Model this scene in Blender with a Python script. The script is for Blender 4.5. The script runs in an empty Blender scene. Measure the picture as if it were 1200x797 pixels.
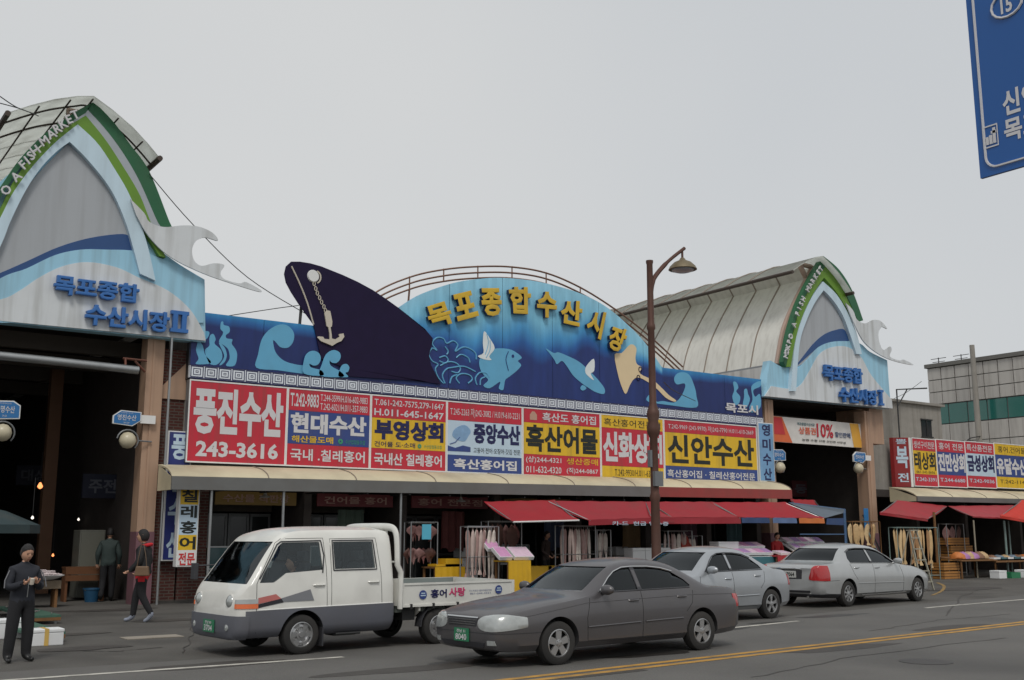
import bpy, bmesh, math, random
from mathutils import Vector, Matrix
random.seed(7)
PI = math.pi
SC = bpy.context.scene
COL = SC.collection
# ------------------------------------------------------------------ camera
CAMH = 1.6
FPX, HZ, VPX = 1260.0, 628.0, 2415.0
PITCH = math.atan((HZ - 398.5) / FPX)
ALPHA = math.atan((VPX - 600) * math.cos(PITCH) / FPX)      # heading measured from the facade direction (+X)
cam = bpy.data.cameras.new('camera')
cam.sensor_width = 36
cam.lens = FPX / 1200 * 36
cam.clip_start = 0.1
cam.clip_end = 3000
camo = bpy.data.objects.new('camera', cam)
COL.objects.link(camo)
camo.location = (0, 0, CAMH)
camo.rotation_euler = (PI / 2 + PITCH, 0, ALPHA - PI / 2)
SC.camera = camo
# ------------------------------------------------------------------ sky, sun, exposure: pale overcast daylight
SUN_EL, SUN_AZ = math.radians(52), math.radians(-120)       # azimuth from +X, counter-clockwise: behind the camera
w = bpy.data.worlds.new('World')
SC.world = w
w.use_nodes = True
nt = w.node_tree
nt.nodes.clear()
wo = nt.nodes.new('ShaderNodeOutputWorld')
bg = nt.nodes.new('ShaderNodeBackground')
sk = nt.nodes.new('ShaderNodeTexSky')
sk.sky_type = 'NISHITA'
sk.sun_disc = False
sk.sun_elevation = SUN_EL
sk.sun_rotation = PI / 2 - SUN_AZ
sk.dust_density = 4
mx = nt.nodes.new('ShaderNodeMix')
mx.data_type = 'RGBA'
mx.inputs[0].default_value = 0.93
tcw = nt.nodes.new('ShaderNodeTexCoord')
nz = nt.nodes.new('ShaderNodeTexNoise')
nz.inputs['Scale'].default_value = 1.1
nz.inputs['Detail'].default_value = 3
rp = nt.nodes.new('ShaderNodeValToRGB')
rp.color_ramp.elements[0].position = 0.3
rp.color_ramp.elements[0].color = (6.1, 6.42, 6.75, 1)
rp.color_ramp.elements[1].position = 0.7
rp.color_ramp.elements[1].color = (7.35, 7.45, 7.45, 1)
nt.links.new(tcw.outputs['Generated'], nz.inputs['Vector'])
nt.links.new(nz.outputs['Fac'], rp.inputs[0])
nt.links.new(sk.outputs[0], mx.inputs[6])
nt.links.new(rp.outputs[0], mx.inputs[7])
nt.links.new(mx.outputs[2], bg.inputs[0])
bg.inputs[1].default_value = 0.1
nt.links.new(bg.outputs[0], wo.inputs[0])
sun = bpy.data.lights.new('sun', 'SUN')
sun.energy = 1.4
sun.angle = math.radians(16)
sun.color = (1, 0.965, 0.91)
suno = bpy.data.objects.new('sun', sun)
COL.objects.link(suno)
sd = Vector((math.cos(SUN_EL) * math.cos(SUN_AZ), math.cos(SUN_EL) * math.sin(SUN_AZ), math.sin(SUN_EL)))
suno.rotation_euler = sd.to_track_quat('Z', 'Y').to_euler()
suno.location = sd * 80
SC.view_settings.view_transform = 'Standard'
SC.view_settings.look = 'None'
SC.view_settings.exposure = -0.12
SC.view_settings.gamma = 1
# ------------------------------------------------------------------ surveying helpers: where a line of sight meets a plane of the place
_ca, _sa, _cp, _sp = math.cos(ALPHA), math.sin(ALPHA), math.cos(PITCH), math.sin(PITCH)
_F = Vector((_ca * _cp, _sa * _cp, _sp))
_U = Vector((-_ca * _sp, -_sa * _sp, _cp))
_R = Vector((_sa, -_ca, 0))
CAMP = Vector((0, 0, CAMH))
def ray(x, y): return _R * (x - 600) + _U * (398.5 - y) + _F * FPX
def aty(x, y, Y):
    d = ray(x, y)
    return CAMP + d * (Y / d.y)
def atx(x, y, X):
    d = ray(x, y)
    return CAMP + d * (X / d.x)
def atz(x, y, z=0.0):
    d = ray(x, y)
    return CAMP + d * ((z - CAMH) / d.z)
def xz(pts, Y, o=(0, 0), s=1.0):
    r = []
    for x, y in pts:
        v = aty(o[0] + x / s, o[1] + y / s, Y)
        r.append((v.x, v.z))
    return r
# ------------------------------------------------------------------ materials
def C(r, g, b):
    def f(c):
        c /= 255.0
        return c / 12.92 if c <= 0.04045 else ((c + 0.055) / 1.055) ** 2.4
    return (f(r), f(g), f(b))
MATS = {}
def M(name, col, rough=0.6, metal=0.0, var=0.12, scale=3.0, bump=0.0, coat=0.0, grime=0.0, streak=False, grime_col=(0.10, 0.08, 0.06), bscale=None, spec=0.5, emit=None, trans=0.0, alpha=1.0, transl=0.0):
    if name in MATS: return MATS[name]
    m = bpy.data.materials.new(name)
    m.use_nodes = True
    t = m.node_tree
    b = t.nodes['Principled BSDF']
    b.inputs['Roughness'].default_value = rough
    b.inputs['Metallic'].default_value = metal
    b.inputs['Coat Weight'].default_value = coat
    b.inputs['Specular IOR Level'].default_value = spec
    b.inputs['Transmission Weight'].default_value = trans
    b.inputs['Alpha'].default_value = alpha
    b.inputs['Base Color'].default_value = (*col, 1)
    if emit:
        b.inputs['Emission Color'].default_value = (*emit[0], 1)
        b.inputs['Emission Strength'].default_value = emit[1]
    tc = t.nodes.new('ShaderNodeTexCoord')
    mp = t.nodes.new('ShaderNodeMapping')
    t.links.new(tc.outputs['Object'], mp.inputs[0])
    src = None
    if var > 0 or grime > 0:
        n = t.nodes.new('ShaderNodeTexNoise')
        n.inputs['Scale'].default_value = scale
        n.inputs['Detail'].default_value = 5
        t.links.new(mp.outputs[0], n.inputs['Vector'])
        x = t.nodes.new('ShaderNodeMix')
        x.data_type = 'RGBA'
        x.inputs[6].default_value = (*[c * (1 - var) for c in col], 1)
        x.inputs[7].default_value = (*[min(1, c * (1 + var)) for c in col], 1)
        t.links.new(n.outputs['Fac'], x.inputs[0])
        src = x.outputs[2]
        if grime > 0:
            m2 = t.nodes.new('ShaderNodeMapping')
            m2.inputs['Scale'].default_value = (5, 5, 0.35) if streak else (1, 1, 1)
            t.links.new(tc.outputs['Object'], m2.inputs[0])
            n2 = t.nodes.new('ShaderNodeTexNoise')
            n2.inputs['Scale'].default_value = 1.0 if streak else scale * 0.6
            n2.inputs['Detail'].default_value = 6
            t.links.new(m2.outputs[0], n2.inputs['Vector'])
            r2 = t.nodes.new('ShaderNodeMapRange')
            r2.inputs[1].default_value = 0.45
            r2.inputs[2].default_value = 0.75
            r2.inputs[3].default_value = 0
            r2.inputs[4].default_value = grime
            t.links.new(n2.outputs['Fac'], r2.inputs[0])
            y = t.nodes.new('ShaderNodeMix')
            y.data_type = 'RGBA'
            y.inputs[7].default_value = (*grime_col, 1)
            t.links.new(r2.outputs[0], y.inputs[0])
            t.links.new(src, y.inputs[6])
            src = y.outputs[2]
        t.links.new(src, b.inputs['Base Color'])
    if bump > 0:
        nb = t.nodes.new('ShaderNodeTexNoise')
        nb.inputs['Scale'].default_value = bscale or scale * 4
        nb.inputs['Detail'].default_value = 6
        t.links.new(mp.outputs[0], nb.inputs['Vector'])
        bp = t.nodes.new('ShaderNodeBump')
        bp.inputs['Strength'].default_value = bump
        bp.inputs['Distance'].default_value = 0.02
        t.links.new(nb.outputs['Fac'], bp.inputs['Height'])
        t.links.new(bp.outputs[0], b.inputs['Normal'])
    if transl > 0:
        tl = t.nodes.new('ShaderNodeBsdfTranslucent')
        ms = t.nodes.new('ShaderNodeMixShader')
        ms.inputs[0].default_value = transl
        if src: t.links.new(src, tl.inputs[0])
        t.links.new(b.outputs[0], ms.inputs[1]); t.links.new(tl.outputs[0], ms.inputs[2])
        t.links.new(ms.outputs[0], t.nodes['Material Output'].inputs[0])
    MATS[name] = m
    return m
def brick_mat(name, c1, c2, mortar, w=0.23, h=0.075):
    m = M(name, c1, 0.85, var=0)
    t = m.node_tree
    b = t.nodes['Principled BSDF']
    tc = t.nodes.new('ShaderNodeTexCoord')
    sp = t.nodes.new('ShaderNodeSeparateXYZ')
    ad = t.nodes.new('ShaderNodeMath')
    cb = t.nodes.new('ShaderNodeCombineXYZ')
    t.links.new(tc.outputs['Object'], sp.inputs[0])
    t.links.new(sp.outputs[0], ad.inputs[0])
    t.links.new(sp.outputs[1], ad.inputs[1])
    t.links.new(ad.outputs[0], cb.inputs[0])
    t.links.new(sp.outputs[2], cb.inputs[1])
    br = t.nodes.new('ShaderNodeTexBrick')
    br.inputs['Color1'].default_value = (*c1, 1)
    br.inputs['Color2'].default_value = (*c2, 1)
    br.inputs['Mortar'].default_value = (*mortar, 1)
    br.inputs['Scale'].default_value = 1
    br.inputs['Mortar Size'].default_value = 0.012
    br.inputs['Brick Width'].default_value = w
    br.inputs['Row Height'].default_value = h
    t.links.new(cb.outputs[0], br.inputs['Vector'])
    t.links.new(br.outputs['Color'], b.inputs['Base Color'])
    bp = t.nodes.new('ShaderNodeBump')
    bp.inputs['Strength'].default_value = 0.5
    bp.inputs['Distance'].default_value = 0.01
    bp.invert = True
    t.links.new(br.outputs['Fac'], bp.inputs['Height'])
    t.links.new(bp.outputs[0], b.inputs['Normal'])
    return m
# ------------------------------------------------------------------ object helpers
ORG = {}
def tag(o, label=None, cat=None, group=None, kind=None):
    if label: o['label'] = label
    if cat: o['category'] = cat
    if group: o['group'] = group
    if kind: o['kind'] = kind
    return o
def thing(name, label, cat, loc=(0, 0, 0), rz=0.0, group=None, local=False):
    o = bpy.data.objects.new(name, None)
    o.empty_display_size = 0.2
    COL.objects.link(o)
    o.location = loc
    o.rotation_euler = (0, 0, rz)
    ORG[o.name] = Vector((0, 0, 0)) if local else Vector(loc)
    return tag(o, label, cat, group)
def copy_tree(o, parent=None):
    c = o.copy()
    COL.objects.link(c)
    if parent: c.parent = parent
    for ch in list(o.children): copy_tree(ch, c)
    return c
class MB:
    def __init__(s):
        s.v = []; s.f = []; s.m = []; s.i = 0
    def add(s, vs, fs, mi=None):
        n = len(s.v)
        s.v += [tuple(v) for v in vs]
        s.f += [tuple(n + k for k in f) for f in fs]
        s.m += [s.i if mi is None else mi] * len(fs)
        return s
    def box(s, x0, x1, y0, y1, z0, z1, mi=None):
        if x0 > x1: x0, x1 = x1, x0
        if y0 > y1: y0, y1 = y1, y0
        if z0 > z1: z0, z1 = z1, z0
        v = [(x0, y0, z0), (x1, y0, z0), (x1, y1, z0), (x0, y1, z0), (x0, y0, z1), (x1, y0, z1), (x1, y1, z1), (x0, y1, z1)]
        return s.add(v, [(0, 3, 2, 1), (4, 5, 6, 7), (0, 1, 5, 4), (1, 2, 6, 5), (2, 3, 7, 6), (3, 0, 4, 7)], mi)
    def hexa(s, v, mi=None):
        return s.add(v, [(0, 3, 2, 1), (4, 5, 6, 7), (0, 1, 5, 4), (1, 2, 6, 5), (2, 3, 7, 6), (3, 0, 4, 7)], mi)
    def prism(s, pts, fn, d0, d1, mi=None):
        """pts: 2-D outline, fn(u, v, d) -> 3-D; extruded from d0 to d1"""
        a = sum(pts[i][0] * pts[(i + 1) % len(pts)][1] - pts[(i + 1) % len(pts)][0] * pts[i][1] for i in range(len(pts)))
        if a < 0: pts = pts[::-1]
        n = len(pts)
        v = [fn(u, w_, d0) for u, w_ in pts] + [fn(u, w_, d1) for u, w_ in pts]
        f = [tuple(range(n)), tuple(range(2 * n - 1, n - 1, -1))]
        f += [(i, n + i, n + (i + 1) % n, (i + 1) % n) for i in range(n)]
        return s.add(v, f, mi)
    def py(s, pts, y0, y1, mi=None):      # outline in x,z extruded along y
        return s.prism(pts, lambda u, w_, d: (u, d, w_), y0, y1, mi)
    def px(s, pts, x0, x1, mi=None):      # outline in y,z extruded along x
        return s.prism(pts, lambda u, w_, d: (d, u, w_), x0, x1, mi)
    def pz(s, pts, z0, z1, mi=None):
        return s.prism(pts, lambda u, w_, d: (u, w_, d), z0, z1, mi)
    def quad(s, a, b, c, d, mi=None): return s.add([a, b, c, d], [(0, 1, 2, 3)], mi)
    def tube(s, path, r, n=8, mi=None, closed=False, flat=1.0):
        P = [Vector(p) for p in path]
        m = len(P)
        rr = r if isinstance(r, (list, tuple)) else [r] * m
        V = []
        up = Vector((0, 0, 1))
        pu = None
        for i, p in enumerate(P):
            if closed: t = P[(i + 1) % m] - P[i - 1]
            else: t = P[min(i + 1, m - 1)] - P[max(i - 1, 0)]
            if t.length < 1e-9: t = Vector((0, 0, 1))
            t.normalize()
            if pu is None:
                a = up if abs(t.z) < 0.9 else Vector((1, 0, 0))
                u = t.cross(a).normalized()
            else:
                u = pu - t * pu.dot(t)
                u = u.normalized() if u.length > 1e-6 else t.cross(up).normalized()
            pu = u
            w_ = t.cross(u)
            for k in range(n):
                a = 2 * PI * k / n
                V.append(p + (u * math.cos(a) * flat + w_ * math.sin(a)) * rr[i])
        F = []
        for i in range(m if closed else m - 1):
            j = (i + 1) % m
            for k in range(n):
                F.append((i * n + k, i * n + (k + 1) % n, j * n + (k + 1) % n, j * n + k))
        if not closed: F += [tuple(range(n - 1, -1, -1)), tuple((m - 1) * n + k for k in range(n))]
        return s.add(V, F, mi)
    def lathe(s, prof, c=(0, 0, 0), axis='z', n=16, mi=None):
        """prof: (radius, height) list"""
        V = []
        for r, h in prof:
            for k in range(n):
                a = 2 * PI * k / n
                x, y = r * math.cos(a), r * math.sin(a)
                p = (x, y, h) if axis == 'z' else ((x, h, y) if axis == 'y' else (h, x, y))
                V.append((c[0] + p[0], c[1] + p[1], c[2] + p[2]))
        F = []
        for i in range(len(prof) - 1):
            for k in range(n):
                F.append((i * n + k, i * n + (k + 1) % n, (i + 1) * n + (k + 1) % n, (i + 1) * n + k))
        if prof[0][0] > 1e-6: F.append(tuple(range(n - 1, -1, -1)))
        if prof[-1][0] > 1e-6: F.append(tuple((len(prof) - 1) * n + k for k in range(n)))
        return s.add(V, F, mi)
    def text(s, st, x0, z0, x1, z1, fn=None, bold=0.0, depth=0.0, mi=None, natural=False):
        """a line of writing stretched to fill the box x0..x1, z0..z1; fn(u, v, d) -> 3-D"""
        V, F, (a0, b0, a1, b1) = glyphs(st, bold, depth > 0)
        if natural:
            k = (z1 - z0) / max(1e-6, b1 - b0) * (a1 - a0)
            xm = (x0 + x1) / 2
            if k < x1 - x0: x0, x1 = xm - k / 2, xm + k / 2
        out = [fn(x0 + (x - a0) / (a1 - a0) * (x1 - x0), z0 + (y - b0) / (b1 - b0) * (z1 - z0), depth * z if depth > 0 else z * .15) for x, y, z in V]
        return s.add(out, F, mi)
    def build(s, name, mats, parent=None, smooth=False, bevel=0.0, kind=None, label=None, crease=None):
        me = bpy.data.meshes.new(name)
        o = Vector((0, 0, 0))
        if parent:
            r = parent
            while r.parent: r = r.parent
            o = ORG.get(r.name, o)
        me.from_pydata([(x - o.x, y - o.y, z - o.z) for x, y, z in s.v], [], s.f)
        if not isinstance(mats, (list, tuple)): mats = [mats]
        for m in mats: me.materials.append(m)
        me.polygons.foreach_set('material_index', s.m)
        me.update()
        fixn(me)
        if smooth: smooth_by_angle(me, smooth if smooth is not True else 40)
        ob = bpy.data.objects.new(name, me)
        COL.objects.link(ob)
        if parent: ob.parent = parent
        if bevel:
            md = ob.modifiers.new('bevel', 'BEVEL')
            md.width = bevel
            md.segments = 2
            md.limit_method = 'ANGLE'
        if kind: ob['kind'] = kind
        if label: ob['label'] = label
        return ob
def fixn(me):
    bm = bmesh.new()
    bm.from_mesh(me)
    bmesh.ops.recalc_face_normals(bm, faces=bm.faces)
    bm.to_mesh(me)
    bm.free()
def smooth_by_angle(me, deg):
    me.polygons.foreach_set('use_smooth', [True] * len(me.polygons))
    me.set_sharp_from_angle(angle=math.radians(deg))
# scratch scene where text and boolean results are worked out
SS = bpy.data.scenes.new('scratch')
def evaluated(o):
    SS.view_layers[0].update()
    dg = SS.view_layers[0].depsgraph
    return bpy.data.meshes.new_from_object(o.evaluated_get(dg))
GL = {}
def glyphs(st, bold, deep):
    k = (st, round(bold, 3), deep)
    if k in GL: return GL[k]
    c = bpy.data.curves.new('text', 'FONT')
    c.body = st
    c.fill_mode = 'BOTH' if deep else 'FRONT'
    c.resolution_u = 2
    if deep: c.extrude = 0.5
    if bold > 0:
        c.bevel_depth = bold
        c.bevel_resolution = 0
    o = bpy.data.objects.new('text', c)
    SS.collection.objects.link(o)
    me = evaluated(o)
    V = [tuple(v.co) for v in me.vertices]
    F = [tuple(p.vertices) for p in me.polygons]
    bpy.data.objects.remove(o)
    bpy.data.meshes.remove(me)
    bpy.data.curves.remove(c)
    xs = [v[0] for v in V]; ys = [v[1] for v in V]
    GL[k] = (V, F, (min(xs), min(ys), max(xs), max(ys)))
    return GL[k]
def flat_y(Y): return lambda u, v, d: (u, Y - d, v)
def cat(pts, n=6, closed=False):
    """smooth curve through points"""
    out = []
    m = len(pts)
    P = [Vector(p) for p in pts]
    rng = range(m) if closed else range(m - 1)
    for i in rng:
        p0 = P[i - 1] if (i > 0 or closed) else P[i]
        p1, p2 = P[i], P[(i + 1) % m]
        p3 = P[(i + 2) % m] if (closed or i + 2 < m) else p2
        for k in range(n):
            t = k / n
            out.append(tuple(0.5 * ((2 * p1) + (p2 - p0) * t + (2 * p0 - 5 * p1 + 4 * p2 - p3) * t * t + (3 * p1 - p0 - 3 * p2 + p3) * t ** 3)))
    if not closed: out.append(tuple(P[-1]))
    return out
# ---- palette
WHITE = M('white enamel', (0.78, 0.78, 0.76), 0.45, var=0.05, grime=0.12, streak=True)
SIGNWHITE = M('sign letter white', (0.64, 0.63, 0.64), 0.5, var=0.05)
SIGNRED = M('sign red', C(196, 42, 60), 0.5, var=0.12, scale=1.2, grime=0.38, bump=.25, bscale=2.2, streak=True)
SIGNBLUE = M('sign blue', C(50, 72, 136), 0.5, var=0.12, scale=1.2, grime=0.3, bump=.25, bscale=2.2, streak=True)
SIGNYEL = M('sign yellow', C(226, 184, 40), 0.5, var=0.1, scale=1.2, grime=0.3, bump=.25, bscale=2.2, streak=True)
SIGNNAVY = M('sign letter navy', C(28, 30, 80), 0.5, var=0.05)
SIGNDARK = M('sign letter dark', C(28, 34, 30), 0.5, var=0.05)
SIGNPALE = M('sign pale blue', C(190, 210, 225), 0.45, var=0.15, scale=2.5)
GREYMETAL = M('grey painted metal', (0.20, 0.21, 0.22), 0.5, metal=0.3, grime=0.3)
STEEL = M('galvanised steel', (0.35, 0.36, 0.36), 0.4, metal=0.8, var=0.2)
DARKSTEEL = M('dark steel', (0.05, 0.05, 0.05), 0.5, metal=0.5)
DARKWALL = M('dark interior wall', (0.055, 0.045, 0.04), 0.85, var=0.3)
CONC = M('concrete', (0.30, 0.28, 0.25), 0.9, var=0.2, bump=0.3, grime=0.35, streak=True)
SALMON = M('salmon painted pillar', C(178, 146, 122), 0.6, var=0.08, grime=0.4, streak=True, grime_col=(0.2, 0.13, 0.1))
BRICKDUMMY = None
RUST = M('rusty brown paint', C(105, 62, 48), 0.6, metal=0.2, var=0.25, scale=8, grime=0.4)
BEIGE = M('beige canopy vinyl', C(208, 196, 166), 0.55, var=0.1, scale=1.5, grime=0.45, streak=False, grime_col=(0.25, 0.20, 0.13))
REDCLOTH = M('red awning cloth', C(160, 34, 44), 0.6, var=0.12, scale=2, grime=0.25, bump=0.12)
BLACK = M('black rubber', (0.015, 0.015, 0.015), 0.75, var=0.1)
WOOD = M('weathered wood', C(120, 85, 50), 0.8, var=0.3, scale=6, bump=0.2)
FOAM = M('white styrofoam', (0.75, 0.76, 0.76), 0.85, var=0.05, grime=0.15)
WIRE = M('black cable', (0.02, 0.02, 0.02), 0.6, var=0)
# ================================================================== GROUND
asph = M('asphalt', C(88, 83, 74), 0.85, var=0.35, scale=0.9, bump=0.5, bscale=70, grime=0.65, grime_col=C(52, 47, 41))
asph2 = M('road asphalt', C(98, 94, 87), 0.8, var=0.28, scale=0.6, bump=0.5, bscale=80, grime=0.35, grime_col=C(66, 64, 62))
for mt in (asph, asph2):      # fine aggregate over the broad patches
    t = mt.node_tree
    b = t.nodes['Principled BSDF']
    lk = b.inputs['Base Color'].links[0]
    src = lk.from_socket
    n = t.nodes.new('ShaderNodeTexNoise')
    n.inputs['Scale'].default_value = 45
    n.inputs['Detail'].default_value = 8
    n.inputs['Roughness'].default_value = 0.8
    tc = t.nodes.new('ShaderNodeTexCoord')
    t.links.new(tc.outputs['Object'], n.inputs['Vector'])
    x = t.nodes.new('ShaderNodeMix')
    x.data_type = 'RGBA'
    x.blend_type = 'OVERLAY'
    x.inputs[0].default_value = 0.75
    t.links.new(src, x.inputs[6])
    t.links.new(n.outputs['Color'], x.inputs[7])
    hs = t.nodes.new('ShaderNodeHueSaturation')
    hs.inputs['Saturation'].default_value = 0.55
    t.links.new(x.outputs[2], hs.inputs['Color'])
    t.links.new(hs.outputs[0], b.inputs['Base Color'])
g = MB()
g.quad((-600, -600, 0), (900, -600, 0), (900, 900, 0), (-600, 900, 0))
g.build('ground', asph, kind='structure')
# road lanes follow the measured paint lines (slightly swinging towards the right)
YEL = [(-12, 9.1), (0, 9.55), (7.5, 10.15), (19.6, 11.25), (30, 12.6), (45, 15.2), (80, 23)]
WHT = [(-12, 13.5), (0, 13.5), (6.7, 13.42), (14.5, 13.68), (22.7, 15.0), (26.9, 15.4), (45, 18.6), (80, 27)]
def yon(line, x):
    for a, b in zip(line, line[1:]):
        if a[0] <= x <= b[0]: return a[1] + (b[1] - a[1]) * (x - a[0]) / (b[0] - a[0])
    return line[-1][1]
rd = MB()
xs = [-60] + [x * 1.0 for x in range(-12, 81)] + [110]
for a, b in zip(xs, xs[1:]):
    ya, yb = yon(WHT, max(-12, min(80, a))), yon(WHT, max(-12, min(80, b)))
    rd.quad((a, -12, .004), (b, -12, .004), (b, yb + .9, .004), (a, ya + .9, .004))
rd.build('road', asph2, kind='structure')
pw = M('worn white road paint', C(196, 192, 182), 0.8, var=0.1, scale=6, grime=0.75, grime_col=C(100, 97, 92))
pyl = M('worn yellow road paint', C(186, 140, 62), 0.8, var=0.2, scale=5, grime=0.85, grime_col=C(104, 92, 70))
def stripe(name, line, x0, x1, w_, off, m):
    s = MB()
    n = max(2, int((x1 - x0) / 0.5))
    for k in range(n):
        a = x0 + (x1 - x0) * k / n
        b = x0 + (x1 - x0) * (k + 1) / n
        ya, yb = yon(line, a) + off, yon(line, b) + off
        s.quad((a, ya, .008), (b, yb, .008), (b, yb + w_, .008), (a, ya + w_, .008))
    return s.build(name, m, kind='structure')
stripe('road_centre_line', YEL, -12, 78, .13, -.09, pyl)
stripe('road_centre_line', YEL, -12, 78, .13, .15, pyl)
for a, b in ((-11, 6.75), (9.6, 16.6), (21.9, 32), (37, 44), (49, 56)):
    stripe('road_lane_line', WHT, a, b, .12, 0, pw)
# yellow kerb-side mark beyond the last car, drain plate and patches on the forecourt
s = MB()
pts = cat([tuple(atz(*q).xy) for q in ((1092, 698), (1103, 693), (1106, 687), (1098, 683))], 5)
for (ax, ay), (bx, by) in zip(pts, pts[1:]):
    s.quad((ax - .08, ay, .008), (bx - .08, by, .008), (bx + .1, by, .008), (ax + .1, ay, .008))
s.build('kerb_mark', M('nearly worn off yellow paint', C(150, 120, 66), 0.8, var=0.2, scale=6, grime=0.9, grime_col=C(95, 86, 72)), kind='structure')
a = atz(178, 747)
s = MB(); s.box(a.x - .45, a.x + .45, a.y - .22, a.y + .22, 0.002, .012)
tag(s.build('drain_cover', M('pale concrete cover', C(150, 142, 130), 0.9, grime=0.5)), 'pale rectangular drain cover set in the forecourt asphalt', 'drain cover')
s = MB()
for q in ((200, 727, .9, .35), (290, 722, .6, .2), (60, 745, 1.2, .25)):
    a = atz(q[0], q[1]); r = random.Random(int(q[0]))
    s.add([(a.x + math.cos(k * PI / 7) * q[2] * r.uniform(.7, 1.1), a.y + math.sin(k * PI / 7) * q[3] * r.uniform(.7, 1.1), .006) for k in range(14)], [tuple(range(14))])
s.build('asphalt_patch', M('asphalt patch', C(70, 66, 61), 0.8, var=.25), kind='structure')

WETM = M('damp asphalt', C(50, 47, 44), .45, var=.3, scale=5)
STAIN = M('oil stained asphalt', C(66, 62, 58), .7, var=.35, scale=4)
def blot(px_, py_, rx, ry, mt, name, seed, z=.0065):
    a = atz(px_, py_); r = random.Random(seed)
    n = 22
    rad = [r.uniform(.55, 1.1) for _ in range(n)]
    rad = [(rad[i - 1] + rad[i] * 2 + rad[(i + 1) % n]) / 4 for i in range(n)]
    m_ = MB(); m_.add([(a.x + math.cos(2 * PI * k / n) * rx * rad[k], a.y + math.sin(2 * PI * k / n) * ry * rad[k], z) for k in range(n)], [tuple(range(n))])
    m_.build(name, mt, kind='structure')
for i, (x_, y_, rx, ry) in enumerate(((790, 742, 1.1, .25), (850, 738, .8, .15), (975, 722, 1.3, .22), (900, 730, .6, .12), (560, 776, 1.0, .3), (760, 768, .9, .2))): blot(x_, y_, rx, ry, WETM, 'damp_patch', i)
for i, (x_, y_, rx, ry) in enumerate(((250, 780, 1.2, .35), (480, 785, 1.4, .3), (980, 760, 1.6, .35), (1120, 735, 1.4, .3), (130, 715, 1.3, .5), (95, 760, .8, .4), (1130, 690, 2.2, .7), (700, 790, 1.0, .2))): blot(x_, y_, rx, ry, STAIN, 'oil_stain', 40 + i, .0068)
def crack(pts, seed, w_=.02):
    r = random.Random(seed); P_ = [atz(*q) for q in pts]; m_ = MB()
    c_ = []
    for a, b in zip(P_, P_[1:]):
        for k in range(8): c_.append((a.x + (b.x - a.x) * k / 8 + r.uniform(-.05, .05), a.y + (b.y - a.y) * k / 8 + r.uniform(-.05, .05)))
    for (ax, ay), (bx, by) in zip(c_, c_[1:]):
        ww = w_ * r.uniform(.5, 1.3)
        m_.quad((ax, ay - ww, .0072), (bx, by - ww, .0072), (bx, by + ww, .0072), (ax, ay + ww, .0072))
    m_.build('asphalt_crack', M('tar filled crack', C(62, 59, 55), .7), kind='structure')
crack([(70, 762), (130, 764), (200, 758)], 1); crack([(880, 795), (1000, 770), (1198, 745)], 2, .015); crack([(1020, 740), (1100, 727), (1198, 719)], 3, .015); crack([(215, 765), (225, 745), (222, 722)], 4); crack([(1110, 722), (1125, 700), (1150, 690)], 5)
mh = atz(1085, 776)
m_ = MB(); m_.lathe([(.33, .009), (.33, .004)], (mh.x, mh.y, 0), n=28); m_.build('manhole_ring', M('worn iron', (.07, .065, .06), .5, metal=.6), kind='structure')
# ================================================================== ARCADE GATES
GREY = M('grey mesh panel', C(172, 176, 180), 0.7, var=0.05, scale=0.6, grime=0.15, streak=True)
PALE = M('pale blue panel', C(158, 206, 228), 0.5, var=0.1, scale=0.6, grime=0.3, streak=True)
PALEW = M('white wave paint', C(214, 218, 220), 0.5, var=0.08, grime=0.5, streak=True, grime_col=C(140, 138, 130))
NAVYP = M('navy wave paint', C(42, 78, 130), 0.5, var=0.08)
ARCHW = M('pale arch frame', C(200, 222, 234), 0.45, var=0.05, grime=0.15, streak=True)
LGREEN = M('olive green arch band', C(104, 146, 44), 0.5, var=0.1, grime=0.15)
DGREEN = M('dark green arch band', C(34, 98, 62), 0.5, var=0.1, grime=0.2)
SILVER = M('silver arch trim', C(170, 176, 180), 0.4, metal=0.4, var=0.1)
BLUELET = M('raised blue letter', C(52, 108, 176), 0.45, var=0.1)
TRANSL = M('weathered roof sheet', C(222, 220, 212), 0.55, var=0.08, scale=0.8, grime=0.35, streak=True, grime_col=C(160, 154, 142), transl=.06)
TRANSL2 = M('pale cap sheet', C(226, 228, 224), 0.4, var=0.1, grime=0.3, grime_col=C(150, 148, 140), transl=.85)
TRANSL3 = M('left roof sheet', C(216, 208, 194), 0.6, var=0.1, scale=0.8, grime=0.3, grime_col=C(150, 140, 124), transl=.6)
PURL = M('dark purlin', C(66, 56, 50), .7)
RIB = M('brown roof rib', C(140, 128, 116), 0.6, var=0.2)
def band(a, b): return a + b[::-1]
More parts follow.
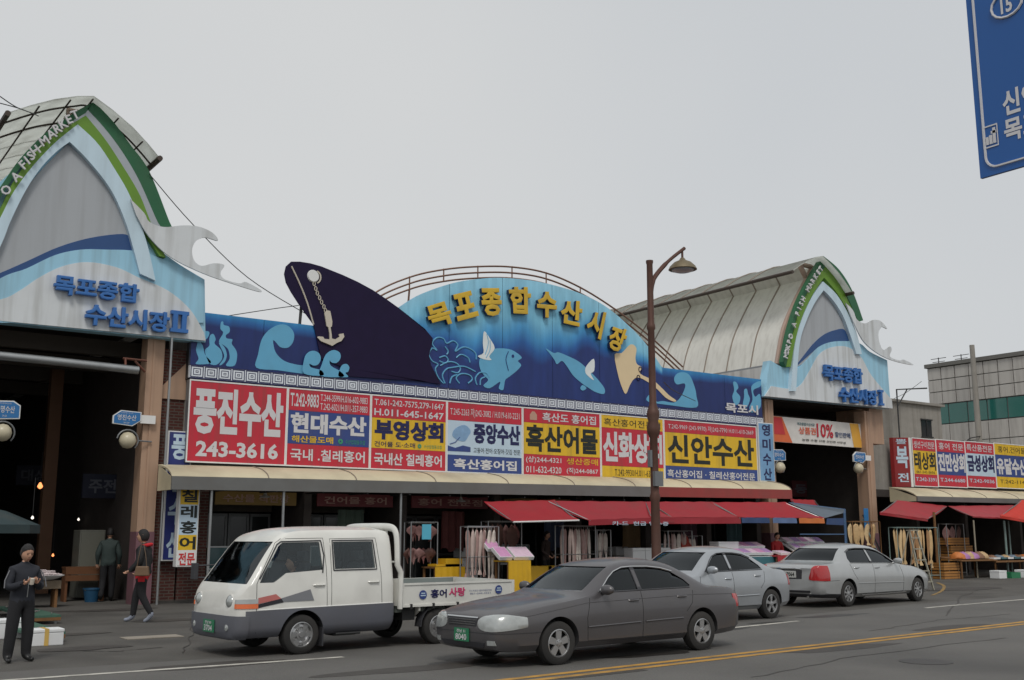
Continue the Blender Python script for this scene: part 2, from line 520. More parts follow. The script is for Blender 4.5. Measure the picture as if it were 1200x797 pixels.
def gate(o, s, Y, L, label, letters):
    q = lambda pts: xz(pts, Y, o, s)
    qc = lambda pts, n=5: [tuple(p) for p in cat(xz(pts, Y, o, s), n)]
    base = xz([L['base']], Y, o, s)[0]
    t = thing('market_gate', label, 'gate', (base[0], Y, 0))
    m = MB(); m.py(q(L['body_l']) + qc(L['body_top']) + q(L['body_r']), Y, Y + .35)
    m.build('lower_panel', PALE, t)
    m = MB(); m.py(qc(L['ty_l']) + qc(L['ty_r'])[1:], Y - .02, Y + .2); m.build('grey_infill', GREY, t)
    for nm, key, mt, d0, d1 in (('navy_wave', 'navy', NAVYP, .035, .0), ('pale_wave', 'pale', PALE, .05, .0), ('white_wave', 'white', PALEW, .06, .0)):
        if key in L:
            m = MB(); m.py(qc(L[key][0]) + q(L[key][1]), Y - d0, Y - .003); m.build(nm, mt, t)
    # arch bands: outer and inner curves, each leg thick, stepped forward towards the outside
    for nm, key, mt, d0, d1 in (('arch_frame', 'arch', ARCHW, .16, .1), ('silver_band', 'silver', SILVER, .145, .1), ('green_band', 'green', LGREEN, .155, .1), ('dark_green_band', 'dark', DGREEN, .15, .06)):
        if key not in L: continue
        m = MB()
        for part in L[key]:
            oc, ic = qc(part[0]), qc(part[1])
            n = min(len(oc), len(ic))
            # resample to equal counts so that the band is a strip of hexahedra
            def rs(c, n=24):
                tot = [0]
                for a, b in zip(c, c[1:]): tot.append(tot[-1] + math.dist(a, b))
                out = []
                for k in range(n + 1):
                    d = tot[-1] * k / n
                    for i in range(len(c) - 1):
                        if tot[i + 1] >= d - 1e-9:
                            f = (d - tot[i]) / max(1e-9, tot[i + 1] - tot[i])
                            out.append((c[i][0] + (c[i + 1][0] - c[i][0]) * f, c[i][1] + (c[i + 1][1] - c[i][1]) * f)); break
                return out
            O, I = rs(oc), rs(ic)
            V = []
            for (a, b), (c, d) in zip(O, I):
                V += [(a, Y - d0, b), (c, Y - d0, d), (c, Y + d1, d), (a, Y + d1, b)]
            F = []
            for i in range(len(O) - 1):
                for k in range(4): F.append((i * 4 + k, i * 4 + (k + 1) % 4, (i + 1) * 4 + (k + 1) % 4, (i + 1) * 4 + k))
            e = (len(O) - 1) * 4
            F += [(0, 1, 2, 3), (e, e + 1, e + 2, e + 3)]
            m.add(V, F)
        m.build(nm, mt, t, smooth=30)
    if 'wave' in L:
        m = MB(); m.py(qc(L['wave'], 4), Y - .24, Y - .19); m.build('wave_sculpture', PALEW, t)
    for (st, x0, z0, x1, z1) in L['text']:
        a = aty(o[0] + x0 / s, o[1] + z0 / s, Y); b = aty(o[0] + x1 / s, o[1] + z1 / s, Y)
        m = MB(); m.text(st, a.x, min(a.z, b.z), b.x, max(a.z, b.z), lambda u, v, d: (u, Y - .16 - d, v), .035, .12)
        m.build('raised_lettering', BLUELET, t)
    x0, z0, x1, z1, nb = L['roman']
    a = aty(o[0] + x0 / s, o[1] + z0 / s, Y); b = aty(o[0] + x1 / s, o[1] + z1 / s, Y)
    m = MB(); ux = (b.x - a.x); lo, hi = min(a.z, b.z) , max(a.z, b.z)
    for zz in (lo, hi - .09): m.box(a.x, b.x, Y - .22, Y - .10, zz, zz + .09)
    for k in range(nb):
        xc_ = a.x + ux * (k + .5) / nb
        m.box(xc_ - ux * .13 * (1 if nb == 2 else 1.4), xc_ + ux * .13 * (1 if nb == 2 else 1.4), Y - .22, Y - .10, lo + .09, hi - .09)
    m.build('raised_numeral', BLUELET, t)
    # letters that run up the arch
    lets = MB()
    for ch, x, y, sz, rot in letters:
        p = aty(o[0] + x / s, o[1] + y / s, Y)
        V, F, bb = glyphs(ch, .02, True)
        w_ = (bb[2] - bb[0]) / max(.6, bb[3] - bb[1]) * sz
        c_, s_ = math.cos(rot), math.sin(rot)
        out = []
        for a, b, d in V:
            u = ((a - bb[0]) / max(.01, bb[2] - bb[0]) - .5) * w_
            v = ((b - bb[1]) / max(.01, bb[3] - bb[1]) - .5) * sz
            out.append((p.x + u * c_ - v * s_, Y - .27 - d * .05, p.z + u * s_ + v * c_))
        lm_ = MB(); lm_.add(out, F); lm_.build('arch_letter', SIGNWHITE, t)
    return t
GL_L = dict(
    base=(610, 780),
    body_l=[(-500, 590), (-260, 330), (-120, 400)],
    body_top=[(0, 300), (120, 200), (235, 130), (330, 220), (400, 350), (455, 470), (540, 545), (637, 605)],
    body_r=[(640, 800), (-500, 688)],
    ty_l=[(-140, 640), (-60, 560), (0, 450), (60, 350), (130, 262), (210, 183)],
    ty_r=[(210, 183), (270, 240), (340, 330), (385, 430), (410, 515)],
    navy=([(-140, 640), (0, 585), (80, 550), (180, 505), (280, 476), (380, 464), (404, 480), (410, 516)], [(300, 540), (0, 612), (-140, 690)]),
    pale=([(-150, 700), (0, 602), (80, 572), (170, 530), (250, 513), (330, 513), (418, 517), (500, 540), (632, 605)], [(632, 740), (-150, 740)]),
    white=([(-150, 690), (0, 668), (60, 640), (120, 600), (190, 566), (270, 552), (360, 568), (430, 600), (520, 640), (590, 700), (632, 770)], [(638, 796), (-150, 720)]),
    arch=[([(237, 128), (176, 176), (117, 235), (69, 293), (32, 347), (0, 411), (-60, 520), (-120, 600)], [(212, 182), (176, 208), (128, 256), (80, 325), (32, 420), (0, 500), (-50, 590), (-105, 640)]),
          ([(237, 128), (299, 187), (352, 267), (395, 341), (430, 430), (455, 510), (478, 612)], [(212, 182), (270, 240), (340, 330), (385, 430), (410, 515), (430, 590)])],
    green=[([(262, 100), (192, 144), (123, 197), (80, 245), (32, 315), (0, 384), (-60, 490)], [(238, 128), (176, 176), (117, 235), (69, 293), (32, 347), (0, 411), (-60, 520)]),
           ([(262, 100), (320, 171), (373, 251), (427, 341), (461, 425), (510, 540)], [(238, 128), (299, 187), (352, 267), (395, 341), (440, 450), (490, 535)])],
    silver=[([(268, 82), (320, 138), (373, 208), (427, 299), (483, 425), (497, 445)], [(260, 100), (318, 171), (371, 251), (425, 341), (459, 425), (474, 445)]),
            ([(268, 82), (250, 92), (225, 108)], [(260, 101), (240, 113), (222, 125)])],
    dark=[([(288, 57), (350, 122), (400, 190), (459, 272), (520, 425), (530, 446)], [(267, 80), (320, 138), (373, 208), (427, 299), (483, 425), (497, 447)]),
          ([(288, 57), (228, 90), (140, 152), (60, 232), (5, 310), (-60, 400)], [(262, 92), (190, 136), (122, 190), (66, 252), (22, 315), (-60, 450)])],
    wave=[(398, 362), (440, 405), (456, 432), (500, 448), (560, 443), (610, 447), (652, 466), (668, 490), (628, 480), (600, 492), (588, 520), (595, 552), (618, 568), (655, 560), (688, 566), (676, 590), (690, 610), (735, 622), (755, 618), (797, 640), (797, 648), (720, 625), (620, 590), (520, 540), (455, 478), (415, 410)],
    text=[('목포종합', 165, 592, 424, 684), ('수산시장', 262, 682, 518, 776)],
    roman=(526, 704, 577, 776, 2),
)
# fix the perspective slant of two text rows by explicit corners later on
GL_R = dict(
    base=(1130, 640),
    body_l=[(665, 598), (690, 462)],
    body_top=[(690, 462), (760, 490), (780, 400), (815, 280), (878, 168), (930, 232), (980, 310), (1020, 385), (1065, 430), (1130, 462)],
    body_r=[(1150, 645)],
    ty_l=[(778, 492), (790, 400), (815, 310), (845, 245), (880, 195)],
    ty_r=[(880, 195), (915, 232), (950, 290), (972, 340), (985, 388)],
    navy=([(775, 495), (810, 450), (850, 400), (890, 365), (930, 348), (968, 345), (986, 388)], [(940, 392), (870, 410)]),
    pale=([(775, 510), (830, 455), (870, 412), (920, 392), (985, 390), (1030, 400), (1065, 430), (1130, 462)], [(1140, 600), (775, 590)]),
    white=([(690, 560), (760, 570), (800, 555), (835, 500), (870, 440), (920, 412), (980, 412), (1030, 450), (1070, 520), (1147, 612)], [(1150, 645), (665, 598)]),
    arch=[([(878, 165), (835, 225), (795, 315), (770, 410), (755, 580)], [(880, 198), (845, 248), (812, 320), (788, 405), (775, 580)]),
          ([(878, 165), (930, 215), (975, 290), (1005, 360), (1025, 440)], [(880, 198), (915, 235), (952, 292), (980, 365), (1005, 440)])],
    green=[([(888, 108), (835, 180), (790, 270), (760, 380), (738, 488)], [(882, 150), (838, 215), (798, 300), (772, 390), (755, 488)]),
           ([(888, 108), (935, 165), (975, 240), (1010, 318)], [(882, 150), (925, 200), (965, 262), (1000, 318)])],
    dark=[([(880, 68), (832, 150), (785, 245), (751, 350), (727, 468)], [(886, 112), (833, 182), (788, 272), (757, 385), (738, 488)]),
          ([(880, 68), (940, 120), (990, 200), (1031, 312)], [(888, 110), (935, 163), (978, 240), (1012, 318)])],
    wave=[(958, 248), (985, 275), (1000, 310), (1030, 325), (1060, 312), (1090, 316), (1115, 345), (1095, 338), (1082, 360), (1085, 395), (1100, 425), (1125, 412), (1132, 425), (1125, 450), (1160, 465), (1178, 462), (1215, 482), (1160, 472), (1110, 455), (1060, 425), (1020, 385), (985, 315)],
    text=[('목포종합', 876, 476, 1026, 556), ('수산시장', 938, 562, 1082, 636)],
    roman=(1087, 575, 1106, 636, 1),
)
lett = []
pl_ = [('O', 11, 336), ('A', 42, 294), ('F', 64, 258), ('I', 76, 244), ('S', 88, 230), ('H', 101, 213), ('M', 129, 184), ('A', 151, 163), ('R', 170, 146), ('K', 188, 131), ('E', 206, 117), ('T', 225, 103)]
for i, (ch, x, y) in enumerate(pl_):
    (x0, y0), (x1, y1) = pl_[max(0, i - 1)][1:], pl_[min(11, i + 1)][1:]
    lett.append((ch, x, y, .21, math.atan2(-(y1 - y0), (x1 - x0) * 1.25)))
YG = 26.2
lg = gate((0, 100), 2.6567, YG, GL_L, 'left market gate, pointed green and pale blue arch with white wave, marked Ⅱ', lett)
lett = []
word = 'MOKPO A FISH MARKET'
path = cat([(726, 452), (748, 365), (780, 265), (820, 180), (866, 110)], 20)
for i, ch in enumerate(word):
    if ch == ' ': continue
    k = int((i + .5) / len(word) * (len(path) - 2))
    a, b = path[k], path[k + 1]
    lett.append((ch, a[0], a[1], .2, math.atan2(-(b[1] - a[1]), b[0] - a[0])))
rg = gate((690, 280), 3.243, YG, GL_R, 'right market gate, pointed green arch with white wave, marked Ⅰ, beside the barrel roof', lett)
# pillars of the gates
def pillar(t, x0, x1, y0, y1, z1, zb=1.7, zbase=0):
    m = MB(); m.box(x0, x1, y0, y1, zb, z1); m.box(x0 + .14, x0 + .20, y0 - .02, y0, zb, z1)
    m.build('pillar', SALMON, t)
    m = MB(); m.box(x0 - .003, x1 + .003, y0 - .023, y1 + .003, 0, zb); m.build('pillar_base', M('purple painted base', C(120, 84, 92), .6, grime=.4), t)
pillar(lg, 7.70, 8.12, 26.45, 26.95, 6.5)
pillar(lg, 1.2, 1.65, 26.45, 26.95, 6.5)
pillar(rg, 29.95, 30.4, 26.5, 27.0, 6.5)
pillar(rg, 35.7, 36.15, 26.5, 27.0, 6.45)
m = MB(); m.box(36.15, 37.0, 26.6, 28.2, 5.2, 6.6); m.build('pier_block', SALMON, rg)
m = MB(); m.py([(8.15, 5.25), (8.75, 5.9), (8.75, 4.95), (8.15, 4.95)], 26.6, 26.8); m.build('corbel', SALMON, lg)
# dark soffit beams behind each gate panel
for t_, a, b in ((lg, -1.5, 9.0), (rg, 30.4, 36.6)):
    m = MB(); m.box(a, b, 26.56, 26.9, 6.6, 7.4); m.build('back_beam', DARKSTEEL, t_)

# arcade roofs: barrel vault running back from each gate
VP_ = [(aty(x, y, 26.6).x, aty(x, y, 26.6).z) for x, y in ((910.5, 428), (914, 408), (918, 388), (924, 371), (930.5, 357), (943, 332), (952, 314))]
CP_ = [(30.9, 11.25), (31.4, 11.56), (31.9, 11.83), (32.4, 12.03), (32.75, 12.12), (33.2, 11.88), (33.7, 11.55), (34.1, 11.2), (34.4, 10.9)]
AX = 32.75
def arcade_roof(dx, label, y_end, dz=0.0):
    t = thing('arcade_roof', label, 'roof', (AX + dx, 27, 0))
    left = [(x + dx, z + dz) for x, z in cat([VP_[0], VP_[2], VP_[4], VP_[5], VP_[6]], 4)]
    right = [(2 * (AX + dx) - x, z) for x, z in left][::-1]
    def strip(prof, y0, y1, th):
        m = MB()
        V = []
        n = len(prof)
        for y in (y0, y1):
            for i, (x, z) in enumerate(prof):
                a = prof[max(0, i - 1)]; b = prof[min(n - 1, i + 1)]
                nx, nz_ = -(b[1] - a[1]), b[0] - a[0]
                l = math.hypot(nx, nz_); 
                V.append((x, y, z)); V.append((x + nx / l * th, y, z + nz_ / l * th))
        F = []
        k = 2 * n
        for i in range(n - 1):
            j = 2 * i
            F += [(j, j + 2, k + j + 2, k + j), (j + 1, k + j + 1, k + j + 3, j + 3), (j, j + 1, j + 3, j + 2), (k + j, k + j + 2, k + j + 3, k + j + 1)]
        F += [(0, k, k + 1, 1), (k - 2, k - 1, 2 * k - 1, 2 * k - 2)]
        m.add(V, F)
        return m
    y = 26.65
    step = 1.25
    i = 0
    while y < y_end:
        y1 = y + step
        for pr in (left, right): strip(pr, y + .03, y1 - .03, .03).build('roof_panel', TRANSL3 if dx else TRANSL, t, smooth=30)
        for pr in (left, right):
            m = MB(); m.tube([(a, y, b + .03) for a, b in pr], .045, 6); m.build('roof_rib', RIB, t, smooth=True)
        cp = [(x + dx, z + dz) for x, z in CP_]
        y0c = y - (.9 if i == 0 else 0)
        strip(cp, y0c + .02, y1 - .02, .03).build('cap_panel', TRANSL2, t, smooth=30)
        m = MB(); m.tube([(a, y1, b + .05) for a, b in cp], .03, 6); m.build('cap_rib', RIB, t, smooth=True)
        y = y1
        i += 1
    if dx:
        for k in (2, 5, 8, 11, 14):
            m = MB(); m.tube([(left[k][0] - .03, 26.65, left[k][1] + .03), (left[k][0] - .03, y, left[k][1] + .03)], .02, 5); m.build('purlin', PURL, t)
        for k in (8, 16, 24, 32, 40):
            cq = cat([(x + dx, z + dz) for x, z in CP_], 6)
            if k < len(cq): m = MB(); m.tube([(cq[k][0], 25.8, cq[k][1] - .05), (cq[k][0], y, cq[k][1] - .05)], .022, 5); m.build('cap_purlin', PURL, t)
        for yy in (26.3, 27.6):
            m = MB(); m.tube([(q[0], yy, q[1] - .06) for q in cq], .025, 5); m.build('cap_rafter', PURL, t)
    m = MB()
    m.tube([(cp[0][0], 25.7, cp[0][1]), (cp[0][0], y, cp[0][1])], .07, 8)
    m.tube([(cp[-1][0], 25.7, cp[-1][1]), (cp[-1][0], y, cp[-1][1])], .07, 8)
    m.build('cap_edge_beam', M('dark brown beam', C(70, 58, 50), .6), t)
    m = MB()
    m.tube([(left[0][0], 26.6, left[0][1]), (left[0][0], y, left[0][1])], .09, 8)
    m.tube([(right[-1][0], 26.6, right[-1][1]), (right[-1][0], y, right[-1][1])], .09, 8)
    m.build('eave_gutter', GREYMETAL, t)
    m = MB(); m.tube([(a - .02, 26.58, b + .03) for a, b in left + right], .1, 8); m.build('front_rim', M('pinkish rim', C(178, 152, 138), .5, var=.1), t, smooth=True)
    # side walls that carry the vault
    m = MB()
    m.box(left[0][0] - .1, left[0][0] + .1, 27.2, y, 6.62, left[0][1])
    m.box(right[-1][0] - .1, right[-1][0] + .1, 27.2, y, 6.62, right[-1][1])
    m.build('side_wall', M('white side wall', C(205, 203, 200), .7, grime=.35, streak=True), t)
    return t
ar = arcade_roof(0, 'long weathered barrel roof running back behind the right market gate', 44)
al = arcade_roof(5.85 - AX, 'barrel roof with dark ribs behind the left market gate', 46, -.12)
# the arcade passages below: walls, far end, ceiling
def passage(name, x0, x1, label, y1, zc):
    t = thing(name, label, 'passage', ((x0 + x1) / 2, 27, 0))
    m = MB()
    m.box(x0 - .3, x0, 27.1, y1, 0, zc); m.box(x1, x1 + .3, 27.1, y1, 0, zc); m.box(x0, x1, y1, y1 + .3, 0, zc)
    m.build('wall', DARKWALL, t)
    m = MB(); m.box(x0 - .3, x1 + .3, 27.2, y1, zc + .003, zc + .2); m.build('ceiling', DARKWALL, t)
    return t
pl = passage('market_passage', -1.2, 8.12, 'dark covered market passage behind the left gate', 50, 6.7)
pr = passage('market_passage', 30.2, 36.3, 'dark covered market passage behind the right gate', 50, 6.6)
# ================================================================== MARKET BUILDING
YF = 26.4
BRICK = brick_mat('red brick wall', C(84, 40, 32), C(66, 32, 27), C(86, 76, 68))
bld = thing('market_building', 'long low fish market hall of open shops below the blue mural', 'building', (19, 28, 0))
m = MB()
m.box(8.75, 29.65, 26.62, 34, 3.25, 6.95)
m.build('upper_storey', CONC, bld)
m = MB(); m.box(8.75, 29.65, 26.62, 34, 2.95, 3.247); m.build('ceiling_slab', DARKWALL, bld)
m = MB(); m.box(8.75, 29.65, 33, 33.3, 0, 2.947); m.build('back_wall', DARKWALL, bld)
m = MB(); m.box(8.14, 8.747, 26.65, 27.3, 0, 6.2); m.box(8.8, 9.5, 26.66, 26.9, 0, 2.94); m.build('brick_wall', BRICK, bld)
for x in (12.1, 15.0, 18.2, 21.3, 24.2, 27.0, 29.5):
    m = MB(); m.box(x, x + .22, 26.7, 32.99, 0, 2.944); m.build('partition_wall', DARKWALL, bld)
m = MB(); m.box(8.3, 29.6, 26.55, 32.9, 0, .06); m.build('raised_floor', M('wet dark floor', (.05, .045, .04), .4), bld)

# ---- shop signs
def ssign(px0, px1, label, faces, texts, Y=26.25, ytop=None, zt=5.44, zb=3.38, group='shop signs in a row below the mural', extra=None, X=None, name='shop_sign'):
    if X: x0, x1 = X
    else:
        x0 = aty(px0, 510, Y).x; x1 = aty(px1, 515, Y).x
    t = thing(name, label, 'sign', ((x0 + x1) / 2, Y, zb), group=group)
    m = MB(); m.box(x0 + .005, x1 - .005, Y + .03, Y + .25, zb, zt); m.build('sign_box', GREYMETAL, t)
    h = zt - zb; wd = x1 - x0
    k = .035
    fx = lambda u: x0 + k + u * (wd - 2 * k)
    fz = lambda v: zb + k + v * (h - 2 * k)
    m = MB()
    m.box(x0 + .004, x0 + k, Y, Y + .029, zb, zt); m.box(x1 - k, x1 - .004, Y, Y + .029, zb, zt)
    m.box(x0 + k, x1 - k, Y, Y + .029, zb, zb + k); m.box(x0 + k, x1 - k, Y, Y + .029, zt - k, zt)
    m.build('frame', WHITE, t)
    for u0, v0, u1, v1, mt in faces:
        m = MB(); m.box(fx(u0), fx(u1), Y + .01, Y + .028, fz(v0), fz(v1)); m.build('sign_face', mt, t)
    for st, u0, v0, u1, v1, mt, bold in texts:
        m = MB(); m.text(st, fx(u0), fz(v0), fx(u1), fz(v1), lambda u, v, d: (u, Y + .004, v), bold)
        m.build('lettering', mt, t)
    if extra: extra(t, fx, fz, Y)
    return t
W_, N_, D_, Yl = SIGNWHITE, SIGNNAVY, SIGNDARK, SIGNYEL
LOGOG = M('green logo', C(60, 150, 110), .5)
LOGOB = M('logo blue', C(60, 110, 170), .5)
def logo(u, v, r, mat_=LOGOG):
    def f(t, fx, fz, Y):
        x, z = fx(u), fz(v)
        m = MB()
        for rr, a0, a1 in ((1, .1, 1.2), (1, 1.25, 2.1)):
            pts = [(x + r * math.cos(a0 * PI + (a1 - a0) * PI * k / 10), z + r * math.sin(a0 * PI + (a1 - a0) * PI * k / 10)) for k in range(11)]
            pts += [(x + r * .35 * math.cos(a1 * PI - (a1 - a0) * PI * k / 10), z + r * .35 * math.sin(a1 * PI - (a1 - a0) * PI * k / 10)) for k in range(11)]
            m.py(pts, Y + .001, Y + .006)
        m.build('round_logo', mat_, t)
    return f
ssign(219, 335.5, 'red sign with four big white characters and 243-3616, leftmost of the row', [(0, 0, 1, 1, SIGNRED)],
      [('풍진수산', .04, .34, .97, .93, W_, .045), ('243-3616', .08, .06, .93, .26, W_, .035)])
ssign(335.5, 434, 'red and blue sign with white 현대수산, second from the left', [(0, .72, 1, 1, SIGNRED), (0, .28, 1, .717, SIGNBLUE), (0, 0, 1, .277, SIGNRED)],
      [('T.242-9883', .02, .77, .36, .95, W_, .02), ('T.244-3599/H.016-602-9883', .38, .87, .97, .96, W_, .005), ('T.242-6021/H.011-357-9883', .38, .75, .97, .84, W_, .005),
       ('현대수산', .03, .42, .96, .69, W_, .045), ('해산물도매', .05, .30, .55, .39, Yl, .02), ('수산업협동조합', .70, .31, .95, .37, LOGOG, .0), ('국내 .칠레홍어', .04, .06, .95, .22, W_, .02)], extra=logo(.64, .34, .07))
ssign(434, 523.5, 'yellow and red sign with navy 부영상회 on yellow', [(0, .70, 1, 1, SIGNRED), (0, .28, 1, .697, SIGNYEL), (0, 0, 1, .277, SIGNRED)],
      [('T.061-242-7575,279-1647', .03, .86, .97, .96, W_, .01), ('H.011-645-1647', .03, .73, .97, .83, W_, .02), ('부영상회', .04, .40, .97, .68, N_, .05),
       ('건어물 도·소매', .04, .30, .58, .375, N_, .01), ('수산업협동조합', .70, .31, .95, .36, LOGOG, 0), ('국내산 칠레홍어', .04, .05, .95, .22, W_, .025)], extra=logo(.64, .335, .06))
def rayfish(t, fx, fz, Y):
    m = MB()
    P = lambda l: [(fx(a), fz(b)) for a, b in l]
    m.py(P(cat([(.06, .52), (.1, .62), (.22, .68), (.30, .60), (.27, .52), (.22, .44), (.12, .46)], 3, True)), Y + .003, Y + .008)
    m.build('ray_picture', M('ray picture', C(130, 165, 200), .5, var=.3, scale=6), t)
    m = MB(); m.tube([(fx(.16), Y + .004, fz(.5)), (fx(.1), Y + .004, fz(.42)), (fx(.03), Y + .004, fz(.39))], .012, 5)
    m.py(P([(.0, .29), (.30, .29), (.30, .36), (.2, .38), (.1, .34), (0, .37)]), Y + .003, Y + .007)
    m.build('ray_tail_picture', SIGNBLUE, t)
ssign(523.5, 612.5, 'pale blue and red sign with ray picture and navy 중앙수산', [(0, .74, 1, 1, SIGNRED), (0, .24, 1, .737, SIGNPALE), (0, 0, 1, .237, SIGNBLUE)],
      [('T.245-2263 자)242-3082 / H.019-610-2231', .03, .79, .97, .93, W_, .0), ('중앙수산', .34, .42, .98, .72, N_, .05), ('고등어·전어·오징어·갓김 전문', .34, .28, .98, .36, D_, .005),
       ('흑산홍어집', .08, .04, .93, .19, W_, .03)], extra=rayfish)
def bottle(t, fx, fz, Y):
    m = MB(); m.py([(fx(.08), fz(.83)), (fx(.17), fz(.83)), (fx(.17), fz(.91)), (fx(.14), fz(.96)), (fx(.11), fz(.96)), (fx(.08), fz(.91))], Y + .003, Y + .008)
    m.build('jar_picture', M('jar picture', C(190, 150, 130), .5), t)
ssign(612.5, 704, 'yellow and red sign with dark 흑산어물', [(0, .79, 1, 1, SIGNRED), (0, .31, 1, .787, SIGNYEL), (0, 0, 1, .307, SIGNRED)],
      [('흑산도 홍어집', .24, .82, .95, .96, W_, .02), ('흑산어물', .03, .35, .97, .76, D_, .035), ('(상)244-4321', .03, .17, .48, .28, W_, .01), ('생산중매', .55, .18, .97, .28, Yl, .01),
       ('011-632-4320', .03, .03, .48, .13, W_, .01), ('(직)244-0867', .55, .03, .97, .13, W_, .01)], extra=bottle)
ssign(704, 778, 'red and yellow sign with white 신화상회, behind the street lamp', [(0, .80, 1, 1, SIGNYEL), (0, .19, 1, .797, SIGNRED), (0, 0, 1, .187, SIGNYEL)],
      [('흑산홍어전문점', .04, .83, .96, .95, D_, .0), ('신화상회', .02, .25, .98, .74, W_, .045), ('T.242-9930/H.011-632-2930', .2, .04, .96, .14, D_, .0)])
ssign(778, 887, 'yellow sign with dark 신안수산 and blue strip, rightmost of the row', [(0, .80, 1, 1, SIGNRED), (0, .24, 1, .797, SIGNYEL), (0, 0, 1, .237, SIGNBLUE)],
      [('T.242-9969 (243-9970) 자)242-7790 H.011-610-2669', .04, .84, .97, .95, W_, .0), ('신안수산', .03, .28, .97, .77, D_, .03), ('흑산홍어집 · 칠레산홍어전문', .02, .05, .97, .18, W_, .015)])

def vsign(name, X0, X1, Y, z0, z1, chars, mt, lm, label, bands=None, grp='vertical shop signs', bold=.03, cw=.8):
    t = thing(name, label, 'sign', ((X0 + X1) / 2, Y, z0), group=grp)
    m = MB(); m.box(X0, X1, Y + .012, Y + .22, z0, z1); m.build('sign_box', WHITE, t)
    if not bands: bands = [(0, 1, mt)]
    for a, b, mm in bands:
        m = MB(); m.box(X0 + .03, X1 - .03, Y, Y + .011, z0 + .03 + a * (z1 - z0 - .06), z0 + .03 + b * (z1 - z0 - .06)); m.build('sign_face', mm, t)
    n = len(chars)
    for i, c in enumerate(chars):
        st, mm = (c, lm) if isinstance(c, str) else c
        h = (z1 - z0) / n
        zc = z1 - h * (i + .5)
        xm = (X0 + X1) / 2
        w2 = (X1 - X0) / 2 * cw
        m = MB(); m.text(st, xm - w2, zc - h * .4, xm + w2, zc + h * .4, lambda u, v, d: (u, Y - .005, v), bold)
        m.build('lettering', mm, t)
    return t
a = aty(197, 505, 26.5); b = aty(211, 657, 26.5)
vsign('vertical_sign', a.x - .02, b.x + .1, 26.38, b.z, a.z, '풍진수산', M('deep blue sign', C(38, 50, 120), .5, grime=.2), SIGNPALE, 'tall dark blue vertical sign with pale characters on the brick wall', cw=.7)
a = aty(211, 572, 25.6); b = aty(230, 664, 25.6)
vsign('vertical_sign', a.x, b.x, 25.6, b.z, a.z, ['칠', '레', '홍', '어', ('전문', M('red letter', C(200, 50, 50), .5))], None, SIGNDARK, 'narrow vertical sign 칠레홍어 on yellow and white blocks',
      bands=[(.0, .2, WHITE), (.2, .4, SIGNYEL), (.4, .6, SIGNPALE), (.6, .8, SIGNPALE), (.8, 1, SIGNYEL)])
a = aty(888, 498, 26.2); b = aty(909, 568, 26.2)
vsign('vertical_sign', a.x + .02, b.x, 26.2, b.z + .1, a.z + .1, '영미수산', M('light blue sign', C(120, 165, 205), .5, grime=.3), SIGNNAVY, 'light blue vertical sign with navy characters beside the right gate pillar', cw=.55)

# ---- mural banner
def gl(name):
    m = bpy.data.materials.new(name); m.use_nodes = True
    t = m.node_tree; b = t.nodes['Principled BSDF']
    at = t.nodes.new('ShaderNodeVertexColor'); at.layer_name = 'paint'
    n = t.nodes.new('ShaderNodeTexNoise'); n.inputs['Scale'].default_value = 1.4; n.inputs['Detail'].default_value = 7
    tc = t.nodes.new('ShaderNodeTexCoord'); mp = t.nodes.new('ShaderNodeMapping'); mp.inputs['Scale'].default_value = (3, 1, .5)
    t.links.new(tc.outputs['Object'], mp.inputs[0]); t.links.new(mp.outputs[0], n.inputs['Vector'])
    x = t.nodes.new('ShaderNodeMix'); x.data_type = 'RGBA'; x.blend_type = 'MULTIPLY'
    r = t.nodes.new('ShaderNodeMapRange'); r.inputs[1].default_value = .3; r.inputs[2].default_value = .7; r.inputs[3].default_value = .8; r.inputs[4].default_value = 1.12
    t.links.new(n.outputs['Fac'], r.inputs[0])
    x.inputs[0].default_value = 1
    t.links.new(at.outputs[0], x.inputs[6]); t.links.new(r.outputs[0], x.inputs[7])
    t.links.new(x.outputs[2], b.inputs['Base Color'])
    b.inputs['Roughness'].default_value = .5
    return m
MURAL = gl('mural paint')
YM = 26.3
mur = thing('mural_banner', 'long blue sea mural with ship bow, fish and raised yellow letters above the shops', 'mural', (19, YM, 5.6))
Z5 = (450, 290); S5 = 2.667
Z4 = (200, 290); S4 = 3.987
Z8 = (690, 280); S8 = 3.243
ZTOP = 7.17
arch = [(v[0], v[1]) for v in cat(xz([(467, 361), (493, 345), (530, 332), (560, 327), (589, 325.6), (630, 330), (675, 342), (708, 358), (735, 380), (757, 403), (776, 431)], YM), 8)]
def ztop(x):
    z = ZTOP
    for a, b in zip(arch, arch[1:]):
        if a[0] <= x <= b[0]: z = max(z, a[1] + (b[1] - a[1]) * (x - a[0]) / (b[0] - a[0]))
    return z
X0, X1 = aty(224, 400, YM).x, aty(892.5, 460, YM).x
ZB = 5.80
navy_line = cat([(v[0], v[1]) for v in xz([(467, 392), (500, 402), (540, 410), (580, 413), (610, 418), (640, 414), (680, 410), (720, 418), (750, 428), (776, 440)], YM)], 6)
def znavy(x):
    if x < arch[0][0] or x > arch[-1][0]: return ztop(x) - .34
    for a, b in zip(navy_line, navy_line[1:]):
        if a[0] <= x <= b[0]: return min(ztop(x) - .3, a[1] + (b[1] - a[1]) * (x - a[0]) / (b[0] - a[0]))
    return ztop(x) - .34
STOPS = [(0, C(150, 208, 232)), (.5, C(128, 198, 228)), (.74, C(72, 154, 208)), (.92, C(36, 96, 166)), (1.08, C(30, 52, 116)), (9, C(30, 50, 112))]
STRIP = [(0, C(52, 140, 196)), (.5, C(36, 100, 166)), (1, C(27, 46, 106)), (9, C(27, 44, 104))]
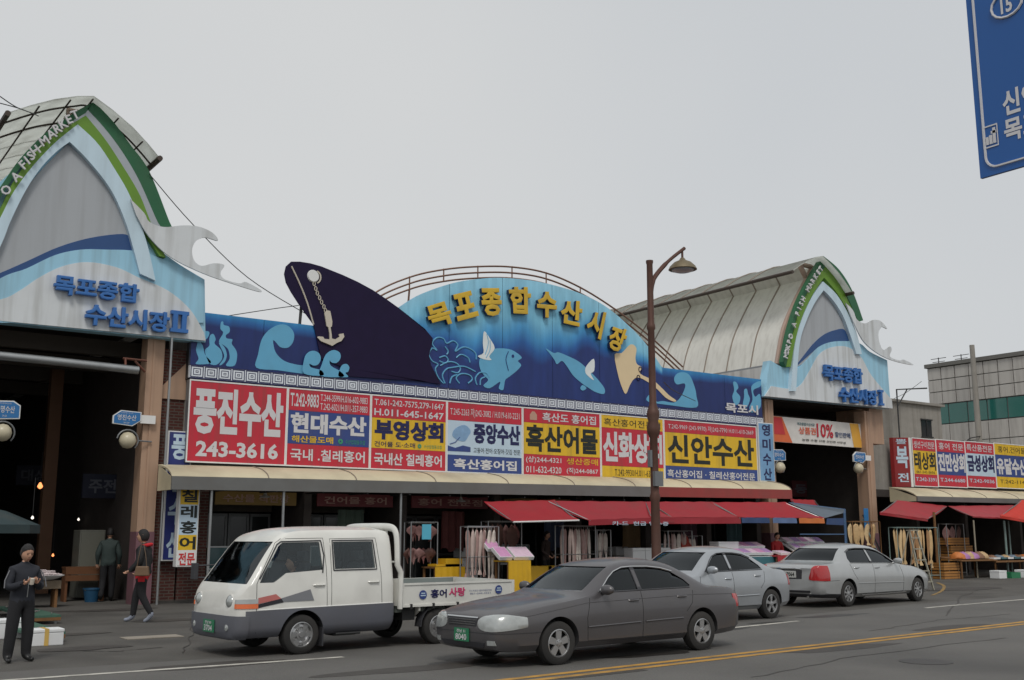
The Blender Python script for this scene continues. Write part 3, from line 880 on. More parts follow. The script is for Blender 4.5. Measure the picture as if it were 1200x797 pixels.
def ramp(st, t):
    for a, b in zip(st, st[1:]):
        if t <= b[0]:
            f = (t - a[0]) / (b[0] - a[0])
            return tuple(a[1][i] + (b[1][i] - a[1][i]) * f for i in range(3))
    return st[-1][1]
nx, nzr = 230, 44
# vertical sheets of the mural: seams about every 1.9 m
seams = [X0] + [X0 + (X1 - X0) * k / 11 for k in range(1, 11)] + [X1]
for a, b in zip(seams, seams[1:]):
    n = 24
    V = []; F = []; colr = []
    for i in range(n + 1):
        x = a + .006 + (b - a - .012) * i / n
        zt_ = ztop(x)
        for j in range(nzr + 1):
            z = ZB + (zt_ - ZB) * j / nzr
            V.append((x, YM, z))
            st = STOPS if arch[0][0] < x < arch[-1][0] else STRIP
            tt = (zt_ - z) / max(.2, zt_ - znavy(x))
            wob = .08 * math.sin(x * 2.1) + .05 * math.sin(x * 5 + 1)
            colr.append(ramp(st, max(0, tt + wob * min(1, tt * 3))))
    for i in range(n):
        for j in range(nzr):
            k = i * (nzr + 1) + j
            F.append((k, k + nzr + 1, k + nzr + 2, k + 1))
    # rim and back to give the sheet its thickness
    nf = len(V)
    bx = [(V[i * (nzr + 1) + nzr][0], V[i * (nzr + 1) + nzr][2]) for i in range(n + 1)]
    for x, z in bx: V.append((x, YM + .12, z)); colr.append((.1, .2, .4))
    for x, z in bx: V.append((x, YM + .12, ZB)); colr.append((.1, .1, .12))
    for i in range(n):
        k = i * (nzr + 1) + nzr
        F.append((k, k + nzr + 1, nf + i + 1, nf + i))
        F.append((nf + i, nf + i + 1, nf + n + 1 + i + 1, nf + n + 1 + i))
    me = bpy.data.meshes.new('mural_sheet')
    o0 = ORG[mur.name]
    me.from_pydata([(x - o0.x, y - o0.y, z - o0.z) for x, y, z in V], [], F)
    ca = me.color_attributes.new('paint', 'FLOAT_COLOR', 'POINT')
    ca.data.foreach_set('color', [c for k in colr for c in (*k, 1)])
    me.materials.append(MURAL)
    ob = bpy.data.objects.new('mural_sheet', me); COL.objects.link(ob); ob.parent = mur
m = MB(); m.box(X0, X1, YM + .13, YM + .3, 5.46, ZTOP - .12)
ar2 = [p for p in arch[::4]]
m.py([(ar2[0][0], 6.9)] + [(x, max(6.95, z - .12)) for x, z in ar2] + [(ar2[-1][0], 6.9)], YM + .131, YM + .22)
m.build('backing_frame', DARKSTEEL, mur)
def art(name, pts, o, s, mt, smooth=4, lift=.006, close=True, depth=.004):
    p = xz(pts, YM, o, s)
    if smooth: p = [tuple(q) for q in cat(p, smooth, True)]
    m = MB(); m.py(p, YM - lift, YM - lift + depth)
    return m.build(name, mt, mur)
SEABLUE = M('mural wave blue', C(100, 172, 208), .5, var=.08, grime=.1)
SEALINE = M('mural dark line', C(26, 50, 110), .5)
FISHW = M('mural white', C(225, 232, 232), .5)
HULL = M('ship hull paint', C(30, 20, 54), .7, var=.2, spec=.25)
CREAM = M('mural cream', C(226, 204, 164), .5, var=.06)
CREAM2 = M('anchor cream', C(205, 196, 180), .5, var=.1)
# seaweed left and right
def weed(o, s, P):
    for pts in P: art('seaweed_print', pts, o, s, SEABLUE, 4)
weed(Z4, S4, [[(104, 350), (125, 350), (135, 385), (180, 395), (165, 430), (130, 425), (150, 460), (160, 500), (188, 540), (118, 545), (130, 520), (118, 480), (125, 440), (108, 400)],
              [(180, 430), (185, 410), (200, 405), (210, 430), (205, 450), (235, 480), (240, 520), (215, 548), (185, 545), (170, 520), (160, 480), (180, 460)],
              [(235, 350), (245, 347), (248, 362), (272, 370), (275, 395), (258, 410), (262, 425), (288, 430), (285, 450), (305, 480), (310, 510), (298, 552), (258, 552), (275, 520), (270, 480), (252, 460), (225, 440), (245, 400), (232, 380)],
              [(225, 445), (250, 465), (262, 500), (255, 530), (238, 548), (228, 548), (250, 510), (235, 470)]])
def wavecurl(pts, o, s): art('wave_print', pts, o, s, SEABLUE, 4, lift=.008)
wavecurl([(400, 562), (408, 500), (425, 430), (460, 385), (510, 360), (550, 368), (575, 400), (572, 440), (548, 468), (512, 466), (488, 440), (478, 438), (490, 490), (530, 530), (590, 548), (640, 556), (660, 592), (600, 588), (500, 574)], Z4, S4)
def curl(pts):
    p = [tuple(q) for q in cat(xz(pts, YM, Z4, S4), 4, True)]
    m = MB(); m.py(p, YM - .062, YM - .056); m.build('wave_print', SEABLUE, mur)
curl([(618, 590), (618, 530), (632, 497), (660, 484), (688, 495), (697, 522), (684, 548), (662, 553), (644, 545), (652, 562), (700, 576), (705, 600)])
curl([(694, 600), (703, 545), (722, 500), (755, 481), (784, 492), (789, 518), (772, 540), (750, 540), (738, 530), (745, 555), (790, 582), (800, 606)])
curl([(780, 604), (786, 570), (798, 550), (818, 546), (830, 562), (824, 582), (812, 588), (825, 606)])
# hull: bow rises above the banner (thick cut-out)
hull = xz([(x / S4 + 200, y / S4 + 290) for x, y in [(665, 362), (640, 328), (600, 272), (560, 210), (536, 165), (528, 125), (536, 90), (560, 68), (600, 68), (650, 76), (700, 90), (800, 130), (870, 162), (940, 200), (1000, 240), (1060, 283), (1120, 330), (1190, 392)]] +
          [(x / S5 + 450, y / S5 + 290) for x, y in [(75, 215), (125, 255), (150, 285), (138, 340), (145, 370), (175, 428), (120, 420), (0, 405)]] + [(x / S4 + 200, y / S4 + 290) for x, y in [(1196, 628), (830, 603), (800, 560), (700, 520)]], YM)
m = MB(); m.py(hull, YM - .05, YM - .012); m.build('ship_hull', HULL, mur)
m = MB()
rp_ = xz([(560 / S4 + 200, 90 / S4 + 290), (600 / S4 + 200, 175 / S4 + 290), (635 / S4 + 200, 265 / S4 + 290), (663 / S4 + 200, 362 / S4 + 290)], YM)
m.tube([(x, YM - .06, z) for x, z in cat(rp_, 6)], .022, 6); m.build('bow_line', CREAM2, mur)
hb = [(x, YM + .1, z) for x, z in hull[0:15]]
m = MB(); m.tube([(hull[4][0] + .5, YM + .12, 7.1), (hull[8][0] + .2, YM + .1, hull[8][1] - .3)], .04, 6)
m.tube([(hull[12][0], YM + .1, 7.1), (hull[12][0], YM + .1, hull[12][1] - .2)], .04, 6); m.build('rear_brace', DARKSTEEL, mur)
P4 = lambda x, y: xz([(x, y)], YM, Z4, S4)[0]
cx, cz = P4(662, 136)
m = MB(); m.lathe([(.0, -.09), (.155, -.09), (.175, -.05), (.175, -.02)], (cx, YM, cz), 'y', 20); m.build('hawse_disc', WHITE, mur)
m = MB()
cx2, cz2 = P4(672, 140)
m.py([(cx2 + .17 * math.cos(a / 10 * PI - 1.2), cz2 + .19 * math.sin(a / 10 * PI - 1.2)) for a in range(9)] + [(cx2 + .135 * math.cos(a / 10 * PI - 1.2), cz2 + .16 * math.sin(a / 10 * PI - 1.2)) for a in range(8, -1, -1)], YM - .075, YM - .052); m.build('hawse_ring', CREAM2, mur)
ch = xz([(665, 172), (672, 195), (680, 216), (690, 238), (700, 258), (710, 280), (718, 298)], YM, Z4, S4)
for i, (x, z) in enumerate(ch):
    m = MB()
    m.tube([(x + .035 * math.cos(a * PI / 5), YM - .07 - (.01 if i % 2 else 0), z + .06 * math.sin(a * PI / 5)) for a in range(10)], .013, 5, closed=True); m.build('chain_link', CREAM2, mur)
A4 = lambda pts: xz(pts, YM, Z4, S4)
m = MB()
m.py(A4([(712, 312), (722, 296), (738, 300), (742, 318), (748, 350), (746, 372), (740, 376), (745, 410), (746, 428), (762, 432), (782, 420), (778, 408), (800, 404), (804, 420), (790, 440), (770, 448), (748, 462), (720, 450), (695, 440), (680, 424), (682, 418), (705, 420), (712, 430), (736, 432), (735, 405), (730, 376), (722, 370), (718, 345)]), YM - .10, YM - .06)
m.build('anchor', CREAM2, mur)
# right of the hull: white wave scrolls, fish, ray, right wave, city name
P5 = lambda pts: xz(pts, YM, Z5, S5)
scr = [[(185, 425), (168, 405), (160, 380), (168, 365), (150, 355), (140, 335), (150, 315), (165, 322), (150, 300), (165, 282), (185, 285), (195, 300), (215, 292), (230, 305), (222, 325), (245, 312), (265, 315), (285, 330), (288, 350)],
       [(172, 345), (190, 340), (200, 352), (190, 362), (172, 355)], [(175, 370), (200, 358), (225, 362), (238, 378), (230, 392), (210, 388)],
       [(190, 425), (182, 400), (195, 380), (215, 375), (250, 372), (285, 388)], [(235, 425), (225, 408), (240, 395), (265, 398), (275, 412), (262, 425)],
       [(205, 425), (212, 405), (228, 398)], [(290, 430), (285, 410), (298, 392), (318, 392), (328, 405)], [(300, 430), (302, 412), (315, 405)],
       [(225, 345), (240, 335), (262, 345), (268, 360)], [(190, 310), (200, 325), (195, 335)]]
for pts in scr:
    m = MB(); m.tube([(x, YM - .008, z) for x, z in cat(P5(pts), 5)], .022, 5, flat=1.0); m.build('scroll_print', SEABLUE, mur)
art('fish_print', [(300, 380), (298, 350), (320, 328), (350, 316), (390, 318), (415, 330), (430, 345), (418, 355), (428, 368), (415, 385), (390, 405), (378, 415), (372, 445), (358, 440), (362, 420), (330, 440), (310, 432), (325, 415), (312, 400)], Z5, S5, SEABLUE, 4, .012)
art('fin_print', [(312, 262), (330, 285), (345, 315), (328, 340), (335, 352), (312, 350), (292, 340), (310, 330), (308, 300)], Z5, S5, FISHW, 3, .018)
m = MB(); e = P5([(402, 340)])[0]; m.lathe([(0, -.02), (.05, -.02), (.05, -.01)], (e[0], YM, e[1]), 'y', 12); m.build('fish_eye_print', SEALINE, mur)
for pts in ([(320, 270), (325, 300), (315, 335)], [(330, 290), (330, 320), (318, 345)], [(388, 325), (380, 350), (388, 385)]):
    m = MB(); m.tube([(x, YM - .019, z) for x, z in cat(P5(pts), 4)], .012, 5); m.build('fin_line_print', SEABLUE if pts[0][0] < 380 else SEALINE, mur)
art('fish_print', [(505, 316), (530, 330), (545, 328), (575, 340), (610, 358), (640, 385), (665, 410), (688, 440), (686, 458), (660, 452), (640, 440), (618, 425), (590, 400), (570, 370), (555, 355), (540, 365), (532, 352), (520, 335)], Z5, S5, SEABLUE, 4, .012)
art('fin_print', [(632, 370), (655, 348), (656, 385), (645, 395), (655, 415), (640, 405), (628, 390)], Z5, S5, FISHW, 3, .018)
art('fin_print', [(620, 430), (632, 440), (620, 448), (612, 440)], Z5, S5, SEABLUE, 2, .018)
art('ray_print', [(720, 335), (742, 330), (770, 303), (788, 315), (785, 345), (790, 365), (805, 375), (800, 395), (840, 415), (868, 440), (890, 462), (912, 478), (905, 482), (880, 470), (855, 445), (830, 425), (800, 408), (782, 410), (768, 430), (755, 458), (742, 435), (730, 395)], Z5, S5, CREAM, 3, .014)
for c_ in ((800, 382), (794, 408)):
    e = P5([c_])[0]
    m = MB(); m.tube([(e[0] + .07 * math.cos(a * PI / 6), YM - .02, e[1] + .09 * math.sin(a * PI / 6)) for a in range(12)], .014, 5, closed=True); m.build('ray_eye_print', HULL, mur)
wavecurl([(826, 482), (824, 465), (838, 458), (850, 468), (852, 482), (872, 480), (905, 485), (925, 470), (940, 440), (938, 425), (915, 428), (906, 412), (915, 395), (935, 390), (955, 400), (970, 435), (976, 465), (976, 500), (900, 494)], Z5, S5)
weed(Z8, S8, [[(548, 545), (560, 545), (568, 565), (560, 580), (575, 600), (570, 625), (555, 630), (545, 600), (552, 575)], [(590, 575), (600, 570), (605, 590), (612, 610), (600, 640), (585, 635), (590, 600)],
              [(618, 560), (650, 540), (652, 560), (625, 575), (632, 600), (650, 590), (652, 640), (620, 660), (610, 640), (622, 610)]])
# raised yellow letters on the arch (navy sides)
YELET = M('raised yellow letter', C(214, 176, 48), .5, var=.1, grime=.25)
LETSIDE = M('letter dark side', C(30, 40, 80), .5)
def letter3d(ch_, q, depth=.12, mt=YELET):
    """q: four corners of the letter (x,z): lower left, lower right, upper right, upper left"""
    V, F, bb = glyphs(ch_, .04, True)
    out = []
    for a, b, d in V:
        u = (a - bb[0]) / (bb[2] - bb[0]); v = (b - bb[1]) / (bb[3] - bb[1])
        x = (1 - u) * (1 - v) * q[0][0] + u * (1 - v) * q[1][0] + u * v * q[2][0] + (1 - u) * v * q[3][0]
        z = (1 - u) * (1 - v) * q[0][1] + u * (1 - v) * q[1][1] + u * v * q[2][1] + (1 - u) * v * q[3][1]
        out.append((x, YM - .10 - d * depth, z))
    m = MB(); m.add(out, F)
    for i, f in enumerate(m.f):
        ys = [m.v[k][1] for k in f]
        m.m[i] = 0 if max(ys) - min(ys) < depth * .6 and min(ys) < YM - .11 else 1
    return m.build('raised_letter', [mt, LETSIDE], mur)
for ch_, q in zip('목포종합수산시장', [
    [(140, 256), (212, 238), (188, 168), (118, 190)], [(222, 234), (288, 216), (268, 136), (202, 152)], [(302, 218), (362, 216), (356, 130), (290, 130)],
    [(386, 208), (450, 212), (450, 126), (380, 126)], [(470, 218), (530, 226), (532, 142), (468, 140)], [(540, 236), (608, 252), (612, 172), (546, 164)],
    [(618, 264), (668, 292), (686, 206), (638, 196)], [(684, 312), (732, 336), (756, 262), (706, 244)]]):
    letter3d(ch_, P5(q))
m = MB()
a = aty(849, 464, YM); b = aty(888, 487, YM)
m.text('목포시', a.x, 5.86, b.x, 6.2, lambda u, v, d: (u, YM - .03, v), .03); m.build('lettering', SIGNWHITE, mur)
# key-pattern border
m = MB(); m.box(X0, X1, YM - .03, YM + .1, 5.49, 5.795); m.build('border_strip', M('border white', C(226, 232, 238), .5, grime=.12), mur)
m = MB()
n = 58
sw = (X1 - X0) / n
zc = 5.64
def rect_ring(x, z, a, b, t_):
    for (u0, u1, v0, v1) in ((x - a, x + a, z + b - t_, z + b), (x - a, x + a, z - b, z - b + t_), (x - a, x - a + t_, z - b + t_, z + b - t_), (x + a - t_, x + a, z - b + t_, z + b - t_)):
        m.quad((u0, YM - .034, v0), (u1, YM - .034, v0), (u1, YM - .034, v1), (u0, YM - .034, v1))
for k in range(n):
    x = X0 + sw * (k + .5)
    rect_ring(x, zc, sw * .46, .145, .024)
    rect_ring(x, zc, sw * .27, .085, .018)
    rect_ring(x, zc, sw * .10, .028, .014)
m.build('key_pattern', SIGNNAVY, mur, kind='stuff')
m = MB(); m.box(X0, X1, YM - .036, YM - .02, 5.462, 5.488); m.box(X0, X1, YM - .036, YM - .02, 5.79, 5.81); m.build('border_rail', SIGNNAVY, mur)

# ---- pipe railing arch on the roof behind the mural
ra = thing('pipe_arch', 'arched rusty pipe railing rising behind the mural', 'railing', (20, 28, 7))
rl = xz([(395, 385), (437, 345), (480, 325), (520, 316), (560, 312.5), (600, 313), (640, 320), (680, 337), (720, 362), (760, 393), (800, 430)], 28)
PIPE = M('rusty pipe', C(128, 96, 80), .6, metal=.3, var=.2, scale=8)
for dz, dy in ((0, 0), (-.2, .0), (-.38, .0)):
    m = MB(); m.tube([(x, 28 + dy, z + dz) for x, z in cat(rl, 6)], .03, 6); m.build('pipe', PIPE, ra, smooth=True)
for k in range(1, 10):
    x, z = rl[k]
    m = MB(); m.tube([(x, 28, z + .03), (x, 28, z - .4)], .022, 6); m.build('strut', PIPE, ra)
    m = MB(); m.tube([(x, 28, z - .4), (x, 28.3, 6.9)], .03, 6); m.build('leg', PIPE, ra) if k % 3 == 2 else None

# ---- beige canopy over the shop fronts
def canopy(xa, xb, yb, yf, zt_, zm, zb_, n, label, fas, fsplit=None, name='canopy', dz=0.0, capend=True):
    t = thing(name, label, 'canopy', ((xa + xb) / 2, (yb + yf) / 2, zb_))
    for k in range(n):
        a = xa + (xb - xa) * k / n; b = xa + (xb - xa) * (k + 1) / n
        prof = [(yb, zt_), (yb - (yb - yf) * .55, zt_ - (zt_ - zm) * .35), (yf + .12, zm + .05), (yf, zm - .06)]
        prof = cat(prof, 3)
        m = MB()
        V = []
        for x, dzz in ((a + .008, dz * (k / n)), (b - .008, dz * ((k + 1) / n))):
            for y, z in prof: V.append((x, y, z + dzz))
            for y, z in prof: V.append((x, y + .01, z + dzz - .04))
        L = len(prof)
        F = []
        for i in range(L - 1):
            F += [(i, i + 1, 2 * L + i + 1, 2 * L + i), (L + i, 3 * L + i, 3 * L + i + 1, L + i + 1)]
            F += [(i, L + i, L + i + 1, i + 1), (2 * L + i, 2 * L + i + 1, 3 * L + i + 1, 3 * L + i)]
        m.add(V, F); m.build('canopy_panel', BEIGE, t, smooth=30)
        m = MB(); m.tube([(b, y, z + .012 + dz * (k + 1) / n) for y, z in prof], .014, 5); m.build('seam', RIB, t)
    parts_ = [(xa, fsplit, fas[0]), (fsplit, xb, fas[1])] if fsplit else [(xa, xb, fas[0])]
    for a, b, mt in parts_:
        d0 = dz * (a - xa) / (xb - xa); d1 = dz * (b - xa) / (xb - xa)
        m = MB(); m.hexa([(a, yf - .03, zb_ + d0), (b, yf - .03, zb_ + d1), (b, yf + .02, zb_ + d1), (a, yf + .02, zb_ + d0), (a, yf - .03, zm - .05 + d0), (b, yf - .03, zm - .05 + d1), (b, yf + .02, zm - .05 + d1), (a, yf + .02, zm - .05 + d0)])
        m.build('fascia', mt, t)
    if capend:
        m = MB(); m.px([(yb, zt_ - .01), (yb, zb_), (yf + .03, zb_), (yf + .03, zm - .08)], xa + .012, xa + .03); m.build('end_cheek', BEIGE, t)
    m = MB()
    for k in range(n * 2):
        x = xa + .1 + (xb - xa - .2) * k / (n * 2 - 1)
        m.tube([(x, yb, zb_ + .02), (x, yf, zb_ + .02)], .02, 5)
    m.build('rafters', DARKSTEEL, t, kind='stuff')
    return t
DG = M('dark grey fascia', C(108, 108, 106), .5, grime=.3)
cn = canopy(8.05, 29.6, 26.22, 25.15, 3.30, 3.02, 2.66, 9, 'long beige canopy over the shop fronts below the sign row', [DG, M('dull red fascia', C(150, 60, 56), .5, grime=.3)], fsplit=23.2, dz=.2)
for px_, pb in ((245, 1), (468, 1), (330, 0)):
    a = aty(px_ if pb else 330, 620, 25.3)
    m = MB(); m.tube([(a.x, 25.25, 0), (a.x, 25.25, 2.72)], .035, 8)
    tag(m.build('canopy_post', STEEL), {245: 'slim steel post under the left end of the beige canopy', 468: 'slim steel post behind the truck bed, beside the hanging fish rack', 330: 'slim steel post under the canopy hidden behind the truck cab'}[px_], 'post')

# ---- street lamp
lp = aty(769, 640, 19.0)
LPM = M('brown lamp paint', C(92, 62, 52), .55, metal=.3, var=.25, scale=6, grime=.3)
st = thing('street_lamp', 'tall brown street lamp with curved arm and hanging bell lampshade', 'street lamp', (lp.x, 19, 0), local=True)
zt_ = aty(769, 307, 19).z
m = MB(); m.lathe([(.24, 0), (.24, .12), (.15, .2), (.14, .9), (.115, 1.0), (.105, 2.4), (.13, 2.5), (.10, 2.6), (.095, 3.9), (.15, 4.0), (.16, 4.15), (.12, 4.3), (.16, 4.45), (.14, 4.55), (.088, 4.7), (.082, 6.5), (.105, 6.55), (.105, 6.62), (.082, 6.7), (.075, zt_ - .1), (.09, zt_ - .05), (.09, zt_), (.0, zt_ + .02)], n=14); m.build('pole', LPM, st, smooth=35)
tip = aty(802, 291, 19)
dxa = tip.x - lp.x
m = MB(); m.tube(cat([(0, 0, zt_ - .85), (.12, 0, zt_ - .45), (dxa * .5, 0, zt_ + .05), (dxa, 0, tip.z)], 6), [.07] * 6 + [.06] * 6 + [.045] * 7, 8); m.build('arm', LPM, st, smooth=True)
zs = aty(800, 316, 19).z
xh = dxa - .08
m = MB(); m.tube([(xh, 0, tip.z - .03), (xh, 0, zs + .28)], .03, 6); m.build('hanger', LPM, st)
m = MB(); m.lathe([(0, .30), (.05, .30), (.09, .24), (.22, .18), (.32, .08), (.36, 0), (.33, -.01), (.3, .03), (.2, .12), (0, .14)], (xh, 0, zs), n=20); m.build('lamp_shade', M('olive lamp shade', C(120, 108, 84), .5, metal=.3), st, smooth=35)
m = MB(); m.lathe([(.29, .03), (.27, -.03), (.15, -.07), (0, -.08)], (xh, 0, zs), n=16); m.build('glass_bowl', M('frosted lamp glass', (.4, .42, .45), .3), st, smooth=True)
m = MB(); m.box(-.13, .13, -.16, -.08, 2.75, 3.1); m.box(-.17, -.1, -.05, .05, 3.2, 3.6); m.build('control_box', GREYMETAL, st)

# ---- blue direction sign overhead, top right
XS = 10.2
def sx(x, y): v = atx(x, y, XS); return (v.y, v.z)
y0s, zb_ = sx(1146, 210)
y0 = sx(1140, 100)[0]
hs = thing('direction_sign', 'big blue road direction sign hanging over the near lane, top right', 'road sign', (XS, y0, zb_))
HB = M('road sign blue', C(22, 88, 160), .35, var=.05, scale=.8)
wS, hS = 3.2, 2.6
m = MB(); m.box(XS, XS + .04, y0 - wS, y0, zb_, zb_ + hS); m.build('panel', HB, hs)
m = MB()
loop = []
for cx_, cz_, a0 in ((y0 - .2, zb_ + .2, -.5), (y0 - .2, zb_ + hS - .2, 0), (y0 - wS + .2, zb_ + hS - .2, .5), (y0 - wS + .2, zb_ + .2, 1)):
    for k in range(6):
        a = (a0 + .1 * k) * PI
        loop.append((XS - .004, cx_ + .12 * math.cos(a), cz_ + .12 * math.sin(a)))
m.tube(loop, .014, 5, closed=True); m.build('border_line', SIGNWHITE, hs)
def stext(st_, x0, y0_, x1, y1_, mt=SIGNWHITE, bold=.02):
    a = sx(x0, y0_); b = sx(x1, y1_)
    m = MB(); m.text(st_, 0, 0, 1, 1, lambda u, v, d: (XS - .006, a[0] + (b[0] - a[0]) * u, b[1] + (a[1] - b[1]) * v), bold)
    m.build('lettering', mt, hs)
stext('신안', 1174, 108, 1221, 122, bold=.03); stext('목포', 1176, 142, 1222, 154, bold=.03)
stext('15', 1172, 0, 1187, 12, bold=.03)
a = sx(1180, 5)
m = MB(); m.tube([(XS - .008, a[0] + .17 * math.cos(k * PI / 8), a[1] + .14 * math.sin(k * PI / 8)) for k in range(16)], .014, 5, closed=True); m.build('route_shield', SIGNWHITE, hs)
m = MB()
c0 = sx(1151, 150); c1 = sx(1171, 170)
for (u, v, u2, v2) in ((0, 0, 1, .06), (0, .94, 1, 1), (0, .06, .06, .94), (.94, .06, 1, .94), (.2, .15, .38, .5), (.42, .15, .62, .55), (.66, .15, .85, .85), (.55, .6, .9, .72)):
    m.box(XS - .008, XS - .004, c0[0] + (c1[0] - c0[0]) * u, c0[0] + (c1[0] - c0[0]) * u2, c1[1] + (c0[1] - c1[1]) * v, c1[1] + (c0[1] - c1[1]) * v2)
m.build('pictogram', SIGNWHITE, hs)
m = MB(); m.tube([(XS + .15, y0 - .3, zb_ + .6), (XS + .15, y0 - 6.5, zb_ + .6)], .09, 10); m.tube([(XS + .15, y0 - .3, zb_ + 2), (XS + .15, y0 - 6.5, zb_ + 2)], .09, 10)
m.build('support_arm', STEEL, hs)
m = MB(); m.tube([(XS + .15, y0 - 6.5, 0), (XS + .15, y0 - 6.5, zb_ + 2.5)], .14, 12); m.build('support_pole', STEEL, hs)

# ================================================================== RIGHT-HAND SHOPS
YR = 27.2
rbd = thing('corner_shop_building', 'low row of shops with bright signs at the far right', 'building', (45, 30, 0))
m = MB(); m.box(37.6, 62, 28.0, 36, 3.5, 5.6); m.build('upper_wall', CONC, rbd)
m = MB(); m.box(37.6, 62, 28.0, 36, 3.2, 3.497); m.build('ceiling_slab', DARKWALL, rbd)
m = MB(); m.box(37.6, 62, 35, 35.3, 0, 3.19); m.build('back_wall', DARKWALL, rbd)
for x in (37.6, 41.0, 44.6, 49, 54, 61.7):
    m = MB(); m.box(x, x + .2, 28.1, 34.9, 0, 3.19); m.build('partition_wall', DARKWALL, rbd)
WTILE = M('grey wall tile', C(150, 148, 138), .6, var=.15, grime=.4)
m = MB(); m.box(36.5, 37.7, 27.72, 27.95, 0, 5.2); m.build('tiled_pier', M('grout', (.2, .19, .17), .8), rbd)
for i in range(2):
    for j in range(12):
        m = MB(); m.box(36.53 + i * .6, 37.10 + i * .6, 27.7, 27.73, .05 + j * .43, .45 + j * .43); m.build('wall_tile', WTILE, rbd)
def slantsign(pa, pb, label, faces, texts):
    """sign between pixel columns on plane YR, z from the sight lines"""
    x0 = aty(pa, 540, YR).x; x1 = aty(pb, 540, YR).x
    f = lambda x: (x - 38.5) / 9.6
    zb2 = 3.60 + .12 * f((x0 + x1) / 2); zt2 = 5.64 + .12 * f((x0 + x1) / 2)
    return ssign(0, 0, label, faces, texts, Y=YR, zt=zt2, zb=zb2, group='shop signs on the right-hand row', X=(x0, x1))
slantsign(1070, 1098, 'yellow and red sign with dark 태상회, next to the red vertical board', [(0, .75, 1, 1, SIGNRED), (0, .25, 1, .747, SIGNYEL), (0, 0, 1, .247, SIGNRED)], [('생선구이전문', .05, .8, .95, .95, W_, .01), ('태상회', .04, .34, .97, .72, D_, .03), ('061-242-5656', .1, .27, .9, .32, D_, 0), ('T.242-3391', .06, .1, .94, .18, SIGNPALE, .01)])
slantsign(1098, 1132, 'blue and red sign with white 진만상회', [(0, .75, 1, 1, SIGNRED), (0, .25, 1, .747, SIGNBLUE), (0, 0, 1, .247, SIGNRED)], [('홍어 전문', .08, .8, .95, .95, W_, .01), ('진만상회', .03, .32, .98, .72, W_, .045), ('T.244-6680', .06, .1, .94, .18, SIGNPALE, .01)])
slantsign(1132, 1166, 'white and red sign with navy 금성상회', [(0, .75, 1, 1, SIGNRED), (0, .25, 1, .747, SIGNPALE), (0, 0, 1, .247, SIGNRED)], [('특산품전문', .04, .8, .95, .95, W_, .01), ('금성상회', .03, .34, .98, .72, N_, .045), ('T.242-9036', .06, .1, .94, .18, SIGNPALE, .01)])
slantsign(1166, 1205, 'yellow and blue sign with white 유달수산, cut by the picture edge', [(0, .75, 1, 1, SIGNYEL), (0, .25, 1, .747, SIGNBLUE), (0, 0, 1, .247, SIGNYEL)], [('홍어,건어물', .1, .8, .95, .95, D_, 0), ('유달수산', .03, .3, .95, .68, W_, .045), ('T.242-1140', .1, .1, .94, .18, D_, 0)])
slantsign(1206, 1250, 'red sign just outside the picture edge on the right-hand row', [(0, 0, 1, 1, SIGNRED)], [('수산', .1, .2, .9, .8, W_, .03)])
a = aty(1048, 540, 27.6); b = aty(1066, 540, 27.25)
t = thing('corner_board', 'deep red angled board with white 복 at the corner of the right-hand shops', 'sign', (a.x, 27.5, 3.6))
def cb(u, v, d): return (a.x + (b.x - a.x) * u + d * .3, a.y + (b.y - a.y) * u - d, 3.6 + 2.05 * v)
m = MB(); m.prism([(0, 0), (1, 0), (1, 1), (0, 1)], cb, 0, -.15); m.build('board', M('deep red board', C(140, 32, 34), .5, grime=.3), t)
m = MB(); m.prism([(1.003, 0), (1.15, 0), (1.15, 1), (1.003, 1)], cb, 0.01, -.15); m.build('white_edge', WHITE, t)
m = MB(); m.text('복', .12, .38, .9, .82, lambda u, v, d: cb(u, v, .012), .03); m.build('lettering', SIGNPALE, t); m = MB(); m.text('전', .15, .1, .85, .28, lambda u, v, d: cb(u, v, .012), .02); m.build('lettering', SIGNPALE, t)
m = MB(); m.text('뽈', .15, .87, .85, .97, lambda u, v, d: cb(u, v, .012), .01); m.build('lettering', SIGNPALE, t)
cr = canopy(37.9, 60, 27.15, 25.9, 3.55, 3.2, 2.95, 9, 'beige canopy over the right-hand shops', [DG], dz=.1)
# concrete roof hut
XH0, XH1 = aty(1045, 490, 31).x, aty(1103, 490, 31).x
hut = thing('roof_hut', 'small concrete rooftop hut with a dark window behind the red signs', 'hut', (XH0, 31, 5.6))
zh0, zh1 = aty(1045, 472, 31).z, aty(1103, 486, 31).z
m = MB()
ZA = aty(1074, 474, 31).z
m.box(XH0, XH1, 31, 34, 5.6, ZA)
m.build('wall', CONC, hut)
m = MB(); m.hexa([(XH0 - .15, 30.85, ZA + .003), (XH1 + .15, 30.85, ZA + .003), (XH1 + .15, 34.1, ZA + .003), (XH0 - .15, 34.1, ZA + .003), (XH0 - .15, 30.85, ZA + .12), (XH1 + .15, 30.85, ZA + .12), (XH1 + .15, 34.1, ZA + .12), (XH0 - .15, 34.1, ZA + .12)]); m.build('roof_slab', CONC, hut)
wa = aty(1080, 492, 30.95); wb = aty(1093, 512, 30.95)
m = MB(); m.box(wa.x, wb.x, 30.97, 30.998, wb.z, wa.z); wn = m.build('window', M('dark window glass', (.02, .022, .025), .15), hut)
m = MB(); m.box(wa.x - .06, wb.x + .06, 30.93, 30.969, wa.z, wa.z + .06); m.box(wa.x - .06, wb.x + .06, 30.93, 30.969, wb.z - .06, wb.z); m.box((wa.x + wb.x) / 2 - .03, (wa.x + wb.x) / 2 + .03, 30.94, 30.969, wb.z, wa.z); m.build('window_frame', DARKSTEEL, wn)
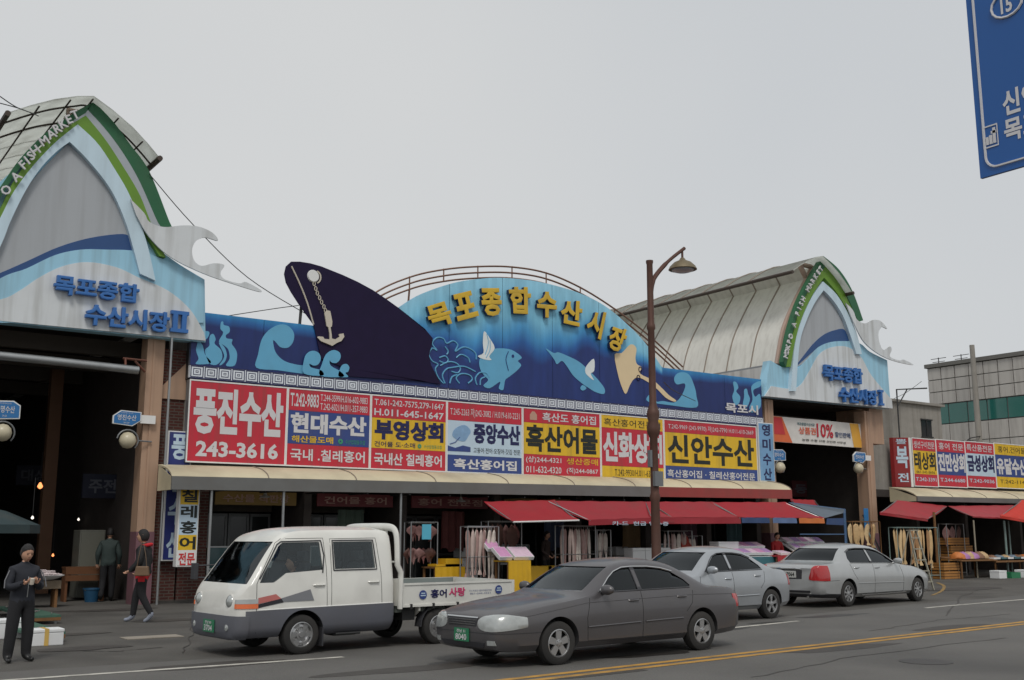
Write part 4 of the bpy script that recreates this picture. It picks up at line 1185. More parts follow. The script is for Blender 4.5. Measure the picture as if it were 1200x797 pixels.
m = MB(); m.tube([(XH0 - .2, 30.5, 5.6), (XH0 - .2, 30.5, ZA + .5), (XH0 + 2.2, 30.5, ZA + .75)], .04, 6); m.tube([(XH0 - .2, 30.5, ZA - .3), (XH0 + .6, 30.5, ZA + .55)], .03, 6); m.build('pipe_bracket', DARKSTEEL, hut)
# big tiled building beyond
XB = 55.0
ya, yb_ = atx(1088, 460, XB).y, 20.0
zt3 = atx(1150, 423, XB).z
fb = thing('office_building', 'large pale tiled building with a long green glass band behind the right-hand shops', 'building', (XB, 30, 0))
zg1, zg0 = atx(1150, 464, XB).z - .2, atx(1150, 493, XB).z
m = MB(); m.box(XB + .1, XB + 25, yb_, ya, 0, zt3 - .1); m.build('core', M('building core', (.25, .25, .24), .9), fb)
m = MB(); m.box(XB - .1, XB + 25.1, yb_ - .1, ya + .1, zt3, zt3 + .22); m.build('parapet', M('grey parapet', C(110, 108, 104), .8), fb)
TILE = M('pale facade panel', C(186, 182, 176), .6, var=.08, scale=.5, grime=.35, streak=True)
def panels(z0, z1, rows, w_):
    n = int((ya - yb_) / w_)
    for r in range(rows):
        for k in range(n):
            a0 = ya - (ya - yb_) * k / n; b0 = ya - (ya - yb_) * (k + 1) / n
            za = z0 + (z1 - z0) * r / rows; zb3 = z0 + (z1 - z0) * (r + 1) / rows
            m = MB(); m.box(XB + random.uniform(0, .015), XB + .09, b0 + .025, a0 - .025, za + .025, zb3 - .025); m.build('facade_panel', TILE, fb)
panels(zg1, zt3 - .02, 3, .85)
panels(zg0 - 3.1, zg0, 3, 1.1)
GG = M('green tinted glass', C(38, 104, 96), .12, var=.1, scale=.4, spec=.8)
n = 14
for k in range(n):
    a0 = ya - (ya - yb_) * k / n; b0 = ya - (ya - yb_) * (k + 1) / n
    m = MB(); m.box(XB + .04, XB + .09, b0 + .04, a0 - .04, zg0 + .04, zg1 - .04); m.build('glass_pane', GG, fb)
m = MB(); m.box(XB + .05, XB + .095, yb_, ya, zg0, zg0 + .04); m.box(XB + .05, XB + .095, yb_, ya, zg1 - .04, zg1); m.build('window_rail', DARKSTEEL, fb)
# antennas and utility pole
for (px_, py_) in ((1127, 418), (1100, 415)):
    v = atx(px_, py_ + 10, XB + 2)
    m = MB(); m.tube([(v.x, v.y, zt3), (v.x, v.y, zt3 + .9)], .03, 5)
    for k in range(3): m.tube([(v.x, v.y - .5 + .1 * k, zt3 + .85 - .2 * k), (v.x, v.y + .5 - .1 * k, zt3 + .85 - .2 * k)], .02, 5)
    tag(m.build('roof_antenna', DARKSTEEL), {1127: 'thin television antenna left of the concrete pole on the tiled building roof', 1100: 'thin television antenna near the left end of the tiled building roof'}[px_], 'antenna')
up = aty(1144, 470, 33); upt = aty(1142, 405, 33)
t = thing('utility_pole', 'plain concrete utility pole in front of the tiled building', 'utility pole', (up.x, 33, 0))
m = MB(); m.lathe([(.2, 0), (.13, upt.z)], (up.x, 33, 0), n=12); m.build('pole', CONC, t, smooth=40)
m = MB()
for k, (dx, dz_) in enumerate(((-1.5, 0), (-1.3, -.35), (-1.1, -.6))): m.tube([(up.x, 32.9, 6.9 + dz_), (up.x + dx, 32.6, 6.7 + dz_), (up.x + dx - .8, 32.6, 6.3 + dz_)], .03, 5)
m.build('cable_bracket', DARKSTEEL, t)
# overhead cables
def cable(name, pts, label, r=.012):
    m = MB(); m.tube(cat(pts, 6), r, 5)
    return tag(m.build(name, WIRE), label, 'cable')
P = lambda x, y, Y: tuple(aty(x, y, Y))
cable('overhead_cable', [P(175, 204, 26), P(225, 262, 26.3), P(290, 325, 26.6), P(362, 370, 27)], 'thin cable slanting from the left arch down to the ship bow')
cable('overhead_cable', [P(0, 113, 24), P(20, 126, 24.5), P(42, 134, 25.8)], 'thin cable reaching the top of the left arch from the picture edge')
cable('overhead_cable', [P(0, 121, 24), P(25, 128, 24.5), P(45, 136, 25.8)], 'lower thin cable reaching the top of the left arch')
cable('overhead_cable', [P(262, 371, 28), P(320, 362, 28), P(350, 358, 28)], 'faint cable above the left end of the mural')
cable('overhead_cable', [P(1080, 447, 31), P(1062, 460, 31), P(1046, 468, 31)], 'short cable above the concrete hut')
cable('overhead_cable', [P(778, 448, 19.1), P(790, 458, 22), P(815, 470, 26.2)], 'short loose cable from the street lamp to the mural')
# ================================================================== VEHICLES
def PAINT(name, col, metal=.5, rough=.35, var=.04, grime=.15):
    return M(name, col, rough, metal=metal, var=var, coat=.6, grime=grime, grime_col=(.12, .10, .08))
GLASS = bpy.data.materials.new('tinted car glass'); GLASS.use_nodes = True
_t = GLASS.node_tree; _t.nodes.clear()
_o = _t.nodes.new('ShaderNodeOutputMaterial'); _mix = _t.nodes.new('ShaderNodeMixShader'); _tr = _t.nodes.new('ShaderNodeBsdfTransparent'); _gl = _t.nodes.new('ShaderNodeBsdfGlossy'); _fr = _t.nodes.new('ShaderNodeFresnel')
_tr.inputs[0].default_value = (.50, .54, .54, 1); _gl.inputs['Roughness'].default_value = .05; _gl.inputs['Color'].default_value = (.8, .85, .88, 1); _fr.inputs[0].default_value = 1.5
_t.links.new(_fr.outputs[0], _mix.inputs[0]); _t.links.new(_tr.outputs[0], _mix.inputs[1]); _t.links.new(_gl.outputs[0], _mix.inputs[2]); _t.links.new(_mix.outputs[0], _o.inputs[0])
GLASST = GLASS.copy(); GLASST.name = 'clear cab glass'; GLASST.node_tree.nodes['Transparent BSDF'].inputs[0].default_value = (.82, .86, .86, 1)
GLASSD = GLASS.copy(); GLASSD.name = 'dark tinted car glass'
GLASSD.node_tree.nodes['Transparent BSDF'].inputs[0].default_value = (.05, .055, .06, 1)
LENS = M('clear lamp lens', (.42, .44, .43), .22, metal=.25, var=.2, scale=12, coat=1)
REDL = M('red lamp lens', C(170, 24, 26), .2, var=.15, scale=15, coat=1)
ORGL = M('orange lamp lens', C(225, 105, 40), .25, var=.15, scale=15, coat=1)
CHROME = M('chrome', (.62, .62, .62), .15, metal=1, var=0)
RIMM = M('alloy rim', (.42, .42, .42), .35, metal=.8, var=.15)
CABIN = M('dark cabin trim', (.03, .03, .032), .8, var=.2)
PLASTIC = M('dark plastic trim', (.04, .04, .045), .6, var=.15)
TYRE = M('tyre rubber', (.022, .021, .02), .85, var=.25, grime=.3, grime_col=(.09, .08, .07))
SEAT = M('seat fabric', (.10, .10, .11), .9, var=.2)
GREENPL = M('green number plate', C(42, 120, 84), .45, var=.1)
WHITEPL = M('white number plate', C(190, 190, 186), .45, var=.05)
def interp(keys, n=4):
    ks = [tuple(k) for k in keys]
    out = []
    m = len(ks)
    for i in range(m - 1):
        p0, p1, p2, p3 = ks[max(0, i - 1)], ks[i], ks[i + 1], ks[min(m - 1, i + 2)]
        for k in range(n):
            t = k / n
            # finite-difference hermite keeps uneven stations from overshooting
            row = []
            h = p2[0] - p1[0]
            for c in range(len(p1)):
                m1 = (p2[c] - p0[c]) / max(1e-6, p2[0] - p0[0]) * h
                m2 = (p3[c] - p1[c]) / max(1e-6, p3[0] - p1[0]) * h
                row.append((2 * t ** 3 - 3 * t * t + 1) * p1[c] + (t ** 3 - 2 * t * t + t) * m1 + (-2 * t ** 3 + 3 * t * t) * p2[c] + (t ** 3 - t * t) * m2)
            row[0] = p1[0] + h * t
            out.append(tuple(row))
    out.append(ks[-1])
    return out
def ring(k):
    x, zb, w, zs, zt0, wb, zr, wr, zt = k
    h = [(0, zb), (.6 * w, zb), (.88 * w, zb + .015), (.975 * w, zb + .10), (w, zs), (.992 * w, zs + (zt0 - zs) * .55), (wb, zt0),
         (wb + (wr - wb) * .5 + .012, zt0 + (zr - zt0) * .5), (wr, zr), (.82 * wr, zr + (zt - zr) * .55), (.45 * wr, zr + (zt - zr) * .88), (0, zt)]
    c = cat(h[3:], 2)
    return h[:3] + [tuple(p) for p in c]
class Shell:
    def __init__(s, keys, sub=4):
        s.rows = interp(keys, sub)
        s.xc = (s.rows[0][0] + s.rows[-1][0]) / 2
        s.L = s.rows[-1][0] - s.rows[0][0]
    def mesh(s, d=0.0, x0=None, x1=None, floor=None):
        V = []; N = None; rows = s.rows
        if x0 is not None: rows = [r for r in rows if x0 <= r[0] <= x1]
        for r in rows:
            h = ring(r)
            w = r[2]
            zc = (r[1] + r[8]) / 2
            hh = (r[8] - r[1]) / 2
            p = [(y * (w - d) / w, zc + (z - zc) * (hh - d) / hh) for y, z in h]
            if floor is not None: p = [(y, max(floor + .0001 * i, z)) for i, (y, z) in enumerate(p)]
            full = p + [(-y, z) for y, z in p[-2:0:-1]]
            x = s.xc + (r[0] - s.xc) * (s.L - 2 * d) / s.L
            N = len(full)
            V += [(x, y, z) for y, z in full]
        F = []
        R_ = len(rows)
        for i in range(R_ - 1):
            for k in range(N):
                F.append((i * N + k, i * N + (k + 1) % N, (i + 1) * N + (k + 1) % N, (i + 1) * N + k))
        F.append(tuple(range(N)))
        F.append(tuple((R_ - 1) * N + k for k in range(N)))
        me = bpy.data.meshes.new('shell'); me.from_pydata(V, [], F); fixn(me)
        return me
    def row(s, x):
        for a, b in zip(s.rows, s.rows[1:]):
            if a[0] <= x <= b[0]:
                f = (x - a[0]) / (b[0] - a[0])
                return tuple(a[i] + (b[i] - a[i]) * f for i in range(9))
        return s.rows[0] if x < s.rows[0][0] else s.rows[-1]
    def y(s, x, z):
        h = ring(s.row(x))[3:]
        for a, b in zip(h, h[1:]):
            if a[1] <= z <= b[1] and b[1] > a[1]:
                return a[0] + (b[0] - a[0]) * (z - a[1]) / (b[1] - a[1])
        return h[0][0] if z < h[0][1] else h[-1][0]
def mb_mesh(mb):
    me = bpy.data.meshes.new('cutter'); me.from_pydata(mb.v, [], mb.f); fixn(me); return me
def boolean(A, ops):
    obs = []
    o = bpy.data.objects.new('work', A); SS.collection.objects.link(o); obs.append(o)
    for op, B in ops:
        c = bpy.data.objects.new('tool', B); SS.collection.objects.link(c); obs.append(c)
        md = o.modifiers.new('b', 'BOOLEAN'); md.operation = op; md.solver = 'EXACT'; md.object = c
        md.use_self = False
    me = evaluated(o)
    for q in obs: bpy.data.objects.remove(q)
    return me
def place(me, name, mats, parent, deg=35, classify=None):
    me.materials.clear()
    for m in (mats if isinstance(mats, list) else [mats]): me.materials.append(m)
    for p in me.polygons: p.material_index = classify(p.center) if classify else 0
    smooth_by_angle(me, deg)
    ob = bpy.data.objects.new(name, me); COL.objects.link(ob); ob.parent = parent
    return ob
def side_prism(pts, y0, y1): m = MB(); m.py(pts, y0, y1); return mb_mesh(m)
def front_prism(pts, x0, x1): m = MB(); m.px(pts, x0, x1); return mb_mesh(m)
def wheel(parent, x, y, r, w, style, out, steer=0, dual=False):
    """out = -1 when the outer face looks to -y"""
    hub = MB(); hub.lathe([(r * .25, -w * .3), (r * .25, w * .3)], (x, y, r), 'y', 12)
    h = hub.build('wheel', DARKSTEEL, parent)
    t = MB()
    hw = w / 2
    t.lathe([(r * .64, -hw * .85), (r * .66, -hw), (r * .86, -hw * 1.02), (r * .97, -hw * .82), (r, -hw * .5), (r, hw * .5), (r * .97, hw * .82), (r * .86, hw * 1.02), (r * .66, hw), (r * .64, hw * .85)], (x, y, r), 'y', 32)
    # open the inner bore
    t.f = [f for f in t.f if len(f) == 4]; t.m = t.m[:len(t.f)]
    t.add([], [])
    t.build('tyre', TYRE, h, smooth=40)
    rm = MB()
    yo = out * hw
    fn = lambda u, v, d: (x + u, y + d, r + v)
    ro = r * .645
    rm.lathe([(ro, -hw * .9), (ro, hw * .9)], (x, y, r), 'y', 28)
    rm.f = [f for f in rm.f if len(f) == 4]; rm.m = rm.m[:len(rm.f)]
    # outer lip
    rm.lathe([(ro, yo * .92), (ro * .93, yo * .98), (ro * .88, yo * .7)], (x, y, r), 'y', 28); rm.f = [f for f in rm.f if len(f) == 4]; rm.m = rm.m[:len(rm.f)]
    rm.lathe([(ro * .99, yo * .15), (ro * .98, yo * .1)], (x, y, r), 'y', 20, mi=1)
    if style == 'steel':
        rm.lathe([(ro * .9, yo * .55), (ro * .62, yo * .75), (ro * .5, yo * .6)], (x, y, r), 'y', 24)
        for k in range(6):
            a = k * PI / 3
            c_, s_ = math.cos(a), math.sin(a)
            pts = [(.42, -.14), (.9, -.26), (.9, .26), (.42, .14)]
            rm.prism([(ro * (p * c_ - q * s_), ro * (p * s_ + q * c_)) for p, q in pts], fn, yo * .5, yo * .74)
        rm.lathe([(ro * .42, yo * .5), (ro * .42, yo * .78), (ro * .25, yo * .8), (ro * .22, yo * .95), (0, yo * .95)], (x, y, r), 'y', 16)
    else:
        n, a0, a1, b0, b1 = {'five': (5, .2, .23, .27, .13), 'fivethin': (5, .12, .14, .2, .1), 'eight': (8, .1, .1, .14, .09)}[style]
        for k in range(n):
            a = k * 2 * PI / n + .3
            c_, s_ = math.cos(a), math.sin(a)
            pts = [(.12, -a0), (.5, -a1), (.92, -b0), (.92, b0), (.5, a1), (.12, a0)]
            rm.prism([(ro * (p * c_ - q * s_), ro * (p * s_ + q * c_)) for p, q in pts], fn, yo * .55, yo * .84)
        rm.lathe([(ro * .3, yo * .5), (ro * .28, yo * .86), (ro * .14, yo * .92), (0, yo * .92)], (x, y, r), 'y', 14)
        for k in range(5):
            a = k * 2 * PI / 5
            rm.lathe([(ro * .05, yo * .84), (ro * .04, yo * .9), (0, yo * .9)], (x + ro * .2 * math.cos(a), y, r + ro * .2 * math.sin(a)), 'y', 6, mi=1)
    rm.build('rim', [RIMM, DARKSTEEL], h, smooth=35)
    return h
def strip_on(sh, pts, sgn, r, lift=.003):
    """a thin line lying on the body side, through (x, z) points"""
    P = []
    for (x, z) in pts: P.append((x, sgn * (sh.y(x, z) + lift), z))
    m = MB(); m.tube(P, r, 5); return m
def dense(pts, n=6):
    out = []
    for a, b in zip(pts, pts[1:]):
        for k in range(n): out.append((a[0] + (b[0] - a[0]) * k / n, a[1] + (b[1] - a[1]) * k / n))
    return out + [pts[-1]]
def seats(root, xs, w, z0, z1, sw=.5):
    for x in xs:
        for sy in (-1, 1):
            m = MB(); m.hexa([(x - .25, sy * w - sw / 2, z0 - .12), (x + .25, sy * w - sw / 2, z0 - .12), (x + .25, sy * w + sw / 2, z0 - .12), (x - .25, sy * w + sw / 2, z0 - .12), (x - .25, sy * w - sw / 2, z0 + .06), (x + .2, sy * w - sw / 2, z0), (x + .2, sy * w + sw / 2, z0), (x - .25, sy * w + sw / 2, z0 + .06)])
            m.hexa([(x + .15, sy * w - sw / 2, z0), (x + .3, sy * w - sw / 2, z0), (x + .3, sy * w + sw / 2, z0), (x + .15, sy * w + sw / 2, z0), (x + .33, sy * w - sw * .36, z1), (x + .42, sy * w - sw * .36, z1), (x + .42, sy * w + sw * .36, z1), (x + .33, sy * w + sw * .36, z1)])
            m.box(x + .33, x + .41, sy * w - .12, sy * w + .12, z1 + .03, z1 + .17)
            m.build('seat', SEAT, root, bevel=.02)
def vehicle(name, label, loc, rz, keys, paint, c, group=None, catg='car'):
    root = thing(name, label, catg, loc, rz, group, local=True)
    sh = Shell(keys)
    r, ax = c['r'], c['ax']
    cut = MB()
    for a in ax:
        for sy in (-1, 1):
            cut.lathe([(r * c.get('archk', 1.16), sy * .5), (r * c.get('archk', 1.16), sy * 1.3)], (a, 0, r + .01), 'y', 40)
    arches = mb_mesh(cut)
    gx0, gx1 = c['cab']
    cav = sh.mesh(.045, gx0, gx1, c['floor'])
    tools = [('DIFFERENCE', cav)]
    wins = []
    for nm, kind, pts, lo, hi, gm in c['win']:
        cm = (lambda: side_prism(pts, lo, hi)) if kind == 's' else (lambda: front_prism(pts, lo, hi))
        tools.append(('DIFFERENCE', cm()))
        wins.append((nm, cm(), gm))
    tools.append(('DIFFERENCE', arches))
    body = boolean(sh.mesh(0), tools)
    inner = sh
    def cl(p):
        for a in ax:
            if math.hypot(p.x - a, p.z - r - .01) < r * c.get('archk', 1.16) + .002: return 1
        if gx0 - .02 < p.x < gx1 + .02 and p.z > c['floor'] - .02:
            rw = sh.row(p.x)
            if abs(p.y) < sh.y(p.x, p.z) - .03 and p.z < rw[8] - .03 and p.z > c['floor'] - .01: return 1
        if p.z < rw_low: return 1
        return 0
    rw_low = c.get('low', .2)
    place(body, 'body', [paint, CABIN], root, 35, cl)
    for nm, cm, gm in wins:
        if nm == 'side_window':
            for sy in (-1, 1):
                me = boolean(sh.mesh(.010), [('INTERSECT', cm.copy()), ('DIFFERENCE', sh.mesh(.016)), ('INTERSECT', side_prism([(-2, 0), (6, 0), (6, 3), (-2, 3)], sy * .2, sy * 2))])
                place(me, nm, gm, root, 60)
        else:
            me = boolean(sh.mesh(.010), [('INTERSECT', cm), ('DIFFERENCE', sh.mesh(.016))])
            place(me, nm, gm, root, 60)
    for nm, kind, pts, lo, hi, mt, out in c.get('pieces', []):
        cm = side_prism(pts, lo, hi) if kind == 's' else front_prism(pts, lo, hi)
        me = boolean(sh.mesh(-out), [('INTERSECT', cm), ('DIFFERENCE', sh.mesh(.01))] + ([('DIFFERENCE', arches.copy())] if out < .0061 else []))
        place(me, nm, mt, root, 50)
    for x in ax:
        for sy in (-1, 1):
            wheel(root, x, sy * (c['hw'] - c['tw'] / 2 - .02), r, c['tw'], c['rim'], sy)
    # wheel-arch lips and door shut lines
    SEAM = M('panel gap', (.008, .008, .008), .8, var=0)
    for sy in (-1, 1):
        for pts in c.get('seams', []):
            strip_on(sh, dense(pts), sy, .004, .000).build('shut_line', SEAM, root)
        for pts, rr, mt in c.get('trims', []):
            strip_on(sh, dense(pts), sy, rr, .004).build('side_trim', mt, root)
        for (x, z) in c.get('handles', []):
            y = sy * (sh.y(x, z) + .012)
            m = MB(); m.tube([(x - .09, y - sy * .015, z), (x - .07, y + sy * .008, z), (x + .07, y + sy * .008, z), (x + .09, y - sy * .015, z)], .014, 6)
            m.build('door_handle', c.get('hmat', paint), root, smooth=True)
        if 'mirror' in c:
            x, z = c['mirror']
            y = sh.y(x, z)
            m = MB()
            m.lathe([(0, -.10), (.055, -.085), (.085, -.03), (.09, .03), (.07, .085), (0, .10)], (0, 0, 0), 'y', 12)
            m.v = [(x + a * .62, sy * (y + .13) + b * 1.15, z + .035 + cc * .80) for a, b, cc in m.v]
            m.tube([(x + .02, sy * (y - .02), z - .03), (x + .0, sy * (y + .08), z)], .025, 6)
            mo = m.build('side_mirror', c.get('mmat', paint), root, smooth=50)
    seats(root, c['seatx'], c['hw'] * .42, c['seatz'], c['seatt'])
    m = MB()
    sxw, szw = c['steer']
    m.tube([(sxw + .05 * math.sin(a), c['hw'] * .42 * -1 + .17 * math.cos(a), szw + .17 * math.sin(a)) for a in [k * PI / 8 for k in range(16)]], .014, 6, closed=True)
    m.tube([(sxw - .2, -c['hw'] * .42, szw - .15), (sxw, -c['hw'] * .42, szw)], .02, 6)
    m.build('steering_wheel', PLASTIC, root)
    m = MB(); m.box(c['dash'][0], c['dash'][1], -c['hw'] * .8, c['hw'] * .8, c['floor'] + .1, c['dash'][2]); m.build('dashboard', CABIN, root, bevel=.03)
    return root, sh
def plate(root, x, z, w_, h_, txt, mt, lm, face=-1, tilt=0):
    m = MB(); m.box(x, x + face * .012, -w_ / 2, w_ / 2, z - h_ / 2, z + h_ / 2); p = m.build('number_plate', mt, root)
    m = MB()
    xx = x + face * .017
    for st, u0, v0, u1, v1 in txt:
        m.text(st, u0, v0, u1, v1, lambda u, v, d: (xx, face * (u - .5) * w_ , z + (v - .5) * h_), .02)
    m.build('plate_lettering', lm, p, kind='stuff')
HP = lambda p, n: (p[0] - math.sin(n) * 0, p[1])
def root_at(contact, hdg, hw): return (contact[0] - math.sin(hdg) * (hw - .09), contact[1] + math.cos(hdg) * (hw - .09), 0)

# ---- dark grey sedan driving in the near part of the far lane
h1 = math.atan2(.24, 2.77)
DARKP = M('dark grey metallic paint', C(92, 90, 92), .36, metal=.4, var=.06, coat=.3, grime=.3, grime_col=(.10, .09, .08))
K1 = [(-.96, .34, .50, .45, .56, .48, .60, .44, .62), (-.92, .25, .69, .47, .61, .65, .65, .59, .675), (-.74, .20, .81, .49, .67, .77, .71, .69, .745), (-.45, .19, .87, .50, .73, .82, .77, .72, .81),
      (0, .19, .885, .52, .79, .835, .83, .74, .87), (.38, .19, .89, .53, .84, .84, .87, .76, .915), (.62, .19, .89, .54, .875, .84, .94, .77, 1.03), (.92, .19, .89, .54, .89, .84, 1.12, .70, 1.21),
      (1.18, .19, .89, .54, .90, .84, 1.25, .63, 1.33), (1.6, .19, .89, .54, .905, .84, 1.29, .61, 1.385), (2.0, .19, .89, .54, .91, .84, 1.285, .61, 1.385), (2.35, .19, .89, .54, .915, .84, 1.23, .63, 1.335),
      (2.65, .19, .885, .54, .915, .835, 1.10, .70, 1.21), (2.95, .19, .88, .54, .91, .83, .965, .76, 1.03), (3.15, .20, .875, .54, .90, .82, .93, .75, .955), (3.45, .22, .86, .55, .88, .79, .91, .72, .93), (3.66, .25, .80, .56, .84, .74, .88, .66, .90), (3.74, .36, .66, .56, .76, .64, .80, .58, .82)]
side1 = [(.76, .935), (1.02, 1.125), (1.16, 1.20), (1.32, 1.245), (1.5, 1.255), (1.5, .945)]
side2 = [(1.56, .945), (1.56, 1.255), (1.85, 1.25), (2.1, 1.225), (2.3, 1.175), (2.5, 1.06), (2.58, .975), (2.55, .955)]
BODYG = DARKP
c1 = dict(r=.29, ax=(0, 2.77), cab=(.62, 2.95), floor=.42, hw=.89, tw=.19, rim='five', archk=1.17,
    win=[('windscreen', 'f', [(-.66, .955), (.66, .955), (.56, 1.27), (-.56, 1.27)], .3, 1.5, GLASS), ('rear_window', 'f', [(-.62, 1.0), (.62, 1.0), (.52, 1.26), (-.52, 1.26)], 2.15, 3.2, GLASSD),
         ('side_window', 's', side1, -1.2, 1.2, GLASS), ('side_window', 's', side2, -1.2, 1.2, GLASSD)],
    pieces=[('headlight', 'f', cat([(s_ * .36, .57), (s_ * .42, .50), (s_ * .60, .475), (s_ * .80, .49), (s_ * .87, .54), (s_ * .86, .64), (s_ * .74, .69), (s_ * .54, .685), (s_ * .42, .65)], 4, True), -1.2, -.52, LENS, .008) for s_ in (-1, 1)] +
           [('grille', 'f', [(-.32, .53), (.32, .53), (.36, .64), (-.36, .64)], -1.2, -.6, PLASTIC, .006), ('lower_intake', 'f', [(-.46, .26), (.46, .26), (.50, .33), (-.50, .33)], -1.2, -.6, PLASTIC, .010),
            ('grille_bar', 'f', [(-.31, .548), (.31, .548), (.31, .556), (-.31, .556)], -1.2, -.6, CHROME, .016), ('grille_bar', 'f', [(-.32, .578), (.32, .578), (.32, .586), (-.32, .586)], -1.2, -.6, CHROME, .016), ('grille_bar', 'f', [(-.33, .608), (.33, .608), (.33, .616), (-.33, .616)], -1.2, -.6, CHROME, .016), ('grille_surround', 'f', [(-.36, .640), (.36, .640), (.36, .656), (-.36, .656)], -1.2, -.6, CHROME, .014), ('bumper_line', 'f', [(-.9, .448), (.9, .448), (.9, .456), (-.9, .456)], -1.2, -.3, PLASTIC, .004),
            ('tail_light', 'f', [(-.84, .62), (-.50, .62), (-.50, .80), (-.84, .82)], 3.5, 4, REDL, .006), ('tail_light', 'f', [(.84, .62), (.50, .62), (.50, .80), (.84, .82)], 3.5, 4, REDL, .006),
            ('fog_light', 'f', [(-.68, .30), (-.55, .30), (-.55, .36), (-.68, .36)], -1.2, -.6, LENS, .007), ('fog_light', 'f', [(.68, .30), (.55, .30), (.55, .36), (.68, .36)], -1.2, -.6, LENS, .007)],
    seams=[[(.50, .30), (.48, .60), (.56, .86)], [(1.53, .28), (1.53, .6), (1.53, .92)], [(2.42, .60), (2.55, .72), (2.60, .90)], [(.5, .29), (1.0, .275), (2.3, .275)]],
    trims=[([(.50, .475), (1.0, .485), (1.48, .495)], .012, DARKP), ([(1.58, .497), (2.0, .505), (2.34, .51)], .012, DARKP),
           ([(.74, .925), (1.0, 1.12), (1.15, 1.205), (1.33, 1.258), (1.53, 1.268), (1.85, 1.263), (2.1, 1.238), (2.32, 1.185)], .011, CHROME), ([(.78, .925), (1.5, .935), (2.55, .945)], .008, PLASTIC),
           ([(-.55, .66), (-.1, .72), (.5, .80), (1.5, .82), (2.6, .84), (3.5, .82)], .004, DARKP)],
    handles=[(1.36, .80), (2.34, .82)], mirror=(.80, .93), seatx=(1.25, 2.05), seatz=.62, seatt=1.0, steer=(1.0, .86), dash=(.66, .9, .90))
car1, sh1 = vehicle('sedan', 'dark grey sedan with green number plate driving left in front of the white truck', root_at((8.55, 11.15), h1, .89 * .87 + .01), h1, K1, DARKP, c1, 'cars and trucks along the market road')
car1.scale = (1, .87, .935)
plate(car1, -.967, .41, .34, .17, [('전남 31', .2, .66, .8, .92), ('8040', .12, .1, .88, .58)], GREENPL, SIGNWHITE)
m = MB(); m.tube([(1.75, -.55, 1.31), (1.9, -.57, 1.31)], .005, 4); m.build('trim_clip', CHROME, car1)

def pillar_strip(root, sh, pts, mt=None):
    for sy in (-1, 1):
        P = [(x, sy * (sh.y(x, z) + .004), z) for x, z in pts]; Q = [(x, sy * (sh.y(x, z) - .004), z) for x, z in pts]
        m = MB(); m.add(P + Q, [(0, 1, 2, 3), (7, 6, 5, 4), (0, 4, 5, 1), (1, 5, 6, 2), (2, 6, 7, 3), (3, 7, 4, 0)]); m.build('pillar_trim', mt or PLASTIC, root)
pillar_strip(car1, sh1, [(1.49, .945), (1.57, .945), (1.57, 1.252), (1.49, 1.252)])
# ---- silver sedan standing left-facing behind it
h2 = math.radians(4.6)
SILV = PAINT('silver grey paint', C(168, 172, 176), .5, .35)
K2 = [(-.90, .34, .45, .42, .50, .43, .52, .40, .53), (-.86, .25, .64, .45, .56, .60, .59, .55, .61), (-.70, .20, .77, .48, .63, .73, .67, .66, .71), (-.42, .19, .83, .50, .70, .79, .75, .70, .79),
      (0, .19, .855, .52, .80, .81, .84, .72, .87), (.30, .19, .86, .53, .84, .815, .88, .74, .925), (.50, .19, .86, .54, .87, .815, .96, .75, 1.04), (.78, .19, .86, .54, .885, .815, 1.15, .68, 1.23),
      (1.02, .19, .86, .54, .895, .815, 1.27, .61, 1.35), (1.4, .19, .86, .54, .90, .815, 1.31, .59, 1.40), (1.8, .19, .86, .54, .905, .815, 1.30, .59, 1.395), (2.12, .19, .86, .54, .91, .81, 1.23, .61, 1.335),
      (2.42, .19, .855, .54, .92, .805, 1.08, .68, 1.18), (2.66, .19, .85, .55, .93, .80, .985, .73, 1.03), (2.85, .20, .845, .55, .93, .79, .95, .72, .97), (3.08, .22, .82, .56, .90, .76, .92, .68, .94), (3.25, .25, .76, .57, .84, .70, .87, .62, .89), (3.33, .36, .58, .57, .74, .56, .78, .5, .80)]
